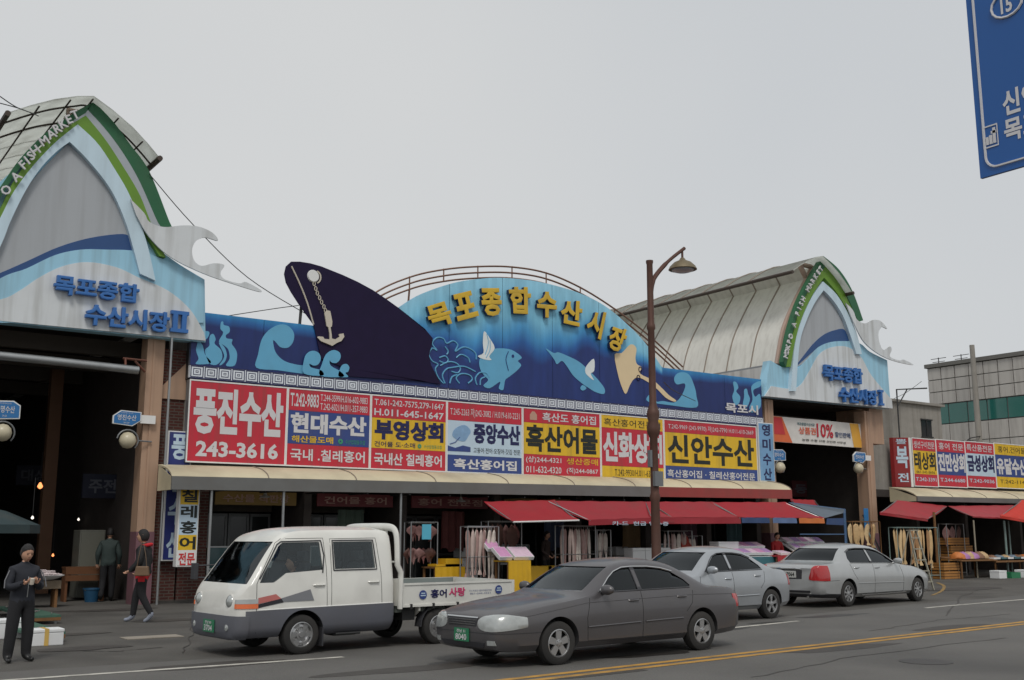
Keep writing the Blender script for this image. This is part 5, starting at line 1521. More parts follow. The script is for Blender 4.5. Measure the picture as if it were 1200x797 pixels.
c2 = dict(r=.285, ax=(0, 2.56), cab=(.52, 2.66), floor=.42, hw=.86, tw=.19, rim='fivethin', archk=1.17,
    win=[('windscreen', 'f', [(-.64, .96), (.64, .96), (.54, 1.29), (-.54, 1.29)], .2, 1.35, GLASS), ('rear_window', 'f', [(-.6, 1.02), (.6, 1.02), (.5, 1.27), (-.5, 1.27)], 1.95, 2.95, GLASSD),
         ('side_window', 's', [(.64, .94), (.88, 1.13), (1.02, 1.215), (1.18, 1.26), (1.36, 1.27), (1.36, .95)], -1.2, 1.2, GLASS), ('side_window', 's', [(1.42, .95), (1.42, 1.27), (1.65, 1.265), (1.9, 1.235), (2.1, 1.17), (2.3, 1.03), (2.34, .965)], -1.2, 1.2, GLASSD)],
    pieces=[('headlight', 'f', cat([(s_ * .38, .56), (s_ * .5, .52), (s_ * .78, .53), (s_ * .84, .60), (s_ * .66, .665), (s_ * .44, .63)], 4, True), -1.2, -.48, LENS, .008) for s_ in (-1, 1)] +
           [('grille', 'f', [(-.26, .50), (.26, .50), (.3, .59), (-.3, .59)], -1.2, -.6, PLASTIC, .006),
            ('tail_light', 'f', [(-.84, .64), (-.5, .64), (-.5, .84), (-.84, .86)], 3.15, 4, REDL, .007), ('tail_light', 'f', [(.84, .64), (.50, .64), (.50, .84), (.84, .86)], 3.15, 4, REDL, .007)],
    seams=[[(.42, .30), (.40, .60), (.46, .86)], [(1.39, .28), (1.39, .6), (1.39, .92)], [(2.2, .60), (2.33, .72), (2.38, .92)], [(.42, .29), (1.0, .275), (2.1, .275)]],
    trims=[([(.42, .46), (1.3, .47), (2.15, .48)], .012, SILV), ([(.62, .935), (.86, 1.135), (1.0, 1.22), (1.17, 1.27), (1.4, 1.282), (1.65, 1.277), (1.92, 1.247), (2.12, 1.18)], .009, PLASTIC), ([(.66, .932), (1.4, .942), (2.34, .952)], .008, PLASTIC)],
    handles=[(1.24, .80), (2.14, .84)], mirror=(.70, .94), seatx=(1.1, 1.85), seatz=.62, seatt=1.02, steer=(.88, .86), dash=(.56, .8, .90))
r2 = (16.69 - 2.56 * math.cos(h2), 14.86 - 2.56 * math.sin(h2))
car2, sh2 = vehicle('sedan', 'light silver compact sedan standing behind the dark sedan, facing left', root_at(r2, h2, .86), h2, K2, SILV, c2, 'cars and trucks along the market road')
plate(car2, -.905, .41, .34, .17, [('8512', .12, .15, .88, .8)], GREENPL, SIGNWHITE)

pillar_strip(car2, sh2, [(1.35, .95), (1.43, .95), (1.43, 1.267), (1.35, 1.267)])
# ---- silver sedan seen from behind, facing right
h3 = math.atan2(.32, 3.12)
SILV3 = PAINT('bright silver paint', C(182, 184, 184), .5, .33)
K3 = [(-.86, .34, .45, .42, .52, .43, .54, .40, .55), (-.82, .25, .66, .45, .58, .62, .61, .56, .63), (-.66, .20, .80, .48, .66, .76, .70, .68, .73), (-.38, .19, .87, .50, .74, .82, .78, .72, .82),
      (0, .19, .895, .52, .82, .84, .86, .74, .90), (.5, .19, .90, .53, .87, .85, .90, .76, .945), (.85, .19, .90, .54, .90, .85, .97, .78, 1.03), (1.2, .19, .90, .54, .92, .85, 1.15, .70, 1.21),
      (1.55, .19, .90, .54, .93, .85, 1.29, .63, 1.37), (2.0, .19, .90, .54, .935, .85, 1.34, .61, 1.43), (2.5, .19, .90, .54, .94, .85, 1.335, .61, 1.43), (2.85, .19, .90, .54, .945, .845, 1.29, .63, 1.39),
      (3.12, .19, .90, .54, .95, .84, 1.17, .69, 1.27), (3.4, .19, .895, .55, .96, .83, 1.01, .75, 1.06), (3.6, .20, .89, .55, .955, .82, .98, .75, .995), (3.9, .22, .87, .56, .94, .80, .96, .73, .975), (4.1, .26, .80, .57, .90, .75, .93, .68, .94), (4.18, .36, .66, .57, .84, .66, .87, .6, .88)]
c3 = dict(r=.29, ax=(0, 3.12), cab=(.88, 3.42), floor=.42, hw=.90, tw=.20, rim='eight', archk=1.17,
    win=[('windscreen', 'f', [(-.66, .98), (.66, .98), (.56, 1.3), (-.56, 1.3)], .6, 1.85, GLASS), ('rear_window', 'f', [(-.66, 1.035), (.66, 1.035), (.55, 1.31), (-.55, 1.31)], 2.7, 3.7, GLASSD),
         ('side_window', 's', [(1.0, .965), (1.3, 1.14), (1.52, 1.235), (1.75, 1.28), (1.98, 1.295), (1.98, .975)], -1.2, 1.2, GLASSD), ('side_window', 's', [(2.05, .975), (2.05, 1.297), (2.4, 1.3), (2.68, 1.285), (2.88, 1.22), (2.96, 1.08), (2.93, .99)], -1.2, 1.2, GLASSD)],
    pieces=[('headlight', 'f', [(s_ * .40, .54), (s_ * .80, .54), (s_ * .84, .66), (s_ * .42, .64)], -1.2, -.48, LENS, .008) for s_ in (-1, 1)] +
           [('tail_light', 'f', cat([(s_ * .54, .63), (s_ * .72, .605), (s_ * .96, .61), (s_ * .93, .78), (s_ * .88, .91), (s_ * .76, .94), (s_ * .64, .92), (s_ * .58, .78)], 3, True), 3.86, 4.5, REDL, .010) for s_ in (-1, 1)] +
           [('bumper_recess', 'f', [(-.55, .33), (.55, .33), (.55, .38), (-.55, .38)], 3.9, 4.5, PLASTIC, .004), ('plate_recess', 'f', [(-.34, .63), (.34, .63), (.36, .84), (-.36, .84)], 3.9, 4.5, PLASTIC, .003),
            ('lower_bumper', 'f', [(-1, .2), (1, .2), (1, .30), (-1, .30)], 3.4, 4.5, PLASTIC, .005)],
    seams=[[(.72, .30), (.70, .60), (.80, .90)], [(2.01, .28), (2.01, .6), (2.01, .94)], [(2.74, .60), (2.88, .74), (2.97, .96)], [(.72, .29), (1.5, .275), (2.65, .275)], [(3.5, .60), (3.9, .595), (4.05, .59)]],
    trims=[([(.70, .50), (1.5, .51), (2.7, .52)], .011, SILV3), ([(.98, .958), (1.28, 1.142), (1.5, 1.243), (1.74, 1.292), (2.0, 1.307), (2.4, 1.312), (2.7, 1.297), (2.91, 1.225)], .010, PLASTIC), ([(1.02, .956), (2.0, .966), (2.93, .98)], .008, CHROME), ([(.6, .26), (1.5, .25), (2.6, .25)], .012, CHROME)],
    handles=[(1.86, .86), (2.74, .87)], mirror=(1.02, .97), seatx=(1.6, 2.5), seatz=.64, seatt=1.05, steer=(1.3, .9), dash=(.92, 1.2, .93), hmat=CHROME)
p3 = (24.04 - math.sin(h3) * .81, 16.63 + math.cos(h3) * .81, 0)
car3, sh3 = vehicle('sedan', 'bright silver sedan with red tail lamps, parked facing right at the kerb', p3, h3 + PI, K3, SILV3, c3, 'cars and trucks along the market road')
plate(car3, 4.185, .735, .40, .15, [('12 7064', .1, .2, .9, .8)], WHITEPL, SIGNDARK, face=1)
m = MB(); m.tube([(4.16, -.36, .85), (4.19, -.2, .865), (4.19, .2, .865), (4.16, .36, .85)], .018, 6); m.build('chrome_garnish', CHROME, car3)
m = MB()
for sy in (-1, 1): m.tube([(3.95, sy * .5, .24), (4.2, sy * .5, .24)], .03, 8)
m.build('exhaust', CHROME, car3)

pillar_strip(car3, sh3, [(1.97, .975), (2.06, .975), (2.06, 1.294), (1.97, 1.292)])
# ---- white double-cab truck
h4 = math.atan2(.16, 2.31)
TW = PAINT('off-white truck paint', C(226, 225, 218), 0, .35, grime=.2)
TG = M('grey lower trim', C(96, 98, 106), .5, var=.08, grime=.2)
K4 = [(-.97, .36, .52, .46, .60, .50, .64, .46, .66), (-.93, .27, .70, .47, .76, .67, .81, .61, .84), (-.86, .25, .77, .48, .87, .75, .92, .70, .95), (-.78, .25, .80, .50, .95, .785, 1.01, .745, 1.05),
      (-.62, .25, .81, .50, 1.0, .79, 1.23, .735, 1.31), (-.46, .25, .81, .50, 1.0, .79, 1.45, .70, 1.53), (-.34, .25, .81, .50, 1.0, .79, 1.58, .68, 1.66), (-.18, .25, .81, .50, 1.0, .79, 1.645, .67, 1.735),
      (.1, .25, .81, .50, 1.0, .79, 1.67, .67, 1.77), (.6, .25, .81, .50, 1.0, .79, 1.68, .67, 1.785), (1.2, .25, .81, .50, 1.0, .79, 1.68, .67, 1.785), (1.42, .26, .805, .50, 1.0, .785, 1.665, .66, 1.765), (1.475, .29, .79, .50, 1.0, .77, 1.63, .64, 1.72), (1.485, .33, .76, .5, 1.0, .74, 1.60, .6, 1.68)]
c4 = dict(r=.275, ax=(0, ), cab=(-.78, 1.42), floor=.44, hw=.81, tw=.19, rim='steel', archk=1.2, low=.0,
    win=[('windscreen', 'f', [(-.70, .985), (.70, .985), (.62, 1.56), (-.62, 1.56)], -1.2, -.1, GLASST), ('rear_window', 'f', [(-.5, 1.15), (.5, 1.15), (.5, 1.5), (-.5, 1.5)], 1.3, 1.7, GLASSD),
         ('side_window', 's', [(-.66, 1.0), (-.60, 1.12), (-.36, 1.50), (-.30, 1.545), (.27, 1.555), (.31, 1.16), (-.26, 1.125), (-.40, 1.03), (-.45, 1.0)], -1.2, 1.2, GLASST),
         ('side_window', 's', [(.50, 1.165), (.49, 1.555), (1.14, 1.56), (1.17, 1.17)], -1.2, 1.2, GLASST)],
    pieces=[('lower_trim', 's', [(-.84, .2), (1.6, .2), (1.6, .655), (-.84, .625)], -1.2, 1.2, TG, .006), ('front_bumper', 'f', [(-1, .2), (1, .2), (1, .56), (-1, .56)], -1.2, -.80, TG, .022)] +
           [('turn_lamp', 'f', [(s_ * .66, .66), (s_ * .9, .66), (s_ * .9, .722), (s_ * .66, .722)], -1.2, -.68, ORGL, .010) for s_ in (-1, 1)] +
           [('side_lamp', 'f', [(s_ * .66, .725), (s_ * .9, .725), (s_ * .9, .79), (s_ * .66, .78)], -1.2, -.68, LENS, .010) for s_ in (-1, 1)],
    seams=[[(-.69, .33), (-.70, .62), (-.70, .99), (-.62, 1.16), (-.40, 1.54), (-.32, 1.60), (.33, 1.61), (.36, 1.2), (.37, .66), (.37, .36)], [(.44, .36), (.44, .66), (.44, 1.6), (1.2, 1.61), (1.26, 1.1), (1.27, .66), (1.27, .36)]],
    trims=[([(-.68, .635), (.4, .65), (1.44, .66)], .008, WHITE), ([(.30, 1.12), (.33, 1.36), (.29, 1.575), (-.32, 1.56), (-.38, 1.52), (-.66, 1.05)], .010, PLASTIC), ([(.48, 1.15), (.475, 1.575), (1.15, 1.58), (1.19, 1.155), (.48, 1.15)], .010, PLASTIC)],
    handles=[(.24, .95), (1.13, .97)], hmat=TW, seatx=(-.15, .75), seatz=.72, seatt=1.25, steer=(-.42, 1.05), dash=(-.8, -.55, .96))
truck, sh4 = vehicle('pickup_truck', 'white double-cab flatbed truck with grey lower trim, facing left by the kerb', root_at((6.42, 14.17), h4, .81), h4, K4, TW, c4, 'cars and trucks along the market road', 'truck')
truck.scale = (1, 1, .975)
plate(truck, -1.0, .40, .34, .17, [('전남 80', .2, .66, .8, .92), ('3704', .12, .1, .88, .58)], GREENPL, SIGNWHITE)
for sy in (-1, 1):
    m = MB(); m.lathe([(.095, 0), (.085, -.05), (.05, -.075), (0, -.08)], (-.905, sy * .50, .745), 'x', 18); m.build('headlight', LENS, truck, smooth=60)
    m = MB(); m.lathe([(.10, .03), (.105, -.03), (.09, -.035)], (-.905, sy * .50, .745), 'x', 18); m.f = [f for f in m.f if len(f) == 4]; m.m = m.m[:len(m.f)]; m.build('headlight_ring', TW, truck)
    m = MB(); m.lathe([(.05, .03), (.045, -.02), (0, -.03)], (-.975, sy * .52, .40), 'x', 14); m.build('fog_light', LENS, truck)
    # door mirror on a bracket
    m = MB(); m.box(-.86, -.80, sy * .98 - .07, sy * .98 + .07, 1.0, 1.24); m.tube([(-.62, sy * .76, 1.02), (-.8, sy * .94, 1.03)], .012, 6); m.tube([(-.55, sy * .76, 1.22), (-.8, sy * .94, 1.2)], .012, 6)
    m.build('side_mirror', PLASTIC, truck, bevel=.015) if sy > 0 else None
# side graphic
def onside(pts, mt, name, lift=.006):
    P = [(x, -(sh4.y(x, z) + lift), z) for x, z in pts]
    m = MB(); m.add(P, [tuple(range(len(P)))]); m.build(name, mt, truck)
onside([(-.68, .72), (-.68, .80), (-.42, .845), (-.34, .78)], M('faded red decal', C(190, 110, 104), .5), 'side_decal')
onside([(-.68, .715), (-.34, .782), (-.30, .73), (-.68, .665)], M('black decal', C(40, 38, 44), .5), 'side_decal', .007)
onside([(-.34, .785), (.10, .895), (.16, .74), (-.31, .735)], M('grey decal', C(124, 126, 130), .5), 'side_decal', .008)
# chassis and bed
m = MB()
for y in (-.36, .36): m.box(1.3, 3.6, y - .04, y + .04, .40, .50)
for x in (1.62, 2.0, 2.6, 3.2, 3.55): m.box(x, x + .06, -.32, .32, .42, .48)
m.build('chassis', DARKSTEEL, truck)
m = MB(); m.box(1.58, 3.70, -.78, .78, .60, .64); m.box(1.58, 3.70, -.70, -.64, .50, .60); m.box(1.58, 3.70, .64, .70, .50, .60); m.build('bed_floor', M('bed floor grey', C(110, 118, 112), .7, grime=.4), truck)
for sy in (-1, 1):
    y0, y1 = (sy * .81, sy * .785)
    m = MB(); m.box(1.60, 3.72, y0, y1, .58, .935)
    m.box(1.60, 3.72, y0 - sy * .0, y0 + sy * .014, .905, .935); m.box(1.60, 3.72, y0, y0 + sy * .014, .58, .615)
    m.box(1.60, 1.64, y0, y0 + sy * .014, .615, .905); m.box(3.68, 3.72, y0, y0 + sy * .014, .615, .905)
    g_ = m.build('side_gate', TW, truck)
    m = MB()
    for x in (1.75, 2.15, 2.6, 3.05, 3.5): m.box(x, x + .04, y0 + sy * .002, y0 + sy * .02, .55, .625)
    m.build('gate_hinge', DARKSTEEL, g_, kind='stuff')
    # inner liner of the gate, greyish green like the bed
    m = MB(); m.box(1.62, 3.70, y1 - sy * .001, y1 - sy * .008, .65, .93); m.build('gate_liner', M('liner grey', C(128, 136, 134), .7, grime=.3), g_)
m = MB(); m.box(3.725, 3.755, -.80, .80, .58, .935); m.build('tail_gate', TW, truck)
m = MB(); m.box(1.56, 1.595, -.80, .80, .60, 1.0); m.build('head_board', TW, truck)
m = MB()
arc = cat([(.79, .56), (.80, 1.0), (.78, 1.5), (.73, 1.70), (.60, 1.765), (.3, 1.78), (0, 1.78)], 5)
loop = arc + [(-y, z) for y, z in arc[-2::-1]]
for x in (1.53,): m.tube([(x + (.06 if z < 1.2 else 0), y, z) for y, z in loop], .035, 8, flat=1.6)
for y in (-.45, -.15, .15, .45): m.tube([(1.57, y, .9), (1.55, y, 1.76)], .018, 6)
m.tube([(1.57, -.78, 1.25), (1.57, .78, 1.25)], .018, 6)
m.build('cab_guard', TW, truck, smooth=50)
m = MB()
m.px([(-.80, .62), (-.80, .52), (-.62, .40), (-.55, .40), (-.55, .62)], 1.92, 1.95); m.px([(-.80, .62), (-.80, .52), (-.62, .40), (-.55, .40), (-.55, .62)], 2.66, 2.69)
m.build('mud_flap', M('white guard', C(200, 198, 190), .6, grime=.5), truck)
for sy in (-1, 1):
    wheel(truck, 2.31, sy * .685, .268, .19, 'steel', sy)
    m = MB(); m.tube([(2.31 + .33 * math.cos(a), sy * .70, .275 + .33 * math.sin(a)) for a in [PI * k / 10 for k in range(11)]], .012, 5, flat=8); m.build('rear_fender', PLASTIC, truck)
m = MB(); m.box(1.68, 1.9, -.72, -.4, .38, .56); m.box(.55, .9, -.70, -.45, .22, .30); m.tube([(.55, -.74, .25), (.95, -.74, .25)], .02, 6); m.build('battery_box', DARKSTEEL, truck)
m = MB(); m.box(.31, .33, -.80, -.58, .10, .36); m.build('front_mud_flap', PLASTIC, truck)
# writing on the side gate
def gate_text(st_, x0, z0, x1, z1, mt, b=.02):
    m = MB(); m.text(st_, x0, z0, x1, z1, lambda u, v, d: (u, -.816 - d, v), b); m.build('lettering', mt, truck)
gate_text('홍어', 2.12, .70, 2.42, .83, SIGNNAVY, .035); gate_text('사랑', 2.46, .71, 2.77, .845, M('pink letter', C(200, 60, 110), .5), .035)
gate_text('국내 최초로 식품의약품안전청', 2.84, .77, 3.28, .80, SIGNBLUE, 0); gate_text('061-244-4321', 2.86, .73, 3.26, .755, SIGNBLUE, 0)
for x, z in ((1.98, .755), (3.42, .79)):
    m = MB(); m.lathe([(.068, -.818), (.068, -.822)], (x, 0, z), 'y', 20); d_ = m.build('round_emblem', SIGNBLUE, truck)
    m = MB()
    for z2, hw2 in ((.022, .035), (-.012, .045)): m.box(x - hw2, x + hw2, -.826, -.8225, z + z2 - .008, z + z2 + .008)
    m.build('emblem_print', SIGNPALE, d_)
# ================================================================== AWNINGS
REDC2 = M('faded red awning cloth', C(156, 42, 52), .65, var=.1, scale=2, grime=.3, bump=.12)
REDC3 = M('orange red awning cloth', C(200, 50, 34), .6, var=.1, scale=2, grime=.15, bump=.12)
def awning(label, q, mt, val=.14, vparts=None, n=10, sag=.06, bar=False, group='red awnings over the stalls'):
    """q: top-left, top-right, bottom-right, bottom-left as points of the place"""
    tl, tr, br, bl = [Vector(p) for p in q]
    t = thing('awning', label, 'awning', tuple((tl + tr) / 2), group=group)
    V = []
    rr = random.Random(int(tl.x * 100))
    ph = rr.uniform(0, 6)
    for s in (0, -.012):
        for j in range(7):
            v = j / 6
            for i in range(n + 1):
                u = i / n
                p = tl * (1 - u) * (1 - v) + tr * u * (1 - v) + br * u * v + bl * (1 - u) * v
                p.z += s - sag * math.sin(PI * v) * (.6 + .4 * abs(math.sin(PI * u * 3 + ph))) + .01 * math.sin(u * 25 + ph)
                V.append(tuple(p))
    F = []
    N = n + 1; L = 7 * N
    for j in range(6):
        for i in range(n):
            a = j * N + i
            F += [(a, a + 1, a + N + 1, a + N), (L + a, L + a + N, L + a + N + 1, L + a + 1)]
    for i in range(n): F += [(i, L + i, L + i + 1, i + 1), (6 * N + i, 6 * N + i + 1, L + 6 * N + i + 1, L + 6 * N + i)]
    for j in range(6): F += [(j * N, (j + 1) * N, L + (j + 1) * N, L + j * N), (j * N + n, L + j * N + n, L + (j + 1) * N + n, (j + 1) * N + n)]
    m = MB(); m.add(V, F); m.build('cloth', mt, t, smooth=50)
    for u0, u1, vm in (vparts or [(0, 1, mt)]):
        m = MB(); K = 8
        V = []
        for k in range(K + 1):
            u = u0 + (u1 - u0) * k / K
            p = bl * (1 - u) + br * u
            w_ = .012 * math.sin(u * 40)
            V += [(p.x, p.y + w_, p.z - .005), (p.x, p.y + .008 + w_, p.z - .005), (p.x, p.y + .008 - w_, p.z - val), (p.x, p.y - w_, p.z - val)]
        F = []
        for k in range(K):
            a = k * 4
            for i in range(4): F.append((a + i, a + (i + 1) % 4, a + 4 + (i + 1) % 4, a + 4 + i))
        F += [(0, 1, 2, 3), (K * 4, K * 4 + 1, K * 4 + 2, K * 4 + 3)]
        m.add(V, F); m.build('valance', vm, t, smooth=50)
    if bar:
        m = MB(); m.tube([bl + Vector((0, -.02, -.02)), br + Vector((0, -.02, -.02))], .025, 6); m.build('front_bar', WHITE, t)
    m = MB()
    m.tube([tl + Vector((.05, 0, -.02)), bl + Vector((.05, 0, -.03))], .018, 5); m.tube([tr + Vector((-.05, 0, -.02)), br + Vector((-.05, 0, -.03))], .018, 5)
    m.build('frame_arm', STEEL, t)
    return t, bl, br
A_ = lambda x, y, Y: aty(x, y, Y)
BL1 = M('blue valance', C(50, 74, 116), .6, grime=.2)
BL2 = M('pale blue valance', C(96, 118, 158), .6, grime=.2)
YV = M('orange printed valance', C(214, 120, 60), .6, grime=.2)
awning('small dark red awning above the yellow table, with a white front bar', [A_(567, 588, 25.1), A_(650, 586, 25.1), A_(678, 609, 23.9), A_(601, 611, 23.9)], REDCLOTH, .03, bar=True)
t, bl, br = awning('long red awning in the middle with 카드 현금 영수증 on its valance', [A_(641, 587, 25.05), A_(762, 588, 25.05), A_(790, 606, 23.8), A_(690, 609, 23.8)], REDC2, .16)
m = MB(); a = A_(717, 610, 23.78); b = A_(783, 613, 23.78)
m.text('카-드  현금 영수증', a.x, b.z - .08, b.x, a.z - .02, lambda u, v, d: (u, 23.76 - d, v), .015); m.build('lettering', SIGNPALE, t)
awning('wide red awning behind the street lamp with plain red valance', [A_(755, 588, 25.02), A_(836, 588, 25.02), A_(868, 606, 23.8), A_(762, 606, 23.8)], REDC2, .2)
awning('red awning with blue and orange valance strips, right of the street lamp', [A_(832, 588.5, 25.0), A_(920, 588.5, 25.0), A_(966, 607, 23.9), A_(866, 606, 23.8)], REDCLOTH, .18, vparts=[(0.03, .34, BL1), (.38, .66, BL2), (.69, 1, YV)])
awning('short red awning in front of the right gate pillar', [A_(926, 585, 26.0), A_(955, 586, 26.0), A_(963, 595, 25.2), A_(934, 594, 25.2)], REDCLOTH, .08)
t = thing('sheet_canopy', 'grey translucent sheet canopy on a blue steel frame beside the red awnings', 'canopy', tuple(A_(990, 600, 24.3)))
SH = M('grey blue sheet', C(136, 148, 160), .4, var=.15, transl=.4)
m = MB(); a, b, c_, d_ = A_(924, 589, 25.3), A_(990, 597, 25.3), A_(988, 601, 23.9), A_(966, 607, 23.9)
m.add([a, b, c_, d_, a - Vector((0, 0, .01)), b - Vector((0, 0, .01)), c_ - Vector((0, 0, .01)), d_ - Vector((0, 0, .01))], [(0, 1, 2, 3), (4, 7, 6, 5), (0, 4, 5, 1), (1, 5, 6, 2), (2, 6, 7, 3), (3, 7, 4, 0)]); m.build('sheet', SH, t)
BLF = M('blue steel frame', C(74, 104, 140), .5)
m = MB()
f0 = A_(989, 602, 23.9); m.tube([(f0.x, 23.9, 0), f0], .03, 6); m.tube([(b.x, 25.3, 0), b], .03, 6); m.tube([b, f0], .025, 6); m.tube([a, b], .02, 6)
fz = 2.0; m.tube([(f0.x, 23.9, fz - .35), (f0.x - 2.2, 24.0, fz - .35)], .02, 6)
m.build('frame', BLF, t)
m = MB(); e = A_(975, 607, 23.9); m.py([(e.x - .35, e.z - .22), (f0.x - .1, e.z - .24), (f0.x - .05, e.z + .0), (e.x - .3, e.z - .02)], 23.86, 23.88); m.build('side_flap', BL1, t)
# right-hand awnings
awning('dark red awning of the corner stall, leftmost of the right-hand row', [A_(1050, 586, 25.9), A_(1110, 593, 25.9), A_(1087, 608, 24.4), A_(1031, 600, 24.4)], REDCLOTH, .10)
awning('faded red awning between two posts of the right-hand row', [A_(1111, 593, 25.9), A_(1188, 592, 25.9), A_(1180, 607, 24.4), A_(1140, 605, 24.4)], M('pinkish red awning cloth', C(166, 54, 62), .65, var=.1, grime=.25, bump=.1), .05)
awning('bright orange-red umbrella-like awning at the right picture edge', [A_(1197, 586, 25.4), A_(1240, 588, 25.4), A_(1215, 612, 24.0), A_(1172, 604, 24.0)], REDC3, .10)
def post(px_, Y, ztop_, label, mt=STEEL, r=.03):
    a = aty(px_, 640, Y)
    m = MB(); m.tube([(a.x, Y, 0), (a.x, Y, ztop_)], r, 8)
    return tag(m.build('stall_post', mt), label, 'post')
GRP = M('grey green steel post', C(120, 140, 136), .5, grime=.3)
post(1097, 24.8, 2.5, 'wooden looking post under the first right-hand awning', WOOD, .05)
post(1143, 24.4, 2.2, 'thin pale post at the left end of the faded red awning', M('pale post', C(150, 142, 124), .6))
post(1179, 24.4, 2.2, 'grey green steel post at the right end of the faded red awning', GRP, .045)
post(1184, 24.7, 2.2, 'second grey green post right behind the first one near the picture edge', GRP, .03)
post(187.5, 26.1, 6.4, 'tall thin grey pole right of the left gate pillar')

# ================================================================== HANGING FISH ON RACKS
PINKF = [M('pale pink dried fish', C(196, 176, 168), .6, var=.3, scale=9), M('cream dried fish', C(210, 200, 190), .6, var=.25, scale=9), M('rosy dried fish', C(172, 140, 134), .6, var=.3, scale=9)]
DARKF = [M('dark brown dried ray', C(92, 62, 54), .6, var=.4, scale=9), M('maroon dried ray', C(112, 68, 64), .6, var=.4, scale=9), M('grey pink dried ray', C(140, 104, 100), .6, var=.4, scale=9)]
TANF = [M('tan dried fish', C(206, 172, 124), .6, var=.25, scale=8), M('straw dried fish', C(216, 186, 140), .6, var=.25, scale=8), M('brown tan dried fish', C(168, 128, 88), .6, var=.3, scale=8)]
def fish_mesh(kind, mats_, seed):
    r = random.Random(seed)
    m = MB()
    V = []; n = 8
    if kind == 'long': prof = [(0, .015, .012), (.05, .05, .03), (.18, .075, .035), (.45, .07, .03), (.7, .045, .02), (.88, .02, .01), (.92, .05, .006), (1.0, .075, .004)]
    else: prof = [(0, .015, .015), (.06, .06, .025), (.2, .16, .02), (.38, .20, .015), (.55, .13, .018), (.68, .05, .02), (.85, .025, .012), (1.0, .012, .008)]
    bend = r.uniform(-.05, .05)
    for h, wx, wy in prof:
        for k in range(n):
            a = 2 * PI * k / n
            V.append((wx * math.cos(a) * r.uniform(.88, 1.1) + bend * math.sin(h * 3), wy * math.sin(a) + .02 * math.sin(h * 5 + seed), -h))
    F = []
    for i in range(len(prof) - 1):
        for k in range(n): F.append((i * n + k, i * n + (k + 1) % n, (i + 1) * n + (k + 1) % n, (i + 1) * n + k))
    F += [tuple(range(n)), tuple((len(prof) - 1) * n + k for k in range(n))]
    m.add(V, F); m.tube([(0, 0, 0), (0, 0, .06)], .004, 4)
    me = bpy.data.meshes.new('hanging_fish'); me.from_pydata(m.v, [], m.f); fixn(me); me.materials.append(mats_); smooth_by_angle(me, 60)
    return me
FM = {}
for nm, ms in (('pink', PINKF), ('dark', DARKF), ('tan', TANF)):
    FM[nm] = [fish_mesh('long' if (nm != 'dark' and i % 2 == 0) else ('ray' if nm == 'dark' else 'long'), ms[i % 3], 10 * i + len(nm)) for i in range(6)]
ORD = ['first', 'second', 'third', 'fourth', 'fifth', 'sixth', 'seventh', 'eighth', 'ninth', 'tenth', 'eleventh', 'twelfth', 'thirteenth', 'fourteenth', 'fifteenth', 'sixteenth']
def rack(px0, px1, ptop, Y, n, kind, label, flabel, L=1.1, mt=STEEL, rows=1, z0=0.0, w=1.0, mid=True):
    a = aty(px0, ptop, Y); b = aty(px1, ptop, Y)
    zt_ = a.z
    t = thing('drying_rack', label, 'rack', ((a.x + b.x) / 2, Y, z0), group='fish drying racks')
    for x in (a.x, b.x):
        for yy in (Y - .18, Y + .18):
            m = MB(); m.tube([(x, yy, z0), (x, yy, zt_)], .018, 6); m.build('upright', mt, t)
    m = MB()
    for zz in (zt_, z0 + .15) + ((zt_ - L * .62,) if mid else ()):
        for yy in (Y - .18, Y + .18): m.tube([(a.x, yy, zz), (b.x, yy, zz)], .013, 5)
        for x in (a.x, b.x): m.tube([(x, Y - .18, zz), (x, Y + .18, zz)], .013, 5)
    m.build('cross_rail', mt, t)
    m = MB(); m.tube([(a.x, Y, zt_ - .02), (b.x, Y, zt_ - .02)], .012, 5); m.build('hanging_rail', mt, t)
    r = random.Random(int(px0))
    for rw in range(rows):
        for k in range(n):
            me = FM[kind][r.randrange(6)]
            o = bpy.data.objects.new('hanging_fish', me); COL.objects.link(o)
            x = a.x + (b.x - a.x) * (k + .5) / n + r.uniform(-.02, .02)
            o.location = (x, Y + r.uniform(-.08, .08), zt_ - .09 - rw * L * .8)
            s = L / rows * r.uniform(.85, 1.05) * (1.1 if rows > 1 else 1)
            o.scale = (w * r.uniform(.85, 1.1), 1, s)
            o.rotation_euler = (0, r.uniform(-.04, .04), r.uniform(-.5, .5))
            head, tail = flabel.split(' hanging ')
            tag(o, '%s %s from left%s, %s' % (ORD[k], head, '' if rows == 1 else (', ' + ('upper', 'lower')[rw] + ' row'), tail), 'dried fish', 'dried fish ' + tail)
    return t
rack(478, 509, 612, 25.6, 9, 'dark', 'steel rack of dark dried rays behind the truck bed', 'dark dried ray hanging rack behind the truck bed', .75, rows=2, w=.85, mid=False)
rack(544, 580, 617, 24.7, 12, 'pink', 'steel rack of pale long fish left of the yellow table', 'long pale fish hanging front rack beside the yellow table', 1.3, w=.85)
rack(568, 607, 611, 25.7, 7, 'dark', 'rack of dark rays behind the yellow table under the small awning', 'dark brown ray hanging behind the yellow table', .95, w=1.1, mid=False)
rack(655, 693, 616, 24.7, 12, 'pink', 'steel rack of pale fish right above the dark sedan bonnet', 'long pale fish hanging rack above the dark sedan', 1.3, w=.85)
rack(695, 711, 621, 25.2, 4, 'pink', 'narrow rack of pale fish next to the white boxes', 'pale fish hanging narrow rack next to the white boxes', 1.0)
rack(778, 806, 622, 25.0, 8, 'pink', 'rack of pinkish fish just right of the street lamp', 'pinkish fish hanging just right of the street lamp', 1.2, w=.9)
rack(806, 818, 628, 25.1, 3, 'pink', 'small rack end right of the street lamp', 'pale fish hanging at the small end of the lamp racks', 1.0)
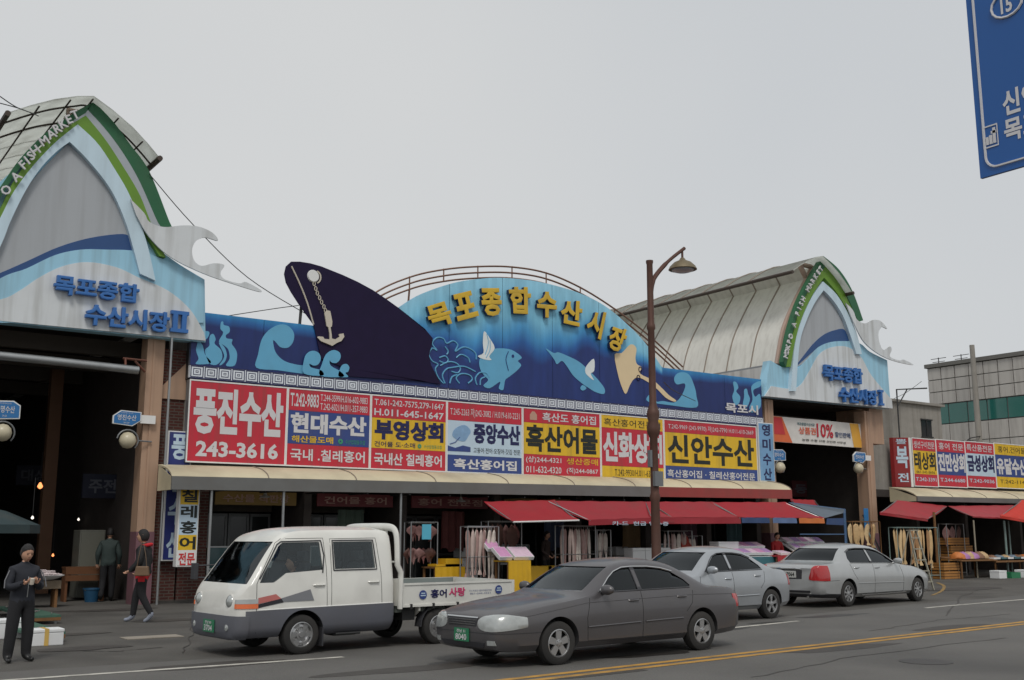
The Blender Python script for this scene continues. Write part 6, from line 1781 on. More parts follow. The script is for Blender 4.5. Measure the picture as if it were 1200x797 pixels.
rack(994, 1026, 611, 25.2, 7, 'tan', 'wooden framed rack of tan dried fish at the foot of the right gate pillar', 'tan dried fish hanging at the foot of the right gate pillar', .85, WOOD, w=1.5, mid=False)
rack(1046, 1093, 618, 24.6, 15, 'tan', 'blue-green steel rack of straw coloured dried fish behind the step ladder', 'straw coloured dried fish hanging behind the step ladder', 1.35, GRP, w=1.35, mid=False)
rack(1104, 1124, 614, 26.0, 3, 'dark', 'small hook rail of brown dried fish inside the right-hand stall', 'brown dried fish hanging inside the right-hand stall', .9, w=.8, mid=False)
a = aty(499, 618, 25.35)
m = MB(); m.box(a.x - .14, a.x + .14, 25.3, 25.32, a.z - .32, a.z + .08); tag(m.build('paper_notice', M('light blue sheet', C(90, 180, 205), .6)), 'small light blue sheet clipped to the rack of dark rays', 'notice')
# red cloth board leaning at the racks
a = aty(812, 638, 24.9)
m = MB(); m.hexa([(a.x - .4, 24.8, .5), (a.x + .35, 24.8, .5), (a.x + .35, 24.85, .5), (a.x - .4, 24.85, .5), (a.x - .35, 25.1, 1.6), (a.x - .05, 25.1, 1.6), (a.x - .05, 25.15, 1.6), (a.x - .35, 25.15, 1.6)])
tag(m.build('red_board', M('faded red board', C(168, 66, 54), .7, grime=.3)), 'slanting faded red board right of the pinkish fish rack', 'board')

# bundles leaning by the tiled pier and hanging cloths in the shops
for k, (px_, c_) in enumerate(((1032, WOOD), (1036, GRP), (1041, DARKSTEEL))):
    a = aty(px_, 650, 25.6)
    m = MB(); m.tube([(a.x, 25.4, 0), (a.x + .35 - .2 * k, 26.6, 2.1 + .15 * k)], .03, 6)
    tag(m.build('leaning_pole', c_), ('wooden', 'grey green', 'dark steel')[k] + ' pole leaning on the tiled pier between the two fish racks', 'pole')
for k, (x_, cc) in enumerate(((13.2, C(70, 84, 74)), (16.5, C(96, 50, 48)), (20.2, C(60, 70, 92)), (23.4, C(110, 90, 60)), (26.0, C(84, 60, 70)), (28.2, C(60, 84, 88)))):
    m = MB(); V = []; F = []
    for i in range(13):
        u = i / 12
        V += [(x_ + u * .8, 26.9 + .04 * math.sin(i * 1.7), 2.3), (x_ + u * .8, 26.9 + .07 * math.sin(i * 1.7 + .5), 1.2 + .06 * math.sin(i)), (x_ + u * .8, 26.91 + .07 * math.sin(i * 1.7 + .5), 1.2 + .06 * math.sin(i)), (x_ + u * .8, 26.91 + .04 * math.sin(i * 1.7), 2.3)]
    for i in range(12):
        for q in range(4): F.append((i * 4 + q, i * 4 + (q + 1) % 4, i * 4 + 4 + (q + 1) % 4, i * 4 + 4 + q))
    m.add(V, F)
    tag(m.build('hanging_cloth', M('shop cloth %d' % k, cc, .85, var=.2), smooth=50), ('green grey', 'dull red', 'slate blue', 'ochre', 'plum', 'teal')[k] + ' cloth hanging at the mouth of the shop under the canopy', 'cloth')
# ================================================================== TABLES, BOXES AND CRATES
PINKB = [M('pink gift box', C(206, 150, 190), .6, var=.25, scale=14), M('lilac gift box', C(176, 140, 190), .6, var=.25, scale=14), M('pale pink gift box', C(224, 196, 214), .6, var=.2, scale=14)]
YELT = M('yellow plastic', C(214, 168, 30), .5, grime=.3)
REDT = M('red plastic cloth', C(176, 40, 48), .5, grime=.2)
BLUT = M('teal plastic', C(60, 110, 120), .5, grime=.3)
def stall(x0, x1, y0, y1, h, label, topm, skirt=None, tilt=0.0):
    t = thing('stall_table', label, 'table', ((x0 + x1) / 2, (y0 + y1) / 2, 0), group='stall tables')
    m = MB(); m.hexa([(x0, y0, h - .04 - tilt), (x1, y0, h - .04 - tilt), (x1, y1, h - .04 + tilt), (x0, y1, h - .04 + tilt), (x0, y0, h - tilt), (x1, y0, h - tilt), (x1, y1, h + tilt), (x0, y1, h + tilt)]); m.build('table_top', topm, t)
    for x in (x0 + .05, x1 - .05):
        for y, hh in ((y0 + .06, h - .05 - tilt), (y1 - .06, h - .05 + tilt * .8)):
            m = MB(); m.box(x - .025, x + .025, y - .025, y + .025, 0, hh); m.build('leg', WOOD, t)
    if skirt:
        m = MB()
        V = []; n = 16
        for k in range(n + 1):
            x = x0 + (x1 - x0) * k / n
            wv = .02 * math.sin(k * 1.9)
            V += [(x, y0 - .015, h - tilt), (x, y0 - .03 + wv, .12), (x, y0 - .02 + wv, .12), (x, y0 - .005, h - tilt)]
        F = []
        for k in range(n):
            for i in range(4): F.append((k * 4 + i, k * 4 + (i + 1) % 4, k * 4 + 4 + (i + 1) % 4, k * 4 + 4 + i))
        m.add(V, F); m.build('skirt', skirt, t, smooth=40)
    return t
def giftbox(x, y, z, w_, d, h, tilt, mt, label, group=None):
    t = thing('gift_box', label, 'box', (x, y, z), local=True, group=group)
    t.rotation_euler = (tilt, 0, random.uniform(-.06, .06))
    m = MB(); m.box(-w_ / 2, w_ / 2, 0, d, 0, h); m.build('box_body', FOAM, t)
    m = MB(); m.box(-w_ / 2 + .02, w_ / 2 - .02, .02, d - .02, h + .001, h + .006); m.build('printed_lid', mt, t)
    return t
gxc = lambda px_, Y: aty(px_, 650, Y).x
# yellow table with two open boxes
xa, xb = gxc(588, 24.2), gxc(614, 24.2)
stall(xa, xb, 23.9, 24.6, .95, 'small table wrapped in yellow plastic below the small red awning', YELT, YELT)
giftbox((xa + xb) / 2 - .38, 24.0, .96, .40, .5, .1, .55, PINKB[0], 'pink printed box, left one on the yellow table', 'gift boxes on the yellow table')
giftbox((xa + xb) / 2 + .22, 24.0, .96, .62, .5, .1, .55, PINKB[2], 'pale pink printed box, right and wider one on the yellow table', 'gift boxes on the yellow table')
giftbox((xa + xb) / 2 - .42, 24.5, 1.18, .42, .45, .1, .6, PINKB[0], 'pink printed box propped up at the back left of the yellow table', 'gift boxes on the yellow table')
xa, xb = gxc(503, 25.4), gxc(538, 25.4)
stall(xa, xb, 25.1, 25.8, .78, 'low table with yellow trays behind the truck bed', WOOD, YELT)
def tray(x, y, z, w_, d, h, mt, label, group=None, name='tray', cat_='tray'):
    t = thing(name, label, cat_, (x, y, z), group=group)
    m = MB(); m.box(x - w_ / 2, x + w_ / 2, y - d / 2, y + d / 2, z, z + .015); m.build('base', mt, t)
    m = MB()
    m.box(x - w_ / 2, x + w_ / 2, y - d / 2 - .015, y - d / 2, z, z + h); m.box(x - w_ / 2, x + w_ / 2, y + d / 2, y + d / 2 + .015, z, z + h)
    m.box(x - w_ / 2 - .015, x - w_ / 2, y - d / 2 - .015, y + d / 2 + .015, z, z + h); m.box(x + w_ / 2, x + w_ / 2 + .015, y - d / 2 - .015, y + d / 2 + .015, z, z + h)
    m.build('rim', mt, t)
    return t
tray(xb - .3, 25.4, .79, .5, .4, .2, YELT, 'deep yellow crate at the right end of the low table behind the truck bed', name='crate', cat_='crate')
tray(xa + .5, 25.4, .79, .8, .4, .06, YELT, 'flat yellow tray at the left end of the low table behind the truck bed')
# white styrofoam boxes
def foam(x, y, z, w_=.5, d=.35, h=.22, rz=0, label='', group=None, tape=None):
    t = thing('styrofoam_box', label, 'box', (x, y, z), rz=rz, local=True, group=group)
    m = MB(); m.box(-w_ / 2, w_ / 2, -d / 2, d / 2, 0, h * .78); m.build('box_body', FOAM, t, bevel=.012)
    m = MB(); m.box(-w_ / 2 - .006, w_ / 2 + .006, -d / 2 - .006, d / 2 + .006, h * .785, h); m.build('lid', FOAM, t, bevel=.012)
    if tape:
        m = MB(); m.box(-.03, .03, -d / 2 - .009, d / 2 + .009, .003, h + .003); m.build('tape', tape, t)
    return t
x0 = gxc(735, 25.0)
k = 0
for i in range(3):
    for j in range(3 if i else 4):
        if i == 0 and j == 3: continue
        foam(x0 + .3 + i * .52, 25.0, .0 + j * .42, .5, .4, .40, 0, '%s white box of the %s column, stack left of the street lamp' % (('bottom', 'middle', 'top')[j], ('left', 'middle', 'right')[i]), 'styrofoam boxes left of the street lamp')
# counter with gift boxes right of the lamp, red table, rows of pink boxes
xa, xb = gxc(852, 24.2), gxc(906, 24.2)
stall(xa, xb, 23.9, 24.8, 1.0, 'long counter with a teal skirt covered in lilac boxes above the silver compact sedan', FOAM, BLUT, .05)
n = 5
for r_ in range(2):
    for k in range(n):
        giftbox(xa + .35 + (xb - xa - .5) * (k + .3 * r_) / n, 23.95 + .42 * r_, 1.0 + .2 * r_, .36, .38, .08, .35, PINKB[(k + r_) % 3], '%s lilac printed box in the %s row of the teal counter' % (('first', 'second', 'third', 'fourth', 'fifth')[k], ('front', 'back')[r_]), 'lilac boxes on the teal counter')
foam(xa + .2, 24.5, 1.12, .9, .4, .3, 0, 'wide white styrofoam box at the left end of the teal counter')
xa, xb = gxc(905, 23.9), gxc(927, 23.9)
stall(xa, xb, 23.7, 24.3, .98, 'small table under a red plastic cloth in front of the seller in red', REDT, REDT)
giftbox(xb - .35, 23.8, .99, .5, .38, .07, .2, PINKB[2], 'pale open box on the red table in front of the seller')
xa, xb = gxc(938, 24.1), gxc(989, 24.1)
stall(xa, xb, 24.0, 25.1, 1.2, 'sloping display of pink boxes inside the blue framed stall', FOAM, DARKSTEEL, .28)
for r_ in range(3):
    for k in range(5):
        giftbox(xa + .22 + (xb - xa - .3) * k / 5, 24.02 + .34 * r_, .95 + .2 * r_, .34, .32, .06, .5, PINKB[(k * 2 + r_) % 3], '%s pink box from the left in the %s row of the blue framed stall' % (('first', 'second', 'third', 'fourth', 'fifth')[k], ('bottom', 'middle', 'top')[r_]), 'pink boxes in the blue framed stall')
# right-hand stall goods
xa, xb = gxc(1118, 24.3), gxc(1160, 24.3)
GOODS = [M('purple goods bag', C(170, 120, 170), .6, var=.3, scale=10), M('orange goods bag', C(200, 120, 60), .6, var=.3, scale=10), M('straw goods', C(190, 160, 120), .7, var=.35, scale=14), M('brown goods', C(130, 96, 74), .7, var=.35, scale=14), M('grey blue goods', C(110, 126, 140), .6, var=.3, scale=14)]
def heap(x, y, z, w_, d, h, mt, label, group=None, seed=0, name='goods_bag', cat_='goods'):
    r = random.Random(seed + int(x * 10))
    m = MB()
    V = []; n = 12
    rings = [(1, 0), (1.02, .25), (.85, .6), (.5, .9), (0.15, 1)]
    for a_, b_ in rings:
        for k in range(n):
            t_ = 2 * PI * k / n
            rr = a_ * r.uniform(.85, 1.1)
            V.append((x + w_ / 2 * rr * math.copysign(abs(math.cos(t_)) ** .6, math.cos(t_)), y + d / 2 * rr * math.copysign(abs(math.sin(t_)) ** .6, math.sin(t_)), z + h * b_ * r.uniform(.85, 1.1)))
    F = []
    for i in range(4):
        for k in range(n): F.append((i * n + k, i * n + (k + 1) % n, (i + 1) * n + (k + 1) % n, (i + 1) * n + k))
    F += [tuple(range(n)), tuple(4 * n + k for k in range(n))]
    m.add(V, F)
    o = m.build(name, mt, smooth=60)
    tag(o, label, cat_, group)
    return o
stall(xa, xb, 24.0, 25.0, .75, 'wooden table heaped with bags, left one of the right-hand stall', WOOD, None, .06)
xc, xd = gxc(1161, 24.2), gxc(1215, 24.2)
stall(xc, xd, 24.0, 25.0, .68, 'wooden table of trays at the right picture edge', WOOD, None, .06)
r = random.Random(5)
cols = ['purple', 'orange', 'straw coloured', 'brown', 'grey blue']
spots = [(0, 'far left end of the left table'), (1, 'left half of the left table'), (2, 'middle of the left table'), (3, 'right end of the left table')]
for i in range(6):
    ci = (1, 0, 2, 0, 3, 2)[i]
    heap(xa + .3 + (xb - xa - .5) * i / 6, 24.35, .74, .5, .5, .25, GOODS[ci], cols[ci] + ' bag, ' + ('first', 'second', 'third', 'fourth', 'fifth', 'sixth')[i] + ' from the left on the right-hand stall table', 'goods heaped on the left wooden table', i)
    ci = (3, 4, 2, 4, 3, 1)[i]
    tray(xc + .35 + (xd - xc - .5) * i / 6, 24.4, .70, .5, .5, .07, BLUT if i % 2 else FOAM, ('teal' if i % 2 else 'white') + ' tray, ' + ('first', 'second', 'third', 'fourth', 'fifth', 'sixth')[i] + ' from the left on the table at the picture edge', 'trays on the table at the picture edge')
    heap(xc + .35 + (xd - xc - .5) * i / 6, 24.4, .72, .42, .42, .14, GOODS[ci], cols[ci] + ' heap, ' + ('first', 'second', 'third', 'fourth', 'fifth', 'sixth')[i] + ' tray of the picture edge table', 'goods in the trays at the picture edge', i, 'goods_heap')
def crate(x, y, z, w_, d, h, label, mt=WOOD, group=None):
    t = thing('wooden_crate', label, 'crate', (x, y, z), group=group)
    for k in range(3):
        zz = z + h * (k + .1) / 3
        m = MB(); m.box(x - w_ / 2, x + w_ / 2, y - d / 2, y - d / 2 + .015, zz, zz + h * .25); m.build('slat', mt, t)
        m = MB(); m.box(x - w_ / 2, x - w_ / 2 + .015, y - d / 2 + .017, y + d / 2, zz, zz + h * .25); m.build('slat', mt, t)
    m = MB(); m.box(x - w_ / 2 + .017, x + w_ / 2, y - d / 2 + .017, y + d / 2, z, z + h * .8); m.build('inner_box', M('crate inside', C(110, 84, 60), .9), t)
xw = gxc(1106, 24.6)
OW = M('orange wood', C(170, 118, 60), .7, var=.25, scale=5)
for k in range(2): crate(xw, 24.6, .32 * k, 1.0, .6, .3, ('lower', 'upper')[k] + ' wooden crate in the stack left of the right-hand stall tables', OW, 'wooden crates of the right-hand stall')
xw2 = gxc(1122, 26)
for k in range(3): crate(xw2 + .2 * (k % 2), 26.2, .32 * k + .6, 1.5, .6, .3, ('lowest', 'middle', 'topmost')[k] + ' wooden crate stacked in the dark behind the right-hand stall tables', OW, 'wooden crates behind the right-hand stall')
for k, (px_, w_) in enumerate(((1168, .5), (1182, .45), (1196, .5))):
    foam(gxc(px_, 23.6), 23.6, 0, w_, .4, .3, .1 * k, ('left', 'middle', 'right')[k] + ' white styrofoam box on the ground in front of the table at the picture edge', 'boxes on the ground at the picture edge') if k != 1 else tray(gxc(px_, 23.6), 23.6, 0, .6, .45, .22, M('green plastic', C(40, 120, 80), .5), 'green plastic basin on the ground before the table at the picture edge', name='basin', cat_='basin')
# step ladder
la = atz(1082, 692); lx, ly = la.x, la.y
t = thing('step_ladder', 'pale aluminium step ladder in front of the straw coloured fish', 'ladder', (lx, ly, 0))
AL = M('pale aluminium', C(170, 166, 150), .45, metal=.4)
zt_ = 1.75
for s in (-.28, .28):
    m = MB(); m.hexa([(lx + s - .025 + .25, ly - .02, 0), (lx + s + .025 + .25, ly - .02, 0), (lx + s + .025 + .25, ly + .02, 0), (lx + s - .025 + .25, ly + .02, 0), (lx + s * .6 - .025 - .15, ly + .1, zt_), (lx + s * .6 + .025 - .15, ly + .1, zt_), (lx + s * .6 + .025 - .15, ly + .14, zt_), (lx + s * .6 - .025 - .15, ly + .14, zt_)]); m.build('rail', AL, t)
    m = MB(); m.tube([(lx + s - .35, ly + .5, 0), (lx + s * .6 - .15, ly + .15, zt_)], .018, 6); m.build('rear_leg', AL, t)
for k in range(5):
    f = (k + .7) / 5.4
    m = MB(); cx_ = lx + .25 - .40 * f; hw_ = .28 - .11 * f; m.box(cx_ - hw_, cx_ + hw_, ly + .12 * f - .05, ly + .12 * f + .05, zt_ * f, zt_ * f + .03); m.build('step', AL, t)
m = MB(); m.box(lx - .35, lx + .05, ly + .05, ly + .22, zt_, zt_ + .03); m.build('top_plate', AL, t)

# ================================================================== BAYS OF THE SHOPS (dim interiors)
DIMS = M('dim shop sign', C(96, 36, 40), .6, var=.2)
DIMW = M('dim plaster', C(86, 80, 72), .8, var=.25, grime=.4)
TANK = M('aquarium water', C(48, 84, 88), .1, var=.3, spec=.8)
bays = [(9.6, 12.0), (12.4, 14.9), (15.3, 18.1), (18.5, 21.2), (21.6, 24.1), (24.5, 26.9), (27.3, 29.4)]
names = ['first', 'second', 'third', 'fourth', 'fifth', 'sixth', 'seventh']
r = random.Random(11)
for i, (a, b) in enumerate(bays):
    nm = names[i] + ' shop bay from the left'
    t = thing('shop_back_wall', 'glazed inner partition at the back of the ' + nm, 'partition', ((a + b) / 2, 28.6, 0), group='inner shop partitions')
    m = MB(); m.box(a, b, 28.6, 28.7, 2.25, 2.9); m.box(a, a + .5, 28.6, 28.7, 0.06, 2.247); m.build('wall_panel', DIMW, t)
    for k in range(3):
        x0_, x1_ = a + .55 + (b - a - .55) * k / 3, a + .55 + (b - a - .55) * (k + 1) / 3 - .03
        m = MB()
        for u0, u1, v0, v1 in ((x0_, x0_ + .06, .07, 2.2), (x1_ - .06, x1_, .07, 2.2), (x0_ + .06, x1_ - .06, .07, .15), (x0_ + .06, x1_ - .06, 1.0, 1.08), (x0_ + .06, x1_ - .06, 2.12, 2.2)): m.box(u0, u1, 28.6, 28.66, v0, v1)
        f_ = m.build('door_frame', M('dull aluminium', C(110, 112, 112), .5, metal=.5), t)
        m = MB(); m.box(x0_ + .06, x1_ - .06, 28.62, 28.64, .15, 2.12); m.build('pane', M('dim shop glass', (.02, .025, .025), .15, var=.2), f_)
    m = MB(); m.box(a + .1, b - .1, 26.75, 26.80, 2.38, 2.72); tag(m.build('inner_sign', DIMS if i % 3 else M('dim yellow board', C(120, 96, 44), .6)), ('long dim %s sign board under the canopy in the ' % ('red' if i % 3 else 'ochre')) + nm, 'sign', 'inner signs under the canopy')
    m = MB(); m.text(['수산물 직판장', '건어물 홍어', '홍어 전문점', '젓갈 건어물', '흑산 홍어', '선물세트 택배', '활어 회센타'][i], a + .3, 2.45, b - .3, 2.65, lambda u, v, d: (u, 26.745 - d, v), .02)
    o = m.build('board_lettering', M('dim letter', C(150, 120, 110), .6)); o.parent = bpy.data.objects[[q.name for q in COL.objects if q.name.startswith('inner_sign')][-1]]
    if i in (0, 1, 3, 5):
        x = a + .8
        t = thing('fish_tank', 'fish tank on a stand in the ' + nm, 'tank', (x, 27.6, 0), group='fish tanks in the shops')
        m = MB(); m.box(x - .6, x + .6, 27.3, 27.9, .8, 1.3); m.build('water', TANK, t)
        m = MB()
        for u in (x - .61, x + .585):
            for v in (27.28, 27.9): m.box(u, u + .03, v, v + .03, .07, 1.34)
        m.box(x - .6, x + .6, 27.28, 27.31, .74, .79); m.box(x - .6, x + .6, 27.28, 27.31, 1.305, 1.34); m.build('stand', STEEL, t)
    for k in range(r.choice((2, 3, 4))):
        foam(b - .45, 27.4, .07 + .3 * k, .6, .42, .28, r.uniform(-.1, .1), '%s white box of the pile in the %s' % (('bottom', 'second', 'third', 'fourth')[k], nm), 'styrofoam boxes inside the shops')
    if i % 2 == 0:
        m = MB(); m.lathe([(0, .09), (.03, .09), (.05, .02), (.13, -.02), (.14, -.04), (0, -.05)], ((a + b) / 2, 26.2, 2.6), n=14); m.tube([((a + b) / 2, 26.2, 2.69), ((a + b) / 2, 26.2, 2.9)], .008, 4)
        tag(m.build('shop_lamp', M('unlit white lamp shade', C(190, 190, 186), .4)), 'small white lamp shade hanging before the ' + nm, 'lamp', 'lamps under the canopy')
# baskets and basins on the pavement before the shops (mostly behind the cars)
for k, (px_, mt, nm) in enumerate(((430, YELT, 'yellow'), (450, BLUT, 'teal'), (520, REDT, 'red'), (625, YELT, 'yellow'), (640, BLUT, 'teal'), (722, REDT, 'red'))):
    x = gxc(px_, 24.9)
    tray(x, 24.9, 0, .6, .45, .3, mt, nm + ' plastic basin on the pavement ' + ('behind the truck cab', 'behind the cab guard of the truck', 'behind the truck bed', 'left of the yellow plastic crates', 'above the dark sedan bonnet', 'left of the styrofoam stack')[k], 'basins on the pavement', 'basin', 'basin')
for k, px_ in enumerate((628, 648)):
    x = gxc(px_, 25.3)
    tray(x, 25.3, .0, .7, .5, .75, YELT, ('left', 'right')[k] + ' one of two tall yellow crates left of the fish above the dark sedan', 'tall yellow crates', 'crate', 'crate')

# ================================================================== GATE FITTINGS
def globe(px_, py_, Y, label, side):
    c = aty(px_, py_, Y)
    t = thing('globe_lamp', label, 'lamp', tuple(c), group='round lamps on the gate pillars')
    m = MB(); m.lathe([(.0, -.2), (.1, -.175), (.17, -.1), (.2, 0), (.17, .1), (.1, .175), (0, .2)], tuple(c), n=18); m.build('globe', M('unlit cream globe', C(196, 186, 160), .35), t, smooth=True)
    m = MB(); m.tube([(c.x + .25 * math.cos(a), c.y, c.z + .25 * math.sin(a)) for a in [PI * (-.25 + 1.2 * k / 12) * (1 if side > 0 else 1) for k in range(13)]], .018, 5)
    m.tube([(c.x + .24 * side, c.y, c.z), (c.x + .6 * side, c.y + .1, c.z)], .02, 5); m.build('bracket', GREYMETAL, t)
def namesign(px0, px1, py0, py1, Y, label, st_, side):
    a = aty(px0, py0, Y); b = aty(px1, py1, Y)
    t = thing('name_plate', label, 'sign', ((a.x + b.x) / 2, Y, b.z), group='blue name plates on the gate pillars')
    w_, h = b.x - a.x, a.z - b.z
    o = [(a.x + .1, b.z), (b.x, b.z + .04), (b.x, a.z - .1), (b.x - .15, a.z), (a.x, a.z - .02), (a.x, b.z + .1)] if side < 0 else [(a.x, b.z + .04), (b.x - .2, b.z), (b.x, b.z + .14), (b.x, a.z - .02), (a.x + .18, a.z), (a.x, a.z - .14)]
    cx_, cz_ = (a.x + b.x) / 2, (a.z + b.z) / 2
    m = MB(); m.py(o, Y, Y + .06); m.build('plate_edge', WHITE, t)
    m = MB(); m.py([(cx_ + (x - cx_) * .92, cz_ + (z - cz_) * .88) for x, z in o], Y - .008, Y - .001); m.build('plate_face', M('name plate blue', C(46, 112, 170), .5), t)
    m = MB(); m.text(st_, a.x + .1, b.z + h * .35, b.x - .12, b.z + h * .72, lambda u, v, d: (u, Y - .012 - d, v), .015); m.build('lettering', SIGNWHITE, t)
    m = MB(); m.text('목포종합수산시장', a.x + .18, b.z + h * .8, b.x - .2, b.z + h * .88, lambda u, v, d: (u, Y - .012 - d, v), 0); m.text('244-1234', a.x + .25, b.z + h * .15, b.x - .28, b.z + h * .25, lambda u, v, d: (u, Y - .012 - d, v), 0); m.build('small_lettering', SIGNWHITE, t, kind='stuff')
    m = MB(); m.box(b.x - .02 if side > 0 else a.x - .3, b.x + .35 if side > 0 else a.x + .02, Y + .02, Y + .1, cz_ - .1, cz_ + .1); m.build('mounting_arm', WHITE, t)
globe(149.5, 516, 26.3, 'cream globe lamp on the right pillar of the left gate', 1)
globe(3, 507, 26.3, 'cream globe lamp at the left picture edge', -1)
globe(914, 548, 26.3, 'cream globe lamp on the left pillar of the right gate', -1)
globe(1006, 549, 26.3, 'cream globe lamp on the right pillar of the right gate', 1)
namesign(133, 165, 480, 500, 26.3, 'blue name plate on the right pillar of the left gate', '영진수산', 1)
namesign(-10, 23, 468, 493, 26.3, 'blue name plate with 명수산 cut by the left picture edge', '목명수산', -1)
namesign(905, 921, 526, 541, 26.3, 'small blue name plate on the left pillar of the right gate', '영미수산', -1)
namesign(1000, 1015, 529, 543, 26.3, 'small blue name plate on the right pillar of the right gate', '진미수산', 1)
# horizontal pipe across the left opening
m = MB(); m.tube([aty(-60, 411, 26.0), aty(60, 423, 26.0), aty(162, 434, 26.0)], .1, 12)
tag(m.build('overhead_pipe', STEEL, smooth=True), 'thick grey pipe crossing the top of the left market opening', 'pipe')
m = MB(); m.tube([aty(144, 420, 26.2), aty(172, 423, 26.2)], .03, 6); m.tube([aty(158, 423, 26.2), aty(170, 436, 26.2)], .03, 6); m.tube([aty(147, 420, 26.2), aty(147, 430, 26.05)], .03, 6)
tag(m.build('pipe_bracket', RUST), 'rusty triangular bracket holding the pipe on the left gate pillar', 'bracket')
# 10 % banner in the right opening
c0, c1, c2, c3 = aty(905.5, 487.3, 26.7), aty(1009.8, 497, 26.7), aty(1011, 525, 26.7), aty(907.4, 517.6, 26.7)
t = thing('discount_banner', 'white and orange banner with red 10% across the right market opening', 'banner', tuple(c3))
def bn(u, v, d): 
    p = Vector(c3) * (1 - u) * (1 - v) + Vector(c2) * u * (1 - v) + Vector(c1) * u * v + Vector(c0) * (1 - u) * v
    return (p.x, p.y - d + .03 * math.sin(u * 9), p.z)
def bpatch(u0, u1, v0, v1, d, name, mt, slant=0):
    m = MB(); n = 14; V = []
    for k in range(n + 1):
        for v in (v0, v1):
            u = u0 + (u1 - u0) * k / n + (slant * v if k in (0, n) else slant * v)
            V += [bn(min(1, max(0, u)), v, d), bn(min(1, max(0, u)), v, d - .004)]
    F = []
    for k in range(n):
        a = k * 4
        F += [(a, a + 4, a + 6, a + 2), (a + 1, a + 3, a + 7, a + 5), (a, a + 1, a + 5, a + 4), (a + 2, a + 6, a + 7, a + 3)]
    F += [(0, 2, 3, 1), (n * 4, n * 4 + 1, n * 4 + 3, n * 4 + 2)]
    m.add(V, F); return m.build(name, mt, t, smooth=40)
bpatch(0, 1, 0, 1, 0, 'banner_cloth', M('banner cloth', C(224, 220, 214), .7, grime=.15))
bpatch(0, .20, 0.01, .99, .010, 'orange_print', M('banner orange', C(220, 110, 66), .7), -.1)
bpatch(0, .14, 0.3, .95, .018, 'red_print', M('banner red', C(200, 60, 64), .7), -.05)
bpatch(.90, 1, 0.01, .99, .010, 'yellow_print', M('banner yellow', C(226, 170, 70), .7), -.04)
for st_, u0, v0, u1, v1, mt in (('목포종합수산시장', .26, .72, .44, .84, BLUT), ('상품권', .27, .38, .45, .66, M('banner letter orange', C(214, 96, 60), .6)), ('10%', .46, .3, .65, .86, M('banner letter red', C(190, 30, 50), .6)), ('할인판매', .67, .36, .86, .58, BL1), ('농협 수협 신협 상인회 사무실', .3, .12, .8, .2, SIGNDARK)):
    m = MB(); m.text(st_, u0, v0, u1, v1, lambda u, v, d: bn(u, v, .026 + d), .02); m.build('lettering', mt, t)
# blue tag at the foot of the right pillar
a = aty(1016, 605, 26.4); m = MB(); m.box(a.x - .12, a.x + .15, 26.44, 26.46, a.z - .5, a.z + .3); tag(m.build('notice_board', M('blue notice', C(60, 130, 190), .5)), 'small blue notice low on the right pillar of the right gate', 'notice')

# ================================================================== INSIDE THE LEFT PASSAGE AND ITS FORECOURT
for px_, Y, lab in ((56, 33, 'slim column deep inside the left passage'), (136, 36, 'farther slim column inside the left passage, behind the dark jacket man')):
    a = aty(px_, 600, Y); m = MB(); m.box(a.x - .17, a.x + .17, Y, Y + .3, 0, 6.65); tag(m.build('column', M('brown column', C(120, 88, 66), .7)), lab, 'column')
BEAM = M('dusty beam', C(88, 82, 76), .7)
for k, Y in enumerate((28.5, 31.5, 34.5, 38)):
    m = MB(); m.box(-1.1, 8.5, Y, Y + .2, 6.2, 6.6); tag(m.build('roof_beam', BEAM), ('first', 'second', 'third', 'fourth')[k] + ' cross beam counted inwards under the left passage ceiling', 'beam', 'cross beams of the left passage')
    m = MB(); m.box(30.3, 36.2, Y, Y + .2, 5.9, 6.3); tag(m.build('roof_beam', BEAM), ('first', 'second', 'third', 'fourth')[k] + ' cross beam counted inwards under the right passage ceiling', 'beam', 'cross beams of the right passage')
def insign(px0, px1, py0, py1, Y, st_, label, mt, lm):
    a = aty(px0, py0, Y); b = aty(px1, py1, Y)
    t = thing('hanging_sign', label, 'sign', ((a.x + b.x) / 2, Y, b.z), group='signs inside the passages')
    m = MB(); m.box(a.x, b.x, Y, Y + .12, b.z, a.z); m.build('sign_box', mt, t)
    m = MB(); h = a.z - b.z; m.text(st_, a.x + .15, b.z + h * .2, b.x - .15, b.z + h * .8, lambda u, v, d: (u, Y - .01 - d, v), .03); m.build('lettering', lm, t)
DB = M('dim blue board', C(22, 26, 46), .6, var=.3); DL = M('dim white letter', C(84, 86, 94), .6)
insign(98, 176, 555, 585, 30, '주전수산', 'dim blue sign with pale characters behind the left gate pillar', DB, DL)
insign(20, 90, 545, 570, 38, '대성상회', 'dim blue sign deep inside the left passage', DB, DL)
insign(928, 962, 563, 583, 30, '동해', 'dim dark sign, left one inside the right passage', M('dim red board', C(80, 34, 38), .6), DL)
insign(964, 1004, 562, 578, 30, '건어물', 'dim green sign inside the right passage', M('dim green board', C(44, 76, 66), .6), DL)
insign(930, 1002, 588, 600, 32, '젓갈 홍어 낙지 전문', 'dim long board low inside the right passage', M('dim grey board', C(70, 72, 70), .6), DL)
GLOW = M('lit warm bulb', (1, .5, .2), .4, var=0, emit=((1, .30, .10), 2.2))
GLOW2 = M('lit white bulb', (1, .9, .8), .4, var=0, emit=((1, .92, .8), 1.6))
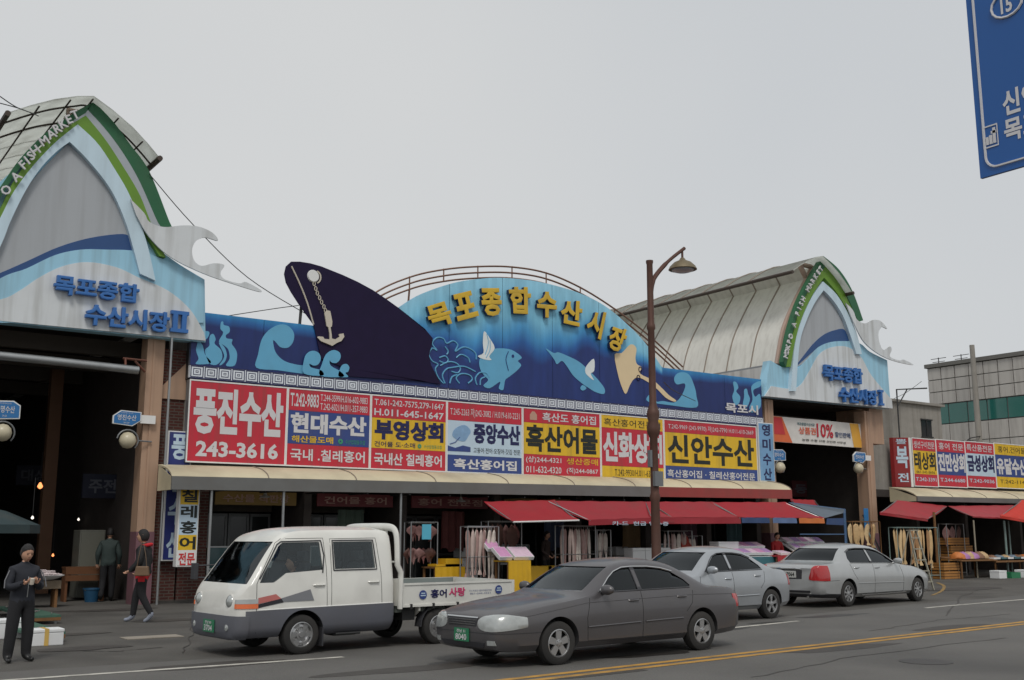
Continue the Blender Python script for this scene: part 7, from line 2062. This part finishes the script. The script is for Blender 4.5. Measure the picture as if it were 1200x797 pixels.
for k, (px_, py_, Y, mt, lab) in enumerate(((47, 570, 30, GLOW, 'glowing orange bulb hanging in the left passage'), (62, 651, 31, GLOW, 'small orange light low in the left passage'), (92, 609, 33, GLOW2, 'small white bulb hanging in the left passage'), (38, 607, 24.5, GLOW2, 'tiny white bulb at the parasol tip'))):
    c = aty(px_, py_, Y); m = MB(); rr = (.07, .035, .035, .03)[k]; m.lathe([(0, -rr), (rr * .7, -rr * .6), (rr, 0), (rr * .6, rr * .8), (rr * .3, rr * 1.4), (0, rr * 1.5)], tuple(c), n=10); bo = m.build('light_bulb', mt); tag(bo, lab, 'bulb')
    m = MB(); m.tube([(c.x, c.y, c.z + rr * 1.4), (c.x, c.y, c.z + rr * 1.4 + .8)], .006, 4); m.build('cord', WIRE, bo)
DW = M('dark wood with shade tone', C(104, 66, 38), .75, var=.3, scale=5)  # dark wood, its colour lowered further to hold the shade inside the passage
# freezer, wooden bench, blue bucket: base colours darkened to carry the passage's shade
a = aty(92, 655, 29.2); b = aty(122, 655, 29.2)
t = thing('freezer', 'shade-darkened white upright freezer standing in the left passage', 'freezer', ((a.x + b.x) / 2, 29.5, 0))
m = MB(); m.box(a.x, b.x, 29.2, 29.9, .05, 1.75); m.build('cabinet', M('freezer enamel with shade tone', C(108, 108, 100), .5, grime=.4), t, bevel=.02)
m = MB(); m.box(a.x + .03, b.x - .03, 29.17, 29.198, .4, 1.7); m.build('door', M('freezer enamel with shade tone 2', C(116, 116, 106), .4), t); m = MB(); m.tube([(b.x - .1, 29.14, 1.0), (b.x - .1, 29.14, 1.4)], .015, 5); m.build('handle', DARKSTEEL, t)
a = aty(76, 670, 28.6); b = aty(123, 670, 28.6)
t = thing('wooden_bench', 'orange-brown wooden bench in front of the freezer', 'bench', ((a.x + b.x) / 2, 28.6, 0))
for k in range(2):
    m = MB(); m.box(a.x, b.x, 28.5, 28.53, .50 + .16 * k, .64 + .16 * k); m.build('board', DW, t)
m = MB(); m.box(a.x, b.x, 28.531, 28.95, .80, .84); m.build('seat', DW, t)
for x in (a.x + .04, b.x - .04):
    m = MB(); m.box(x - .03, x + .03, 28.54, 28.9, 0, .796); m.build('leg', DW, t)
a = aty(108, 686, 28.2); 
t = thing('bucket', 'blue plastic bucket beside the wooden bench', 'bucket', (a.x, 28.2, 0))
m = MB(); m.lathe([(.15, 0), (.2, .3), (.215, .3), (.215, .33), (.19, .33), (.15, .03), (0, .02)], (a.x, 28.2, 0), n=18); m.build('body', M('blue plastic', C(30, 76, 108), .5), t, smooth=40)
m = MB(); m.tube([(a.x - .2 * math.cos(PI * k / 8), 28.2 - .1, .32 + .0 - .08 * math.sin(PI * k / 8)) for k in range(9)], .006, 4); m.build('handle', STEEL, t)
# parasol
a = aty(-34, 612, 23)
t = thing('parasol', 'dark teal market parasol at the left picture edge', 'parasol', (a.x, 23, 0))
PT = M('teal parasol cloth', C(44, 60, 62), .7, var=.2, grime=.3)
zr = a.z
for k in range(8):
    a0, a1 = 2 * PI * k / 8, 2 * PI * (k + 1) / 8
    m = MB(); R1 = 1.25
    P0 = (a.x, 23, zr + .35); P1 = (a.x + R1 * math.cos(a0), 23 + R1 * math.sin(a0), zr - .05); P2 = (a.x + R1 * math.cos(a1), 23 + R1 * math.sin(a1), zr - .05)
    M1 = (a.x + .6 * math.cos(a0), 23 + .6 * math.sin(a0), zr + .22); M2 = (a.x + .6 * math.cos(a1), 23 + .6 * math.sin(a1), zr + .22)
    D1, D2 = (P1[0], P1[1], P1[2] - .16), (P2[0], P2[1], P2[2] - .16)
    dn = lambda p: (p[0], p[1], p[2] - .008)
    m.add([P0, M1, M2, P1, P2, D1, D2, dn(P0), dn(M1), dn(M2)], [(0, 1, 2), (1, 3, 4, 2), (3, 5, 6, 4), (7, 9, 8)]); m.build('cloth_panel', PT, t)
m = MB(); m.tube([(a.x, 23, 0), (a.x, 23, zr + .42)], .025, 8); m.build('pole', STEEL, t)
# forecourt display: fish bowl on a stand, green net trays, styrofoam boxes
a = atz(46, 712)
t = thing('display_stand', 'low round-edged wooden stand holding the white fish bowl', 'stand', (a.x, a.y, 0))
bx_ = aty(46, 695, a.y)
m = MB(); m.box(a.x - .38, a.x + .38, a.y - .25, a.y + .25, .42, .60); m.build('top_box', M('pale box wood', C(120, 106, 88), .8, grime=.4), t)
for s in (-.3, .3):
    m = MB(); m.box(a.x + s - .03, a.x + s + .03, a.y - .2, a.y + .2, 0, .417); m.build('leg', WOOD, t)
t = thing('fish_bowl', 'wide white bowl heaped with fish on the wooden stand', 'bowl', (a.x, a.y, .6))
m = MB(); m.lathe([(.2, .603), (.34, .64), (.47, .70), (.49, .715), (.45, .71), (.3, .66), (0, .64)], (a.x, a.y, 0), n=24); m.build('bowl', FOAM, t, smooth=60)
FISHG = M('silvery fish skin', C(150, 142, 140), .35, metal=.3, var=.3, scale=12)
r = random.Random(3)
def littlefish(m, x, y, z, L, ang):
    pts = [(0, .1), (.1, .35), (.3, .5), (.6, .4), (.85, .12), (1, .4)]
    V = []
    for u, wv in pts:
        for sx, sz in ((0, 1), (1, 0), (0, -1), (-1, 0)):
            V.append((x + math.cos(ang) * (u - .5) * L - math.sin(ang) * sx * wv * L * .12, y + math.sin(ang) * (u - .5) * L + math.cos(ang) * sx * wv * L * .12, z + sz * wv * L * .18))
    F = []
    for i in range(5):
        for k in range(4): F.append((i * 4 + k, i * 4 + (k + 1) % 4, i * 4 + 4 + (k + 1) % 4, i * 4 + 4 + k))
    F += [(0, 1, 2, 3), (20, 21, 22, 23)]
    m.add(V, F)
m = MB()
for k in range(46):
    rr = .33 * math.sqrt(r.random()); th = r.uniform(0, 6.3)
    littlefish(m, a.x + rr * math.cos(th), a.y + rr * math.sin(th), .70 + (.33 - rr) * .6 * r.random() + .02, .25, r.uniform(0, 6.3))
m.build('fish_heap', M('pinkish shellfish', C(190, 176, 176), .5, var=.3, scale=12), t, smooth=40, kind='stuff')
NET = M('green netting', C(64, 98, 82), .85, var=.35, scale=30)
def nettray(px0, px1, pyf, pyb, z, label, fishn):
    a = atz(px0, pyf, z); b = atz(px1, pyf, z); c = atz(px1 - 3, pyb, z)
    x0, x1, y0, y1 = a.x, b.x, a.y, c.y
    t = thing('net_tray', label, 'tray', ((x0 + x1) / 2, (y0 + y1) / 2, 0), group='green net trays on the forecourt')
    m = MB(); m.box(x0, x1, y0, y1, z - .04, z); m.build('net', NET, t)
    m = MB(); m.box(x0, x1, y0, y0 + .04, z - .10, z - .042); m.box(x0, x1, y1 - .04, y1, z - .10, z - .042); m.build('rim', WOOD, t)
    m = MB(); 
    for sx in (x0 + .08, x1 - .08):
        for sy in (y0 + .05, y1 - .05): m.box(sx - .02, sx + .02, sy, sy + .04, 0, z - .101)
    m.build('legs', STEEL, t, kind='stuff')
    m = MB()
    for k in range(fishn):
        littlefish(m, x0 + .12 + (x1 - x0 - .24) * ((k * 5) % fishn) / fishn, r.uniform(y0 + .12, y1 - .12), z + .03, .22, 1.2 + r.uniform(-.3, .3))
    m.build('fish_row', FISHG, t, smooth=40, kind='stuff')
    return t
nettray(33, 78, 722, 708, .16, 'green net tray with a row of small silvery fish, the rear one', 22)
nettray(33, 84, 742, 722, .16, 'green net tray with scattered fish behind the white styrofoam box', 18)
YT = M('yellow tape', C(206, 170, 90), .5)
a = atz(32, 758); b = atz(78, 757)
foam((a.x + b.x) / 2, a.y + .15, 0, (b.x - a.x) * .97, .36, .24, 0, 'white styrofoam box with yellow tape next to the standing man', None, YT)
a = atz(14, 750)
foam(a.x, a.y + .4, 0, .5, .36, .3, .1, 'white styrofoam box half hidden behind the standing man')
# trestle with fish at the brick wall
a = atz(192, 704); b = atz(236, 704)
t = thing('trestle_table', 'sloping wooden trestle with pink fish right of the walking woman', 'table', (a.x, a.y, 0))
hz_ = .72
x0, x1, y0, y1 = a.x - .05, a.x + 1.25, a.y, a.y + .8
m = MB(); m.hexa([(x0, y0, hz_ - .1), (x1, y0, hz_ - .16), (x1, y1, hz_ - .08), (x0, y1, hz_ + .02), (x0, y0, hz_ - .05), (x1, y0, hz_ - .11), (x1, y1, hz_ - .03), (x0, y1, hz_ + .07)]); m.build('top', WOOD, t)
for px0_, px1_ in ((x0 + .02, x0 + .12), (x1 - .12, x1 - .02)):
    for y_ in (y0 + .02, y1 - .1):
        m = MB(); m.box(px0_, px0_ + .07, y_, y_ + .07, 0, hz_ - .165); m.build('leg', WOOD, t)
m = MB(); m.hexa([(x0 + .1, y0 - .04, .05), (x0 + .18, y0 - .04, .05), (x0 + .18, y0 - .005, .05), (x0 + .1, y0 - .005, .05), (x1 - .18, y0 - .04, hz_ - .2), (x1 - .1, y0 - .04, hz_ - .2), (x1 - .1, y0 - .005, hz_ - .2), (x1 - .18, y0 - .005, hz_ - .2)]); m.build('brace', WOOD, t)
m = MB()
for k in range(30): littlefish(m, r.uniform(x0 + .15, x1 - .15), r.uniform(y0 + .1, y1 - .1), hz_ + .02, .3, r.uniform(0, 6.3))
tag(m.build('fish_pile', M('pink raw fish', C(190, 140, 132), .45, var=.3, scale=12), smooth=40), 'loose pile of pinkish fish lying on the sloping trestle', 'fish', kind='stuff')
# ================================================================== PEOPLE
SKIN = M('skin', C(196, 150, 124), .55, var=.06)
HAIR = M('black hair', (.01, .008, .008), .6, var=.4, scale=30, bump=.6, bscale=90)
def skin_body(V, E, Rad, root=0, sub=2):
    me = bpy.data.meshes.new('b'); me.from_pydata(V, E, [])
    o = bpy.data.objects.new('b', me); SS.collection.objects.link(o)
    o.modifiers.new('s', 'SKIN')
    sv = me.skin_vertices[0].data
    for i, r_ in enumerate(Rad): sv[i].radius = (r_, r_) if not isinstance(r_, tuple) else r_
    for i in range(len(V)): sv[i].use_root = (i == root)
    sb = o.modifiers.new('u', 'SUBSURF'); sb.levels = sub; sb.render_levels = sub
    r_ = evaluated(o)
    bpy.data.objects.remove(o)
    return r_
def head_mesh(m, c, yaw, pitch, sc, mi=0):
    """head with brow, nose, lips, chin and ears; faces -y before turning"""
    n, k_ = 20, 16
    V = []
    rot = Matrix.Rotation(yaw, 3, 'Z') @ Matrix.Rotation(pitch, 3, 'X')
    def T(p): return tuple(Vector(c) + rot @ (Vector(p) * sc))
    for i in range(k_ + 1):
        th = PI * i / k_
        z = math.cos(th) * .118
        for j in range(n):
            ph = 2 * PI * j / n
            rx, ry = .074, .094
            if z < -.02: f = 1 - (-.02 - z) * 2.6; rx *= f; ry *= (1 - (-.02 - z) * 1.2)
            x = rx * math.sin(th) * math.cos(ph); y = ry * math.sin(th) * math.sin(ph)
            if y < 0 and z < -.03: y -= .012 * (1 - abs(x) / .06)
            if y < 0 and abs(x) < .05 and .005 < z < .03: y += .008
            V.append(T((x, y, z)))
    F = []
    for i in range(k_):
        for j in range(n): F.append((i * n + j, i * n + (j + 1) % n, (i + 1) * n + (j + 1) % n, (i + 1) * n + j))
    m.add(V, F, mi)
    m.add([T(p) for p in ((-.008, -.09, .022), (.008, -.09, .022), (-.017, -.092, -.022), (.017, -.092, -.022), (0, -.122, -.018), (0, -.1, -.03))], [(0, 1, 4), (0, 4, 2), (1, 3, 4), (2, 4, 5), (4, 3, 5)], mi)
    for s in (-1, 1):
        m.add([T((s * (.072 + .012 * math.cos(a)), .012 + .02 * math.sin(a) + .004, .0 + .03 * math.cos(a * 1))) for a in [k * PI / 4 for k in range(8)]] + [T((s * .07, .01, 0))], [(k, (k + 1) % 8, 8) for k in range(8)], mi)
    return T
def person(name, label, loc, rz, H, J, zones, mats_, head, hair, extras=None, hands=True, cat_='person', seated=False):
    """J: joints for a 1.70 m figure facing -y"""
    k = H / 1.70
    root = thing(name, label, cat_, loc, rz, local=True)
    D = dict(pelvis=(0, 0, .94), waist=(0, 0, 1.06), chest=(0, .0, 1.25), upper=(0, .0, 1.38), neck=(0, -.005, 1.47), nk2=(0, -.015, 1.54),
             shl=(-.165, 0, 1.385), shr=(.165, 0, 1.385), ell=(-.21, .02, 1.12), elr=(.21, .02, 1.12), wrl=(-.22, -.04, .88), wrr=(.22, -.04, .88),
             hpl=(-.09, 0, .90), hpr=(.09, 0, .90), knl=(-.10, -.01, .50), knr=(.10, -.01, .50), anl=(-.10, .02, .09), anr=(.10, .02, .09))
    D.update(J)
    names_ = ['pelvis', 'waist', 'chest', 'upper', 'neck', 'nk2', 'shl', 'shr', 'ell', 'elr', 'wrl', 'wrr', 'hpl', 'hpr', 'knl', 'knr', 'anl', 'anr']
    R = dict(pelvis=.125, waist=.12, chest=.135, upper=.105, neck=.055, nk2=.052, shl=.068, shr=.068, ell=.05, elr=.05, wrl=.036, wrr=.036, hpl=.095, hpr=.095, knl=.062, knr=.062, anl=.045, anr=.045)
    R.update(head.get('R', {}))
    V = []; E = []; Rad = []; idx = {}
    def add(nm, p, r_, par=None):
        idx[nm] = len(V); V.append(tuple(c * k for c in p)); Rad.append(r_ * k)
        if par: E.append((idx[par], idx[nm]))
    add('pelvis', D['pelvis'], R['pelvis'])
    for a, b in (('waist', 'pelvis'), ('chest', 'waist'), ('upper', 'chest'), ('neck', 'upper'), ('nk2', 'neck'), ('shl', 'upper'), ('shr', 'upper'), ('ell', 'shl'), ('elr', 'shr'), ('wrl', 'ell'), ('wrr', 'elr'), ('hpl', 'pelvis'), ('hpr', 'pelvis'), ('knl', 'hpl'), ('knr', 'hpr'), ('anl', 'knl'), ('anr', 'knr')):
        add(a, D[a], R[a], b)
    # feet: heel to ball to toe
    for s, an, kn in ((-1, 'anl', 'knl'), (1, 'anr', 'knr')):
        a = Vector(D[an]); yaw = head.get('foot' + an[-1], 0); lift = head.get('lift' + an[-1], 0)
        f = Vector((math.sin(yaw) * 1, -math.cos(yaw), -lift)).normalized()
        add(an + 'b', a + f * .08 + Vector((0, 0, -.045)), .042, an); add(an + 't', a + f * .17 + Vector((0, 0, -.052 if lift == 0 else -.05)), .034, an + 'b')
    # hands: palm, five fingers of unequal length, curled
    if hands:
        for s, wr, el in ((-1, 'wrl', 'ell'), (1, 'wrr', 'elr')):
            w_ = Vector(D[wr]); d = (w_ - Vector(D[el])).normalized()
            curl = head.get('curl', Vector((0, -1, 0)))
            side = d.cross(curl)
            if side.length < .1: side = Vector((1, 0, 0))
            side.normalize(); inn = side.cross(d) * -1
            if inn.dot(curl) < 0: inn = -inn
            p = w_ + d * .05
            add(wr + 'p', p, .03, wr)
            add(wr + 'q', p + d * .035, .03, wr + 'p')
            for fi, (o_, L) in enumerate(((-.028, .062), (-.010, .074), (.009, .07), (.027, .055))):
                b0 = p + d * .055 + side * o_
                add(wr + 'f%da' % fi, b0, .0105, wr + 'q'); add(wr + 'f%db' % fi, b0 + d * L * .55 + inn * L * .25, .009, wr + 'f%da' % fi); add(wr + 'f%dc' % fi, b0 + d * L * .75 + inn * L * .75, .008, wr + 'f%db' % fi)
            tb = p + side * (-.034 * s) + inn * .01
            add(wr + 'ta', tb, .012, wr + 'p'); add(wr + 'tb', tb + d * .03 + side * (-.02 * s) + inn * .02, .011, wr + 'ta'); add(wr + 'tc', tb + d * .055 + side * (-.018 * s) + inn * .04, .009, wr + 'tb')
    me = skin_body(V, E, Rad)
    # flatten the trunk front to back
    for v in me.vertices:
        z = v.co.z / k
        if not seated and .95 < z < 1.42 and abs(v.co.x) < .16 * k: v.co.y *= .86
    segs = [(idx_a, idx_b) for idx_a, idx_b in E]
    inv = {v: n_ for n_, v in idx.items()}
    m = MB()
    vs = [tuple(v.co) for v in me.vertices]
    for p in me.polygons: m.f.append(tuple(p.vertices))
    m.v = vs
    for p in me.polygons:
        c = p.center; best = 9; bn_ = None
        for a, b in segs:
            A, B = Vector(V[a]), Vector(V[b]); ab = B - A
            t_ = max(0, min(1, (c - A).dot(ab) / max(1e-9, ab.dot(ab))))
            dd = (c - A - ab * t_).length - (Rad[a] * (1 - t_) + Rad[b] * t_)
            if dd < best: best = dd; bn_ = (inv[a], inv[b], t_)
        a, b, t_ = bn_
        if b.startswith('wr') and len(b) > 3: z_ = 'skin'
        elif b in ('nk2',): z_ = 'skin' if t_ > .1 else 'top'
        elif b.startswith('an') and len(b) > 3: z_ = 'shoe'
        elif b in ('anl', 'anr') and t_ > .93: z_ = 'shoe'
        elif b in ('knl', 'knr', 'anl', 'anr', 'hpl', 'hpr') and (seated or c.z < zones.get('hem', .92) * k): z_ = 'leg'
        elif c.z < zones.get('hem', .92) * k and not seated: z_ = 'leg'
        elif zones.get('band') and c.z < zones['band'] * k and not b.startswith(('wr', 'el')): z_ = 'band'
        else: z_ = 'top'
        m.m.append(['skin', 'top', 'leg', 'shoe', 'band'].index(z_))
    hc = Vector(D['nk2']) * k + Vector((0, -.018, .095)) * k + Vector(head.get('off', (0, 0, 0)))
    T = head_mesh(m, hc, head.get('yaw', 0), head.get('pitch', 0), k * head.get('hs', 1.08), 0)
    me2 = bpy.data.meshes.new('body'); me2.from_pydata(m.v, [], m.f)
    for q in mats_: me2.materials.append(q)
    me2.polygons.foreach_set('material_index', m.m); me2.update(); fixn(me2)
    me2.polygons.foreach_set('use_smooth', [True] * len(me2.polygons))
    ob = bpy.data.objects.new('body', me2); COL.objects.link(ob); ob.parent = root
    # eyes and lips
    e_ = MB()
    for s in (-1, 1): e_.add([T((s * .03 + .012 * math.cos(a), -.0865 - .002 * math.cos(a) * 0, .012 + .006 * math.sin(a))) for a in [q * PI / 4 for q in range(8)]], [tuple(range(8))])
    for s in (-1, 1): e_.add([T((s * .03 - .018, -.0900, .028)), T((s * .03 + .018, -.0900, .028)), T((s * .03 + .016, -.089, .034)), T((s * .03 - .016, -.089, .034))], [(0, 1, 2, 3)])
    e_.build('eyes', M('dark eyes', (.02, .015, .012), .3, var=0), root, kind='stuff')
    l_ = MB(); l_.add([T((-.022, -.096, -.052)), T((0, -.104, -.047)), T((.022, -.096, -.052)), T((0, -.102, -.06))], [(0, 3, 2, 1)]); l_.build('mouth', M('lips', C(150, 84, 76), .5), root)
    # hair: a cap of the head surface, puffed outward with a ragged edge
    hm = MB(); n, kk = 24, 14
    Vh = []; rr = random.Random(len(label))
    low = hair
    for i in range(kk + 1):
        for j in range(n):
            ph = 2 * PI * j / n
            front = max(0, -math.sin(ph))
            zmin = low - (0 if front < .3 else 0)
            zlim = .078 * front ** .5 + low * (1 - front ** .5) if front > 0 else low
            thm = math.acos(max(-1, min(1, zlim / .126)))
            th = thm * i / kk
            puff = 1.07 + .03 * math.sin(j * 2.6 + i) + (.04 if hair < -.05 else 0)
            x = .076 * math.sin(th) * math.cos(ph) * puff; y = .096 * math.sin(th) * math.sin(ph) * puff + .004; z = .124 * math.cos(th)
            Vh.append(T((x, y, z)))
    # inner rim so the hair has thickness
    for j in range(n):
        vx = Vector(Vh[kk * n + j]); cc = Vector(T((0, 0, 0))); Vh.append(tuple(cc + (vx - cc) * .88))
    Fh = []
    for i in range(kk + 1):
        for j in range(n): Fh.append((i * n + j, i * n + (j + 1) % n, (i + 1) * n + (j + 1) % n, (i + 1) * n + j))
    hm.add(Vh, Fh); hm.build('hair', HAIR, root, smooth=True)
    return root, D, k, T
DJ = M('dark navy jacket', (.018, .02, .028), .8, var=.3, bump=.3, bscale=14)
DP = M('black trousers', (.012, .012, .014), .85, var=.3, bump=.25, bscale=14)
SH_ = M('black shoes', (.01, .01, .01), .4, var=.1)
# 1 standing man at the left edge looking down at his hands
g0 = atz(20, 776)
pm, D, k, T = person('person', 'standing man in dark jacket looking down at his hands, leftmost', (g0.x, g0.y, 0), math.radians(14), 1.44,
    dict(shl=(-.17, .0, 1.37), shr=(.17, 0, 1.37), ell=(-.25, -.03, 1.10), elr=(.25, -.03, 1.10), wrl=(-.12, -.24, 1.17), wrr=(.10, -.26, 1.18), knl=(-.13, -.01, .5), knr=(.12, -.01, .5), anl=(-.15, .02, .09), anr=(.13, .02, .09), nk2=(0, -.03, 1.535)),
    dict(hem=.90), [SKIN, DJ, DP, SH_, DJ], dict(pitch=.38, hs=1.15, R=dict(chest=.185, waist=.18, pelvis=.155, upper=.14, shl=.085, shr=.085, ell=.078, elr=.078, wrl=.052, wrr=.052, hpl=.12, hpr=.12, knl=.095, knr=.095, anl=.078, anr=.078), curl=Vector((0, -.3, 1)), footl=-.2, footr=.3), -.04)
m = MB(); m.tube([(-.01, -.245, .985), (-.01, -.26, 1.06)], [.028, .034], 12); m.build('paper_cup', M('paper cup', C(200, 190, 176), .6), pm)
m = MB(); m.tube([(0, -.135, 1.08), (0, -.15, .95), (0, -.135, .82)], .006, 5); m.build('zip', STEEL, pm)
m = MB()
for s in (-1, 1): m.tube([(s * .205, -.03, 1.16), (s * .265, -.05, 1.04), (s * .275, -.07, .94)], .007, 5)
m.build('sleeve_piping', M('pale piping', C(120, 120, 124), .6), pm)
# 2 woman walking left, black jacket, red hood and hem
g1 = atz(164, 729)
RH = M('bright red knit', C(196, 30, 40), .8, var=.15)
rzw = math.atan2(-(.576), .817) ; 
pw_, D, k, T = person('person', 'woman in black jacket with red hood and hem walking left past the pillar', (g1.x, g1.y, 0), -PI / 2 - math.radians(35), 1.66,
    dict(ell=(-.2, .06, 1.13), elr=(.2, -.02, 1.12), wrl=(-.17, -.1, .98), wrr=(.17, -.17, 1.0), knl=(-.07, -.13, .51), anl=(-.06, -.17, .09), knr=(.08, .03, .50), anr=(.07, .24, .14), pelvis=(0, 0, .93), nk2=(0, -.02, 1.54)),
    dict(hem=.80, band=.90), [SKIN, M('black puffy jacket', (.014, .014, .015), .6, var=.3, bump=.4, bscale=9), DP, M('silver trainers', C(150, 156, 170), .4, metal=.3), RH],
    dict(hs=1.12, R=dict(chest=.18, waist=.185, pelvis=.185, upper=.14, shl=.08, shr=.08, ell=.08, elr=.08, wrl=.055, wrr=.055, hpl=.125, hpr=.125, knl=.08, knr=.08, anl=.058, anr=.058), liftr=.5), -.085)
m = MB()
m.tube([(.09 * math.cos(a), .045 + .085 * math.sin(a), 1.42 + .02 * math.sin(a)) for a in [q * PI / 8 for q in range(16)]], .033, 8, closed=True); m.build('red_hood', RH, pw_, smooth=True)
t = thing('handbag', 'brown shoulder bag carried by the walking woman', 'bag', (g1.x, g1.y, 0), rz=-PI / 2 - math.radians(35), local=True)
m = MB(); m.px([(-.06, .86), (.22, .86), (.19, 1.04), (-.03, 1.04)], .24, .34); m.build('bag_body', M('brown bag leather', C(112, 88, 66), .5, var=.2), t, bevel=.02)
m = MB(); m.tube(cat([(.29, -.02, 1.03), (.27, 0, 1.25), (.17, .02, 1.48), (.27, .12, 1.25), (.29, .16, 1.03)], 4), .009, 5); m.build('strap', M('bag strap', C(90, 70, 52), .5), t)
# 3 man seen from behind inside the passage
g2 = atz(124, 705)
person('person', 'man in dark green jacket seen from behind inside the left passage', (g2.x, g2.y, 0), PI - math.radians(20), 1.74,
    dict(ell=(-.25, .03, 1.13), elr=(.25, .03, 1.13), wrl=(-.24, -.06, .90), wrr=(.25, -.04, .90), knl=(-.1, -.08, .5), anl=(-.1, -.08, .09), anr=(.12, .14, .12)),
    dict(hem=.86), [SKIN, M('dark green jacket', C(50, 62, 60), .8, var=.25, bump=.3, bscale=12), DP, SH_, DJ], dict(hs=1.1, R=dict(chest=.19, waist=.18, pelvis=.16, upper=.145, shl=.085, shr=.085, ell=.075, elr=.075, hpl=.115, hpr=.115, knl=.085, knr=.085, anl=.07, anr=.07)), -.05)
# 4 seller in red behind the small red table
x4 = aty(911.5, 640, 24.7).x
person('person', 'seller in a red top bending over the small red table', (x4, 24.75, 0), -.3, 1.66,
    dict(ell=(-.2, -.06, 1.12), elr=(.2, -.06, 1.12), wrl=(-.12, -.26, 1.02), wrr=(.12, -.28, 1.02), nk2=(0, -.04, 1.535)),
    dict(hem=.85), [SKIN, M('red top', C(170, 40, 44), .8, var=.15), DP, SH_, DJ], dict(pitch=.3), -.06)
# 5 a second figure in the dark behind the counter left of the seller
x5 = aty(640, 640, 26.6).x
person('person', 'person in dark clothes standing in the dim shop behind the yellow crates', (x5, 26.6, .07), .4, 1.62,
    dict(wrl=(-.16, -.2, .98), wrr=(.16, -.2, .98)), dict(hem=.86), [SKIN, M('dull brown jacket', C(70, 58, 54), .8, var=.2), DP, SH_, DJ], dict(pitch=.2), -.06)
# drivers
def driver(car, x, y, zseat, H, label, top, sx_=-.42, sz_=1.05):
    R_ = Matrix.Rotation(car.rotation_euler.z, 4, 'Z')
    loc = Vector(car.location) + (R_ @ Vector((x, y, zseat - .94)))
    # figure faces -y locally; the car faces -x: turn by -90 degrees
    return person('person', label, tuple(loc), car.rotation_euler.z - PI / 2, H,
        dict(pelvis=(0, 0, .98), waist=(0, .03, 1.08), chest=(0, .05, 1.22), upper=(0, .06, 1.33), neck=(0, .05, 1.40), nk2=(0, .04, 1.45), shl=(-.16, .05, 1.32), shr=(.16, .05, 1.32),
             ell=(-.2, -.13, 1.14), elr=(.2, -.13, 1.14), wrl=(-.13, -.32, 1.18), wrr=(.13, -.32, 1.18), hpl=(-.09, -.03, .96), hpr=(.09, -.03, .96), knl=(-.11, -.40, .96), knr=(.11, -.40, .96), anl=(-.11, -.5, .72), anr=(.11, -.5, .72)),
        dict(hem=.5), [SKIN, top, DP, SH_, DJ], dict(), -.05, seated=True)
driver(truck, .02, -.36, .84, 1.45, 'driver in dark jacket sitting in the white truck cab', M('driver jacket', C(60, 54, 54), .8, var=.2))
driver(car1, 1.28, -.37, .64, 1.30, 'driver of the dark grey sedan behind the front side window', M('driver brown top', C(96, 70, 60), .8, var=.2))
bpy.data.scenes.remove(SS)
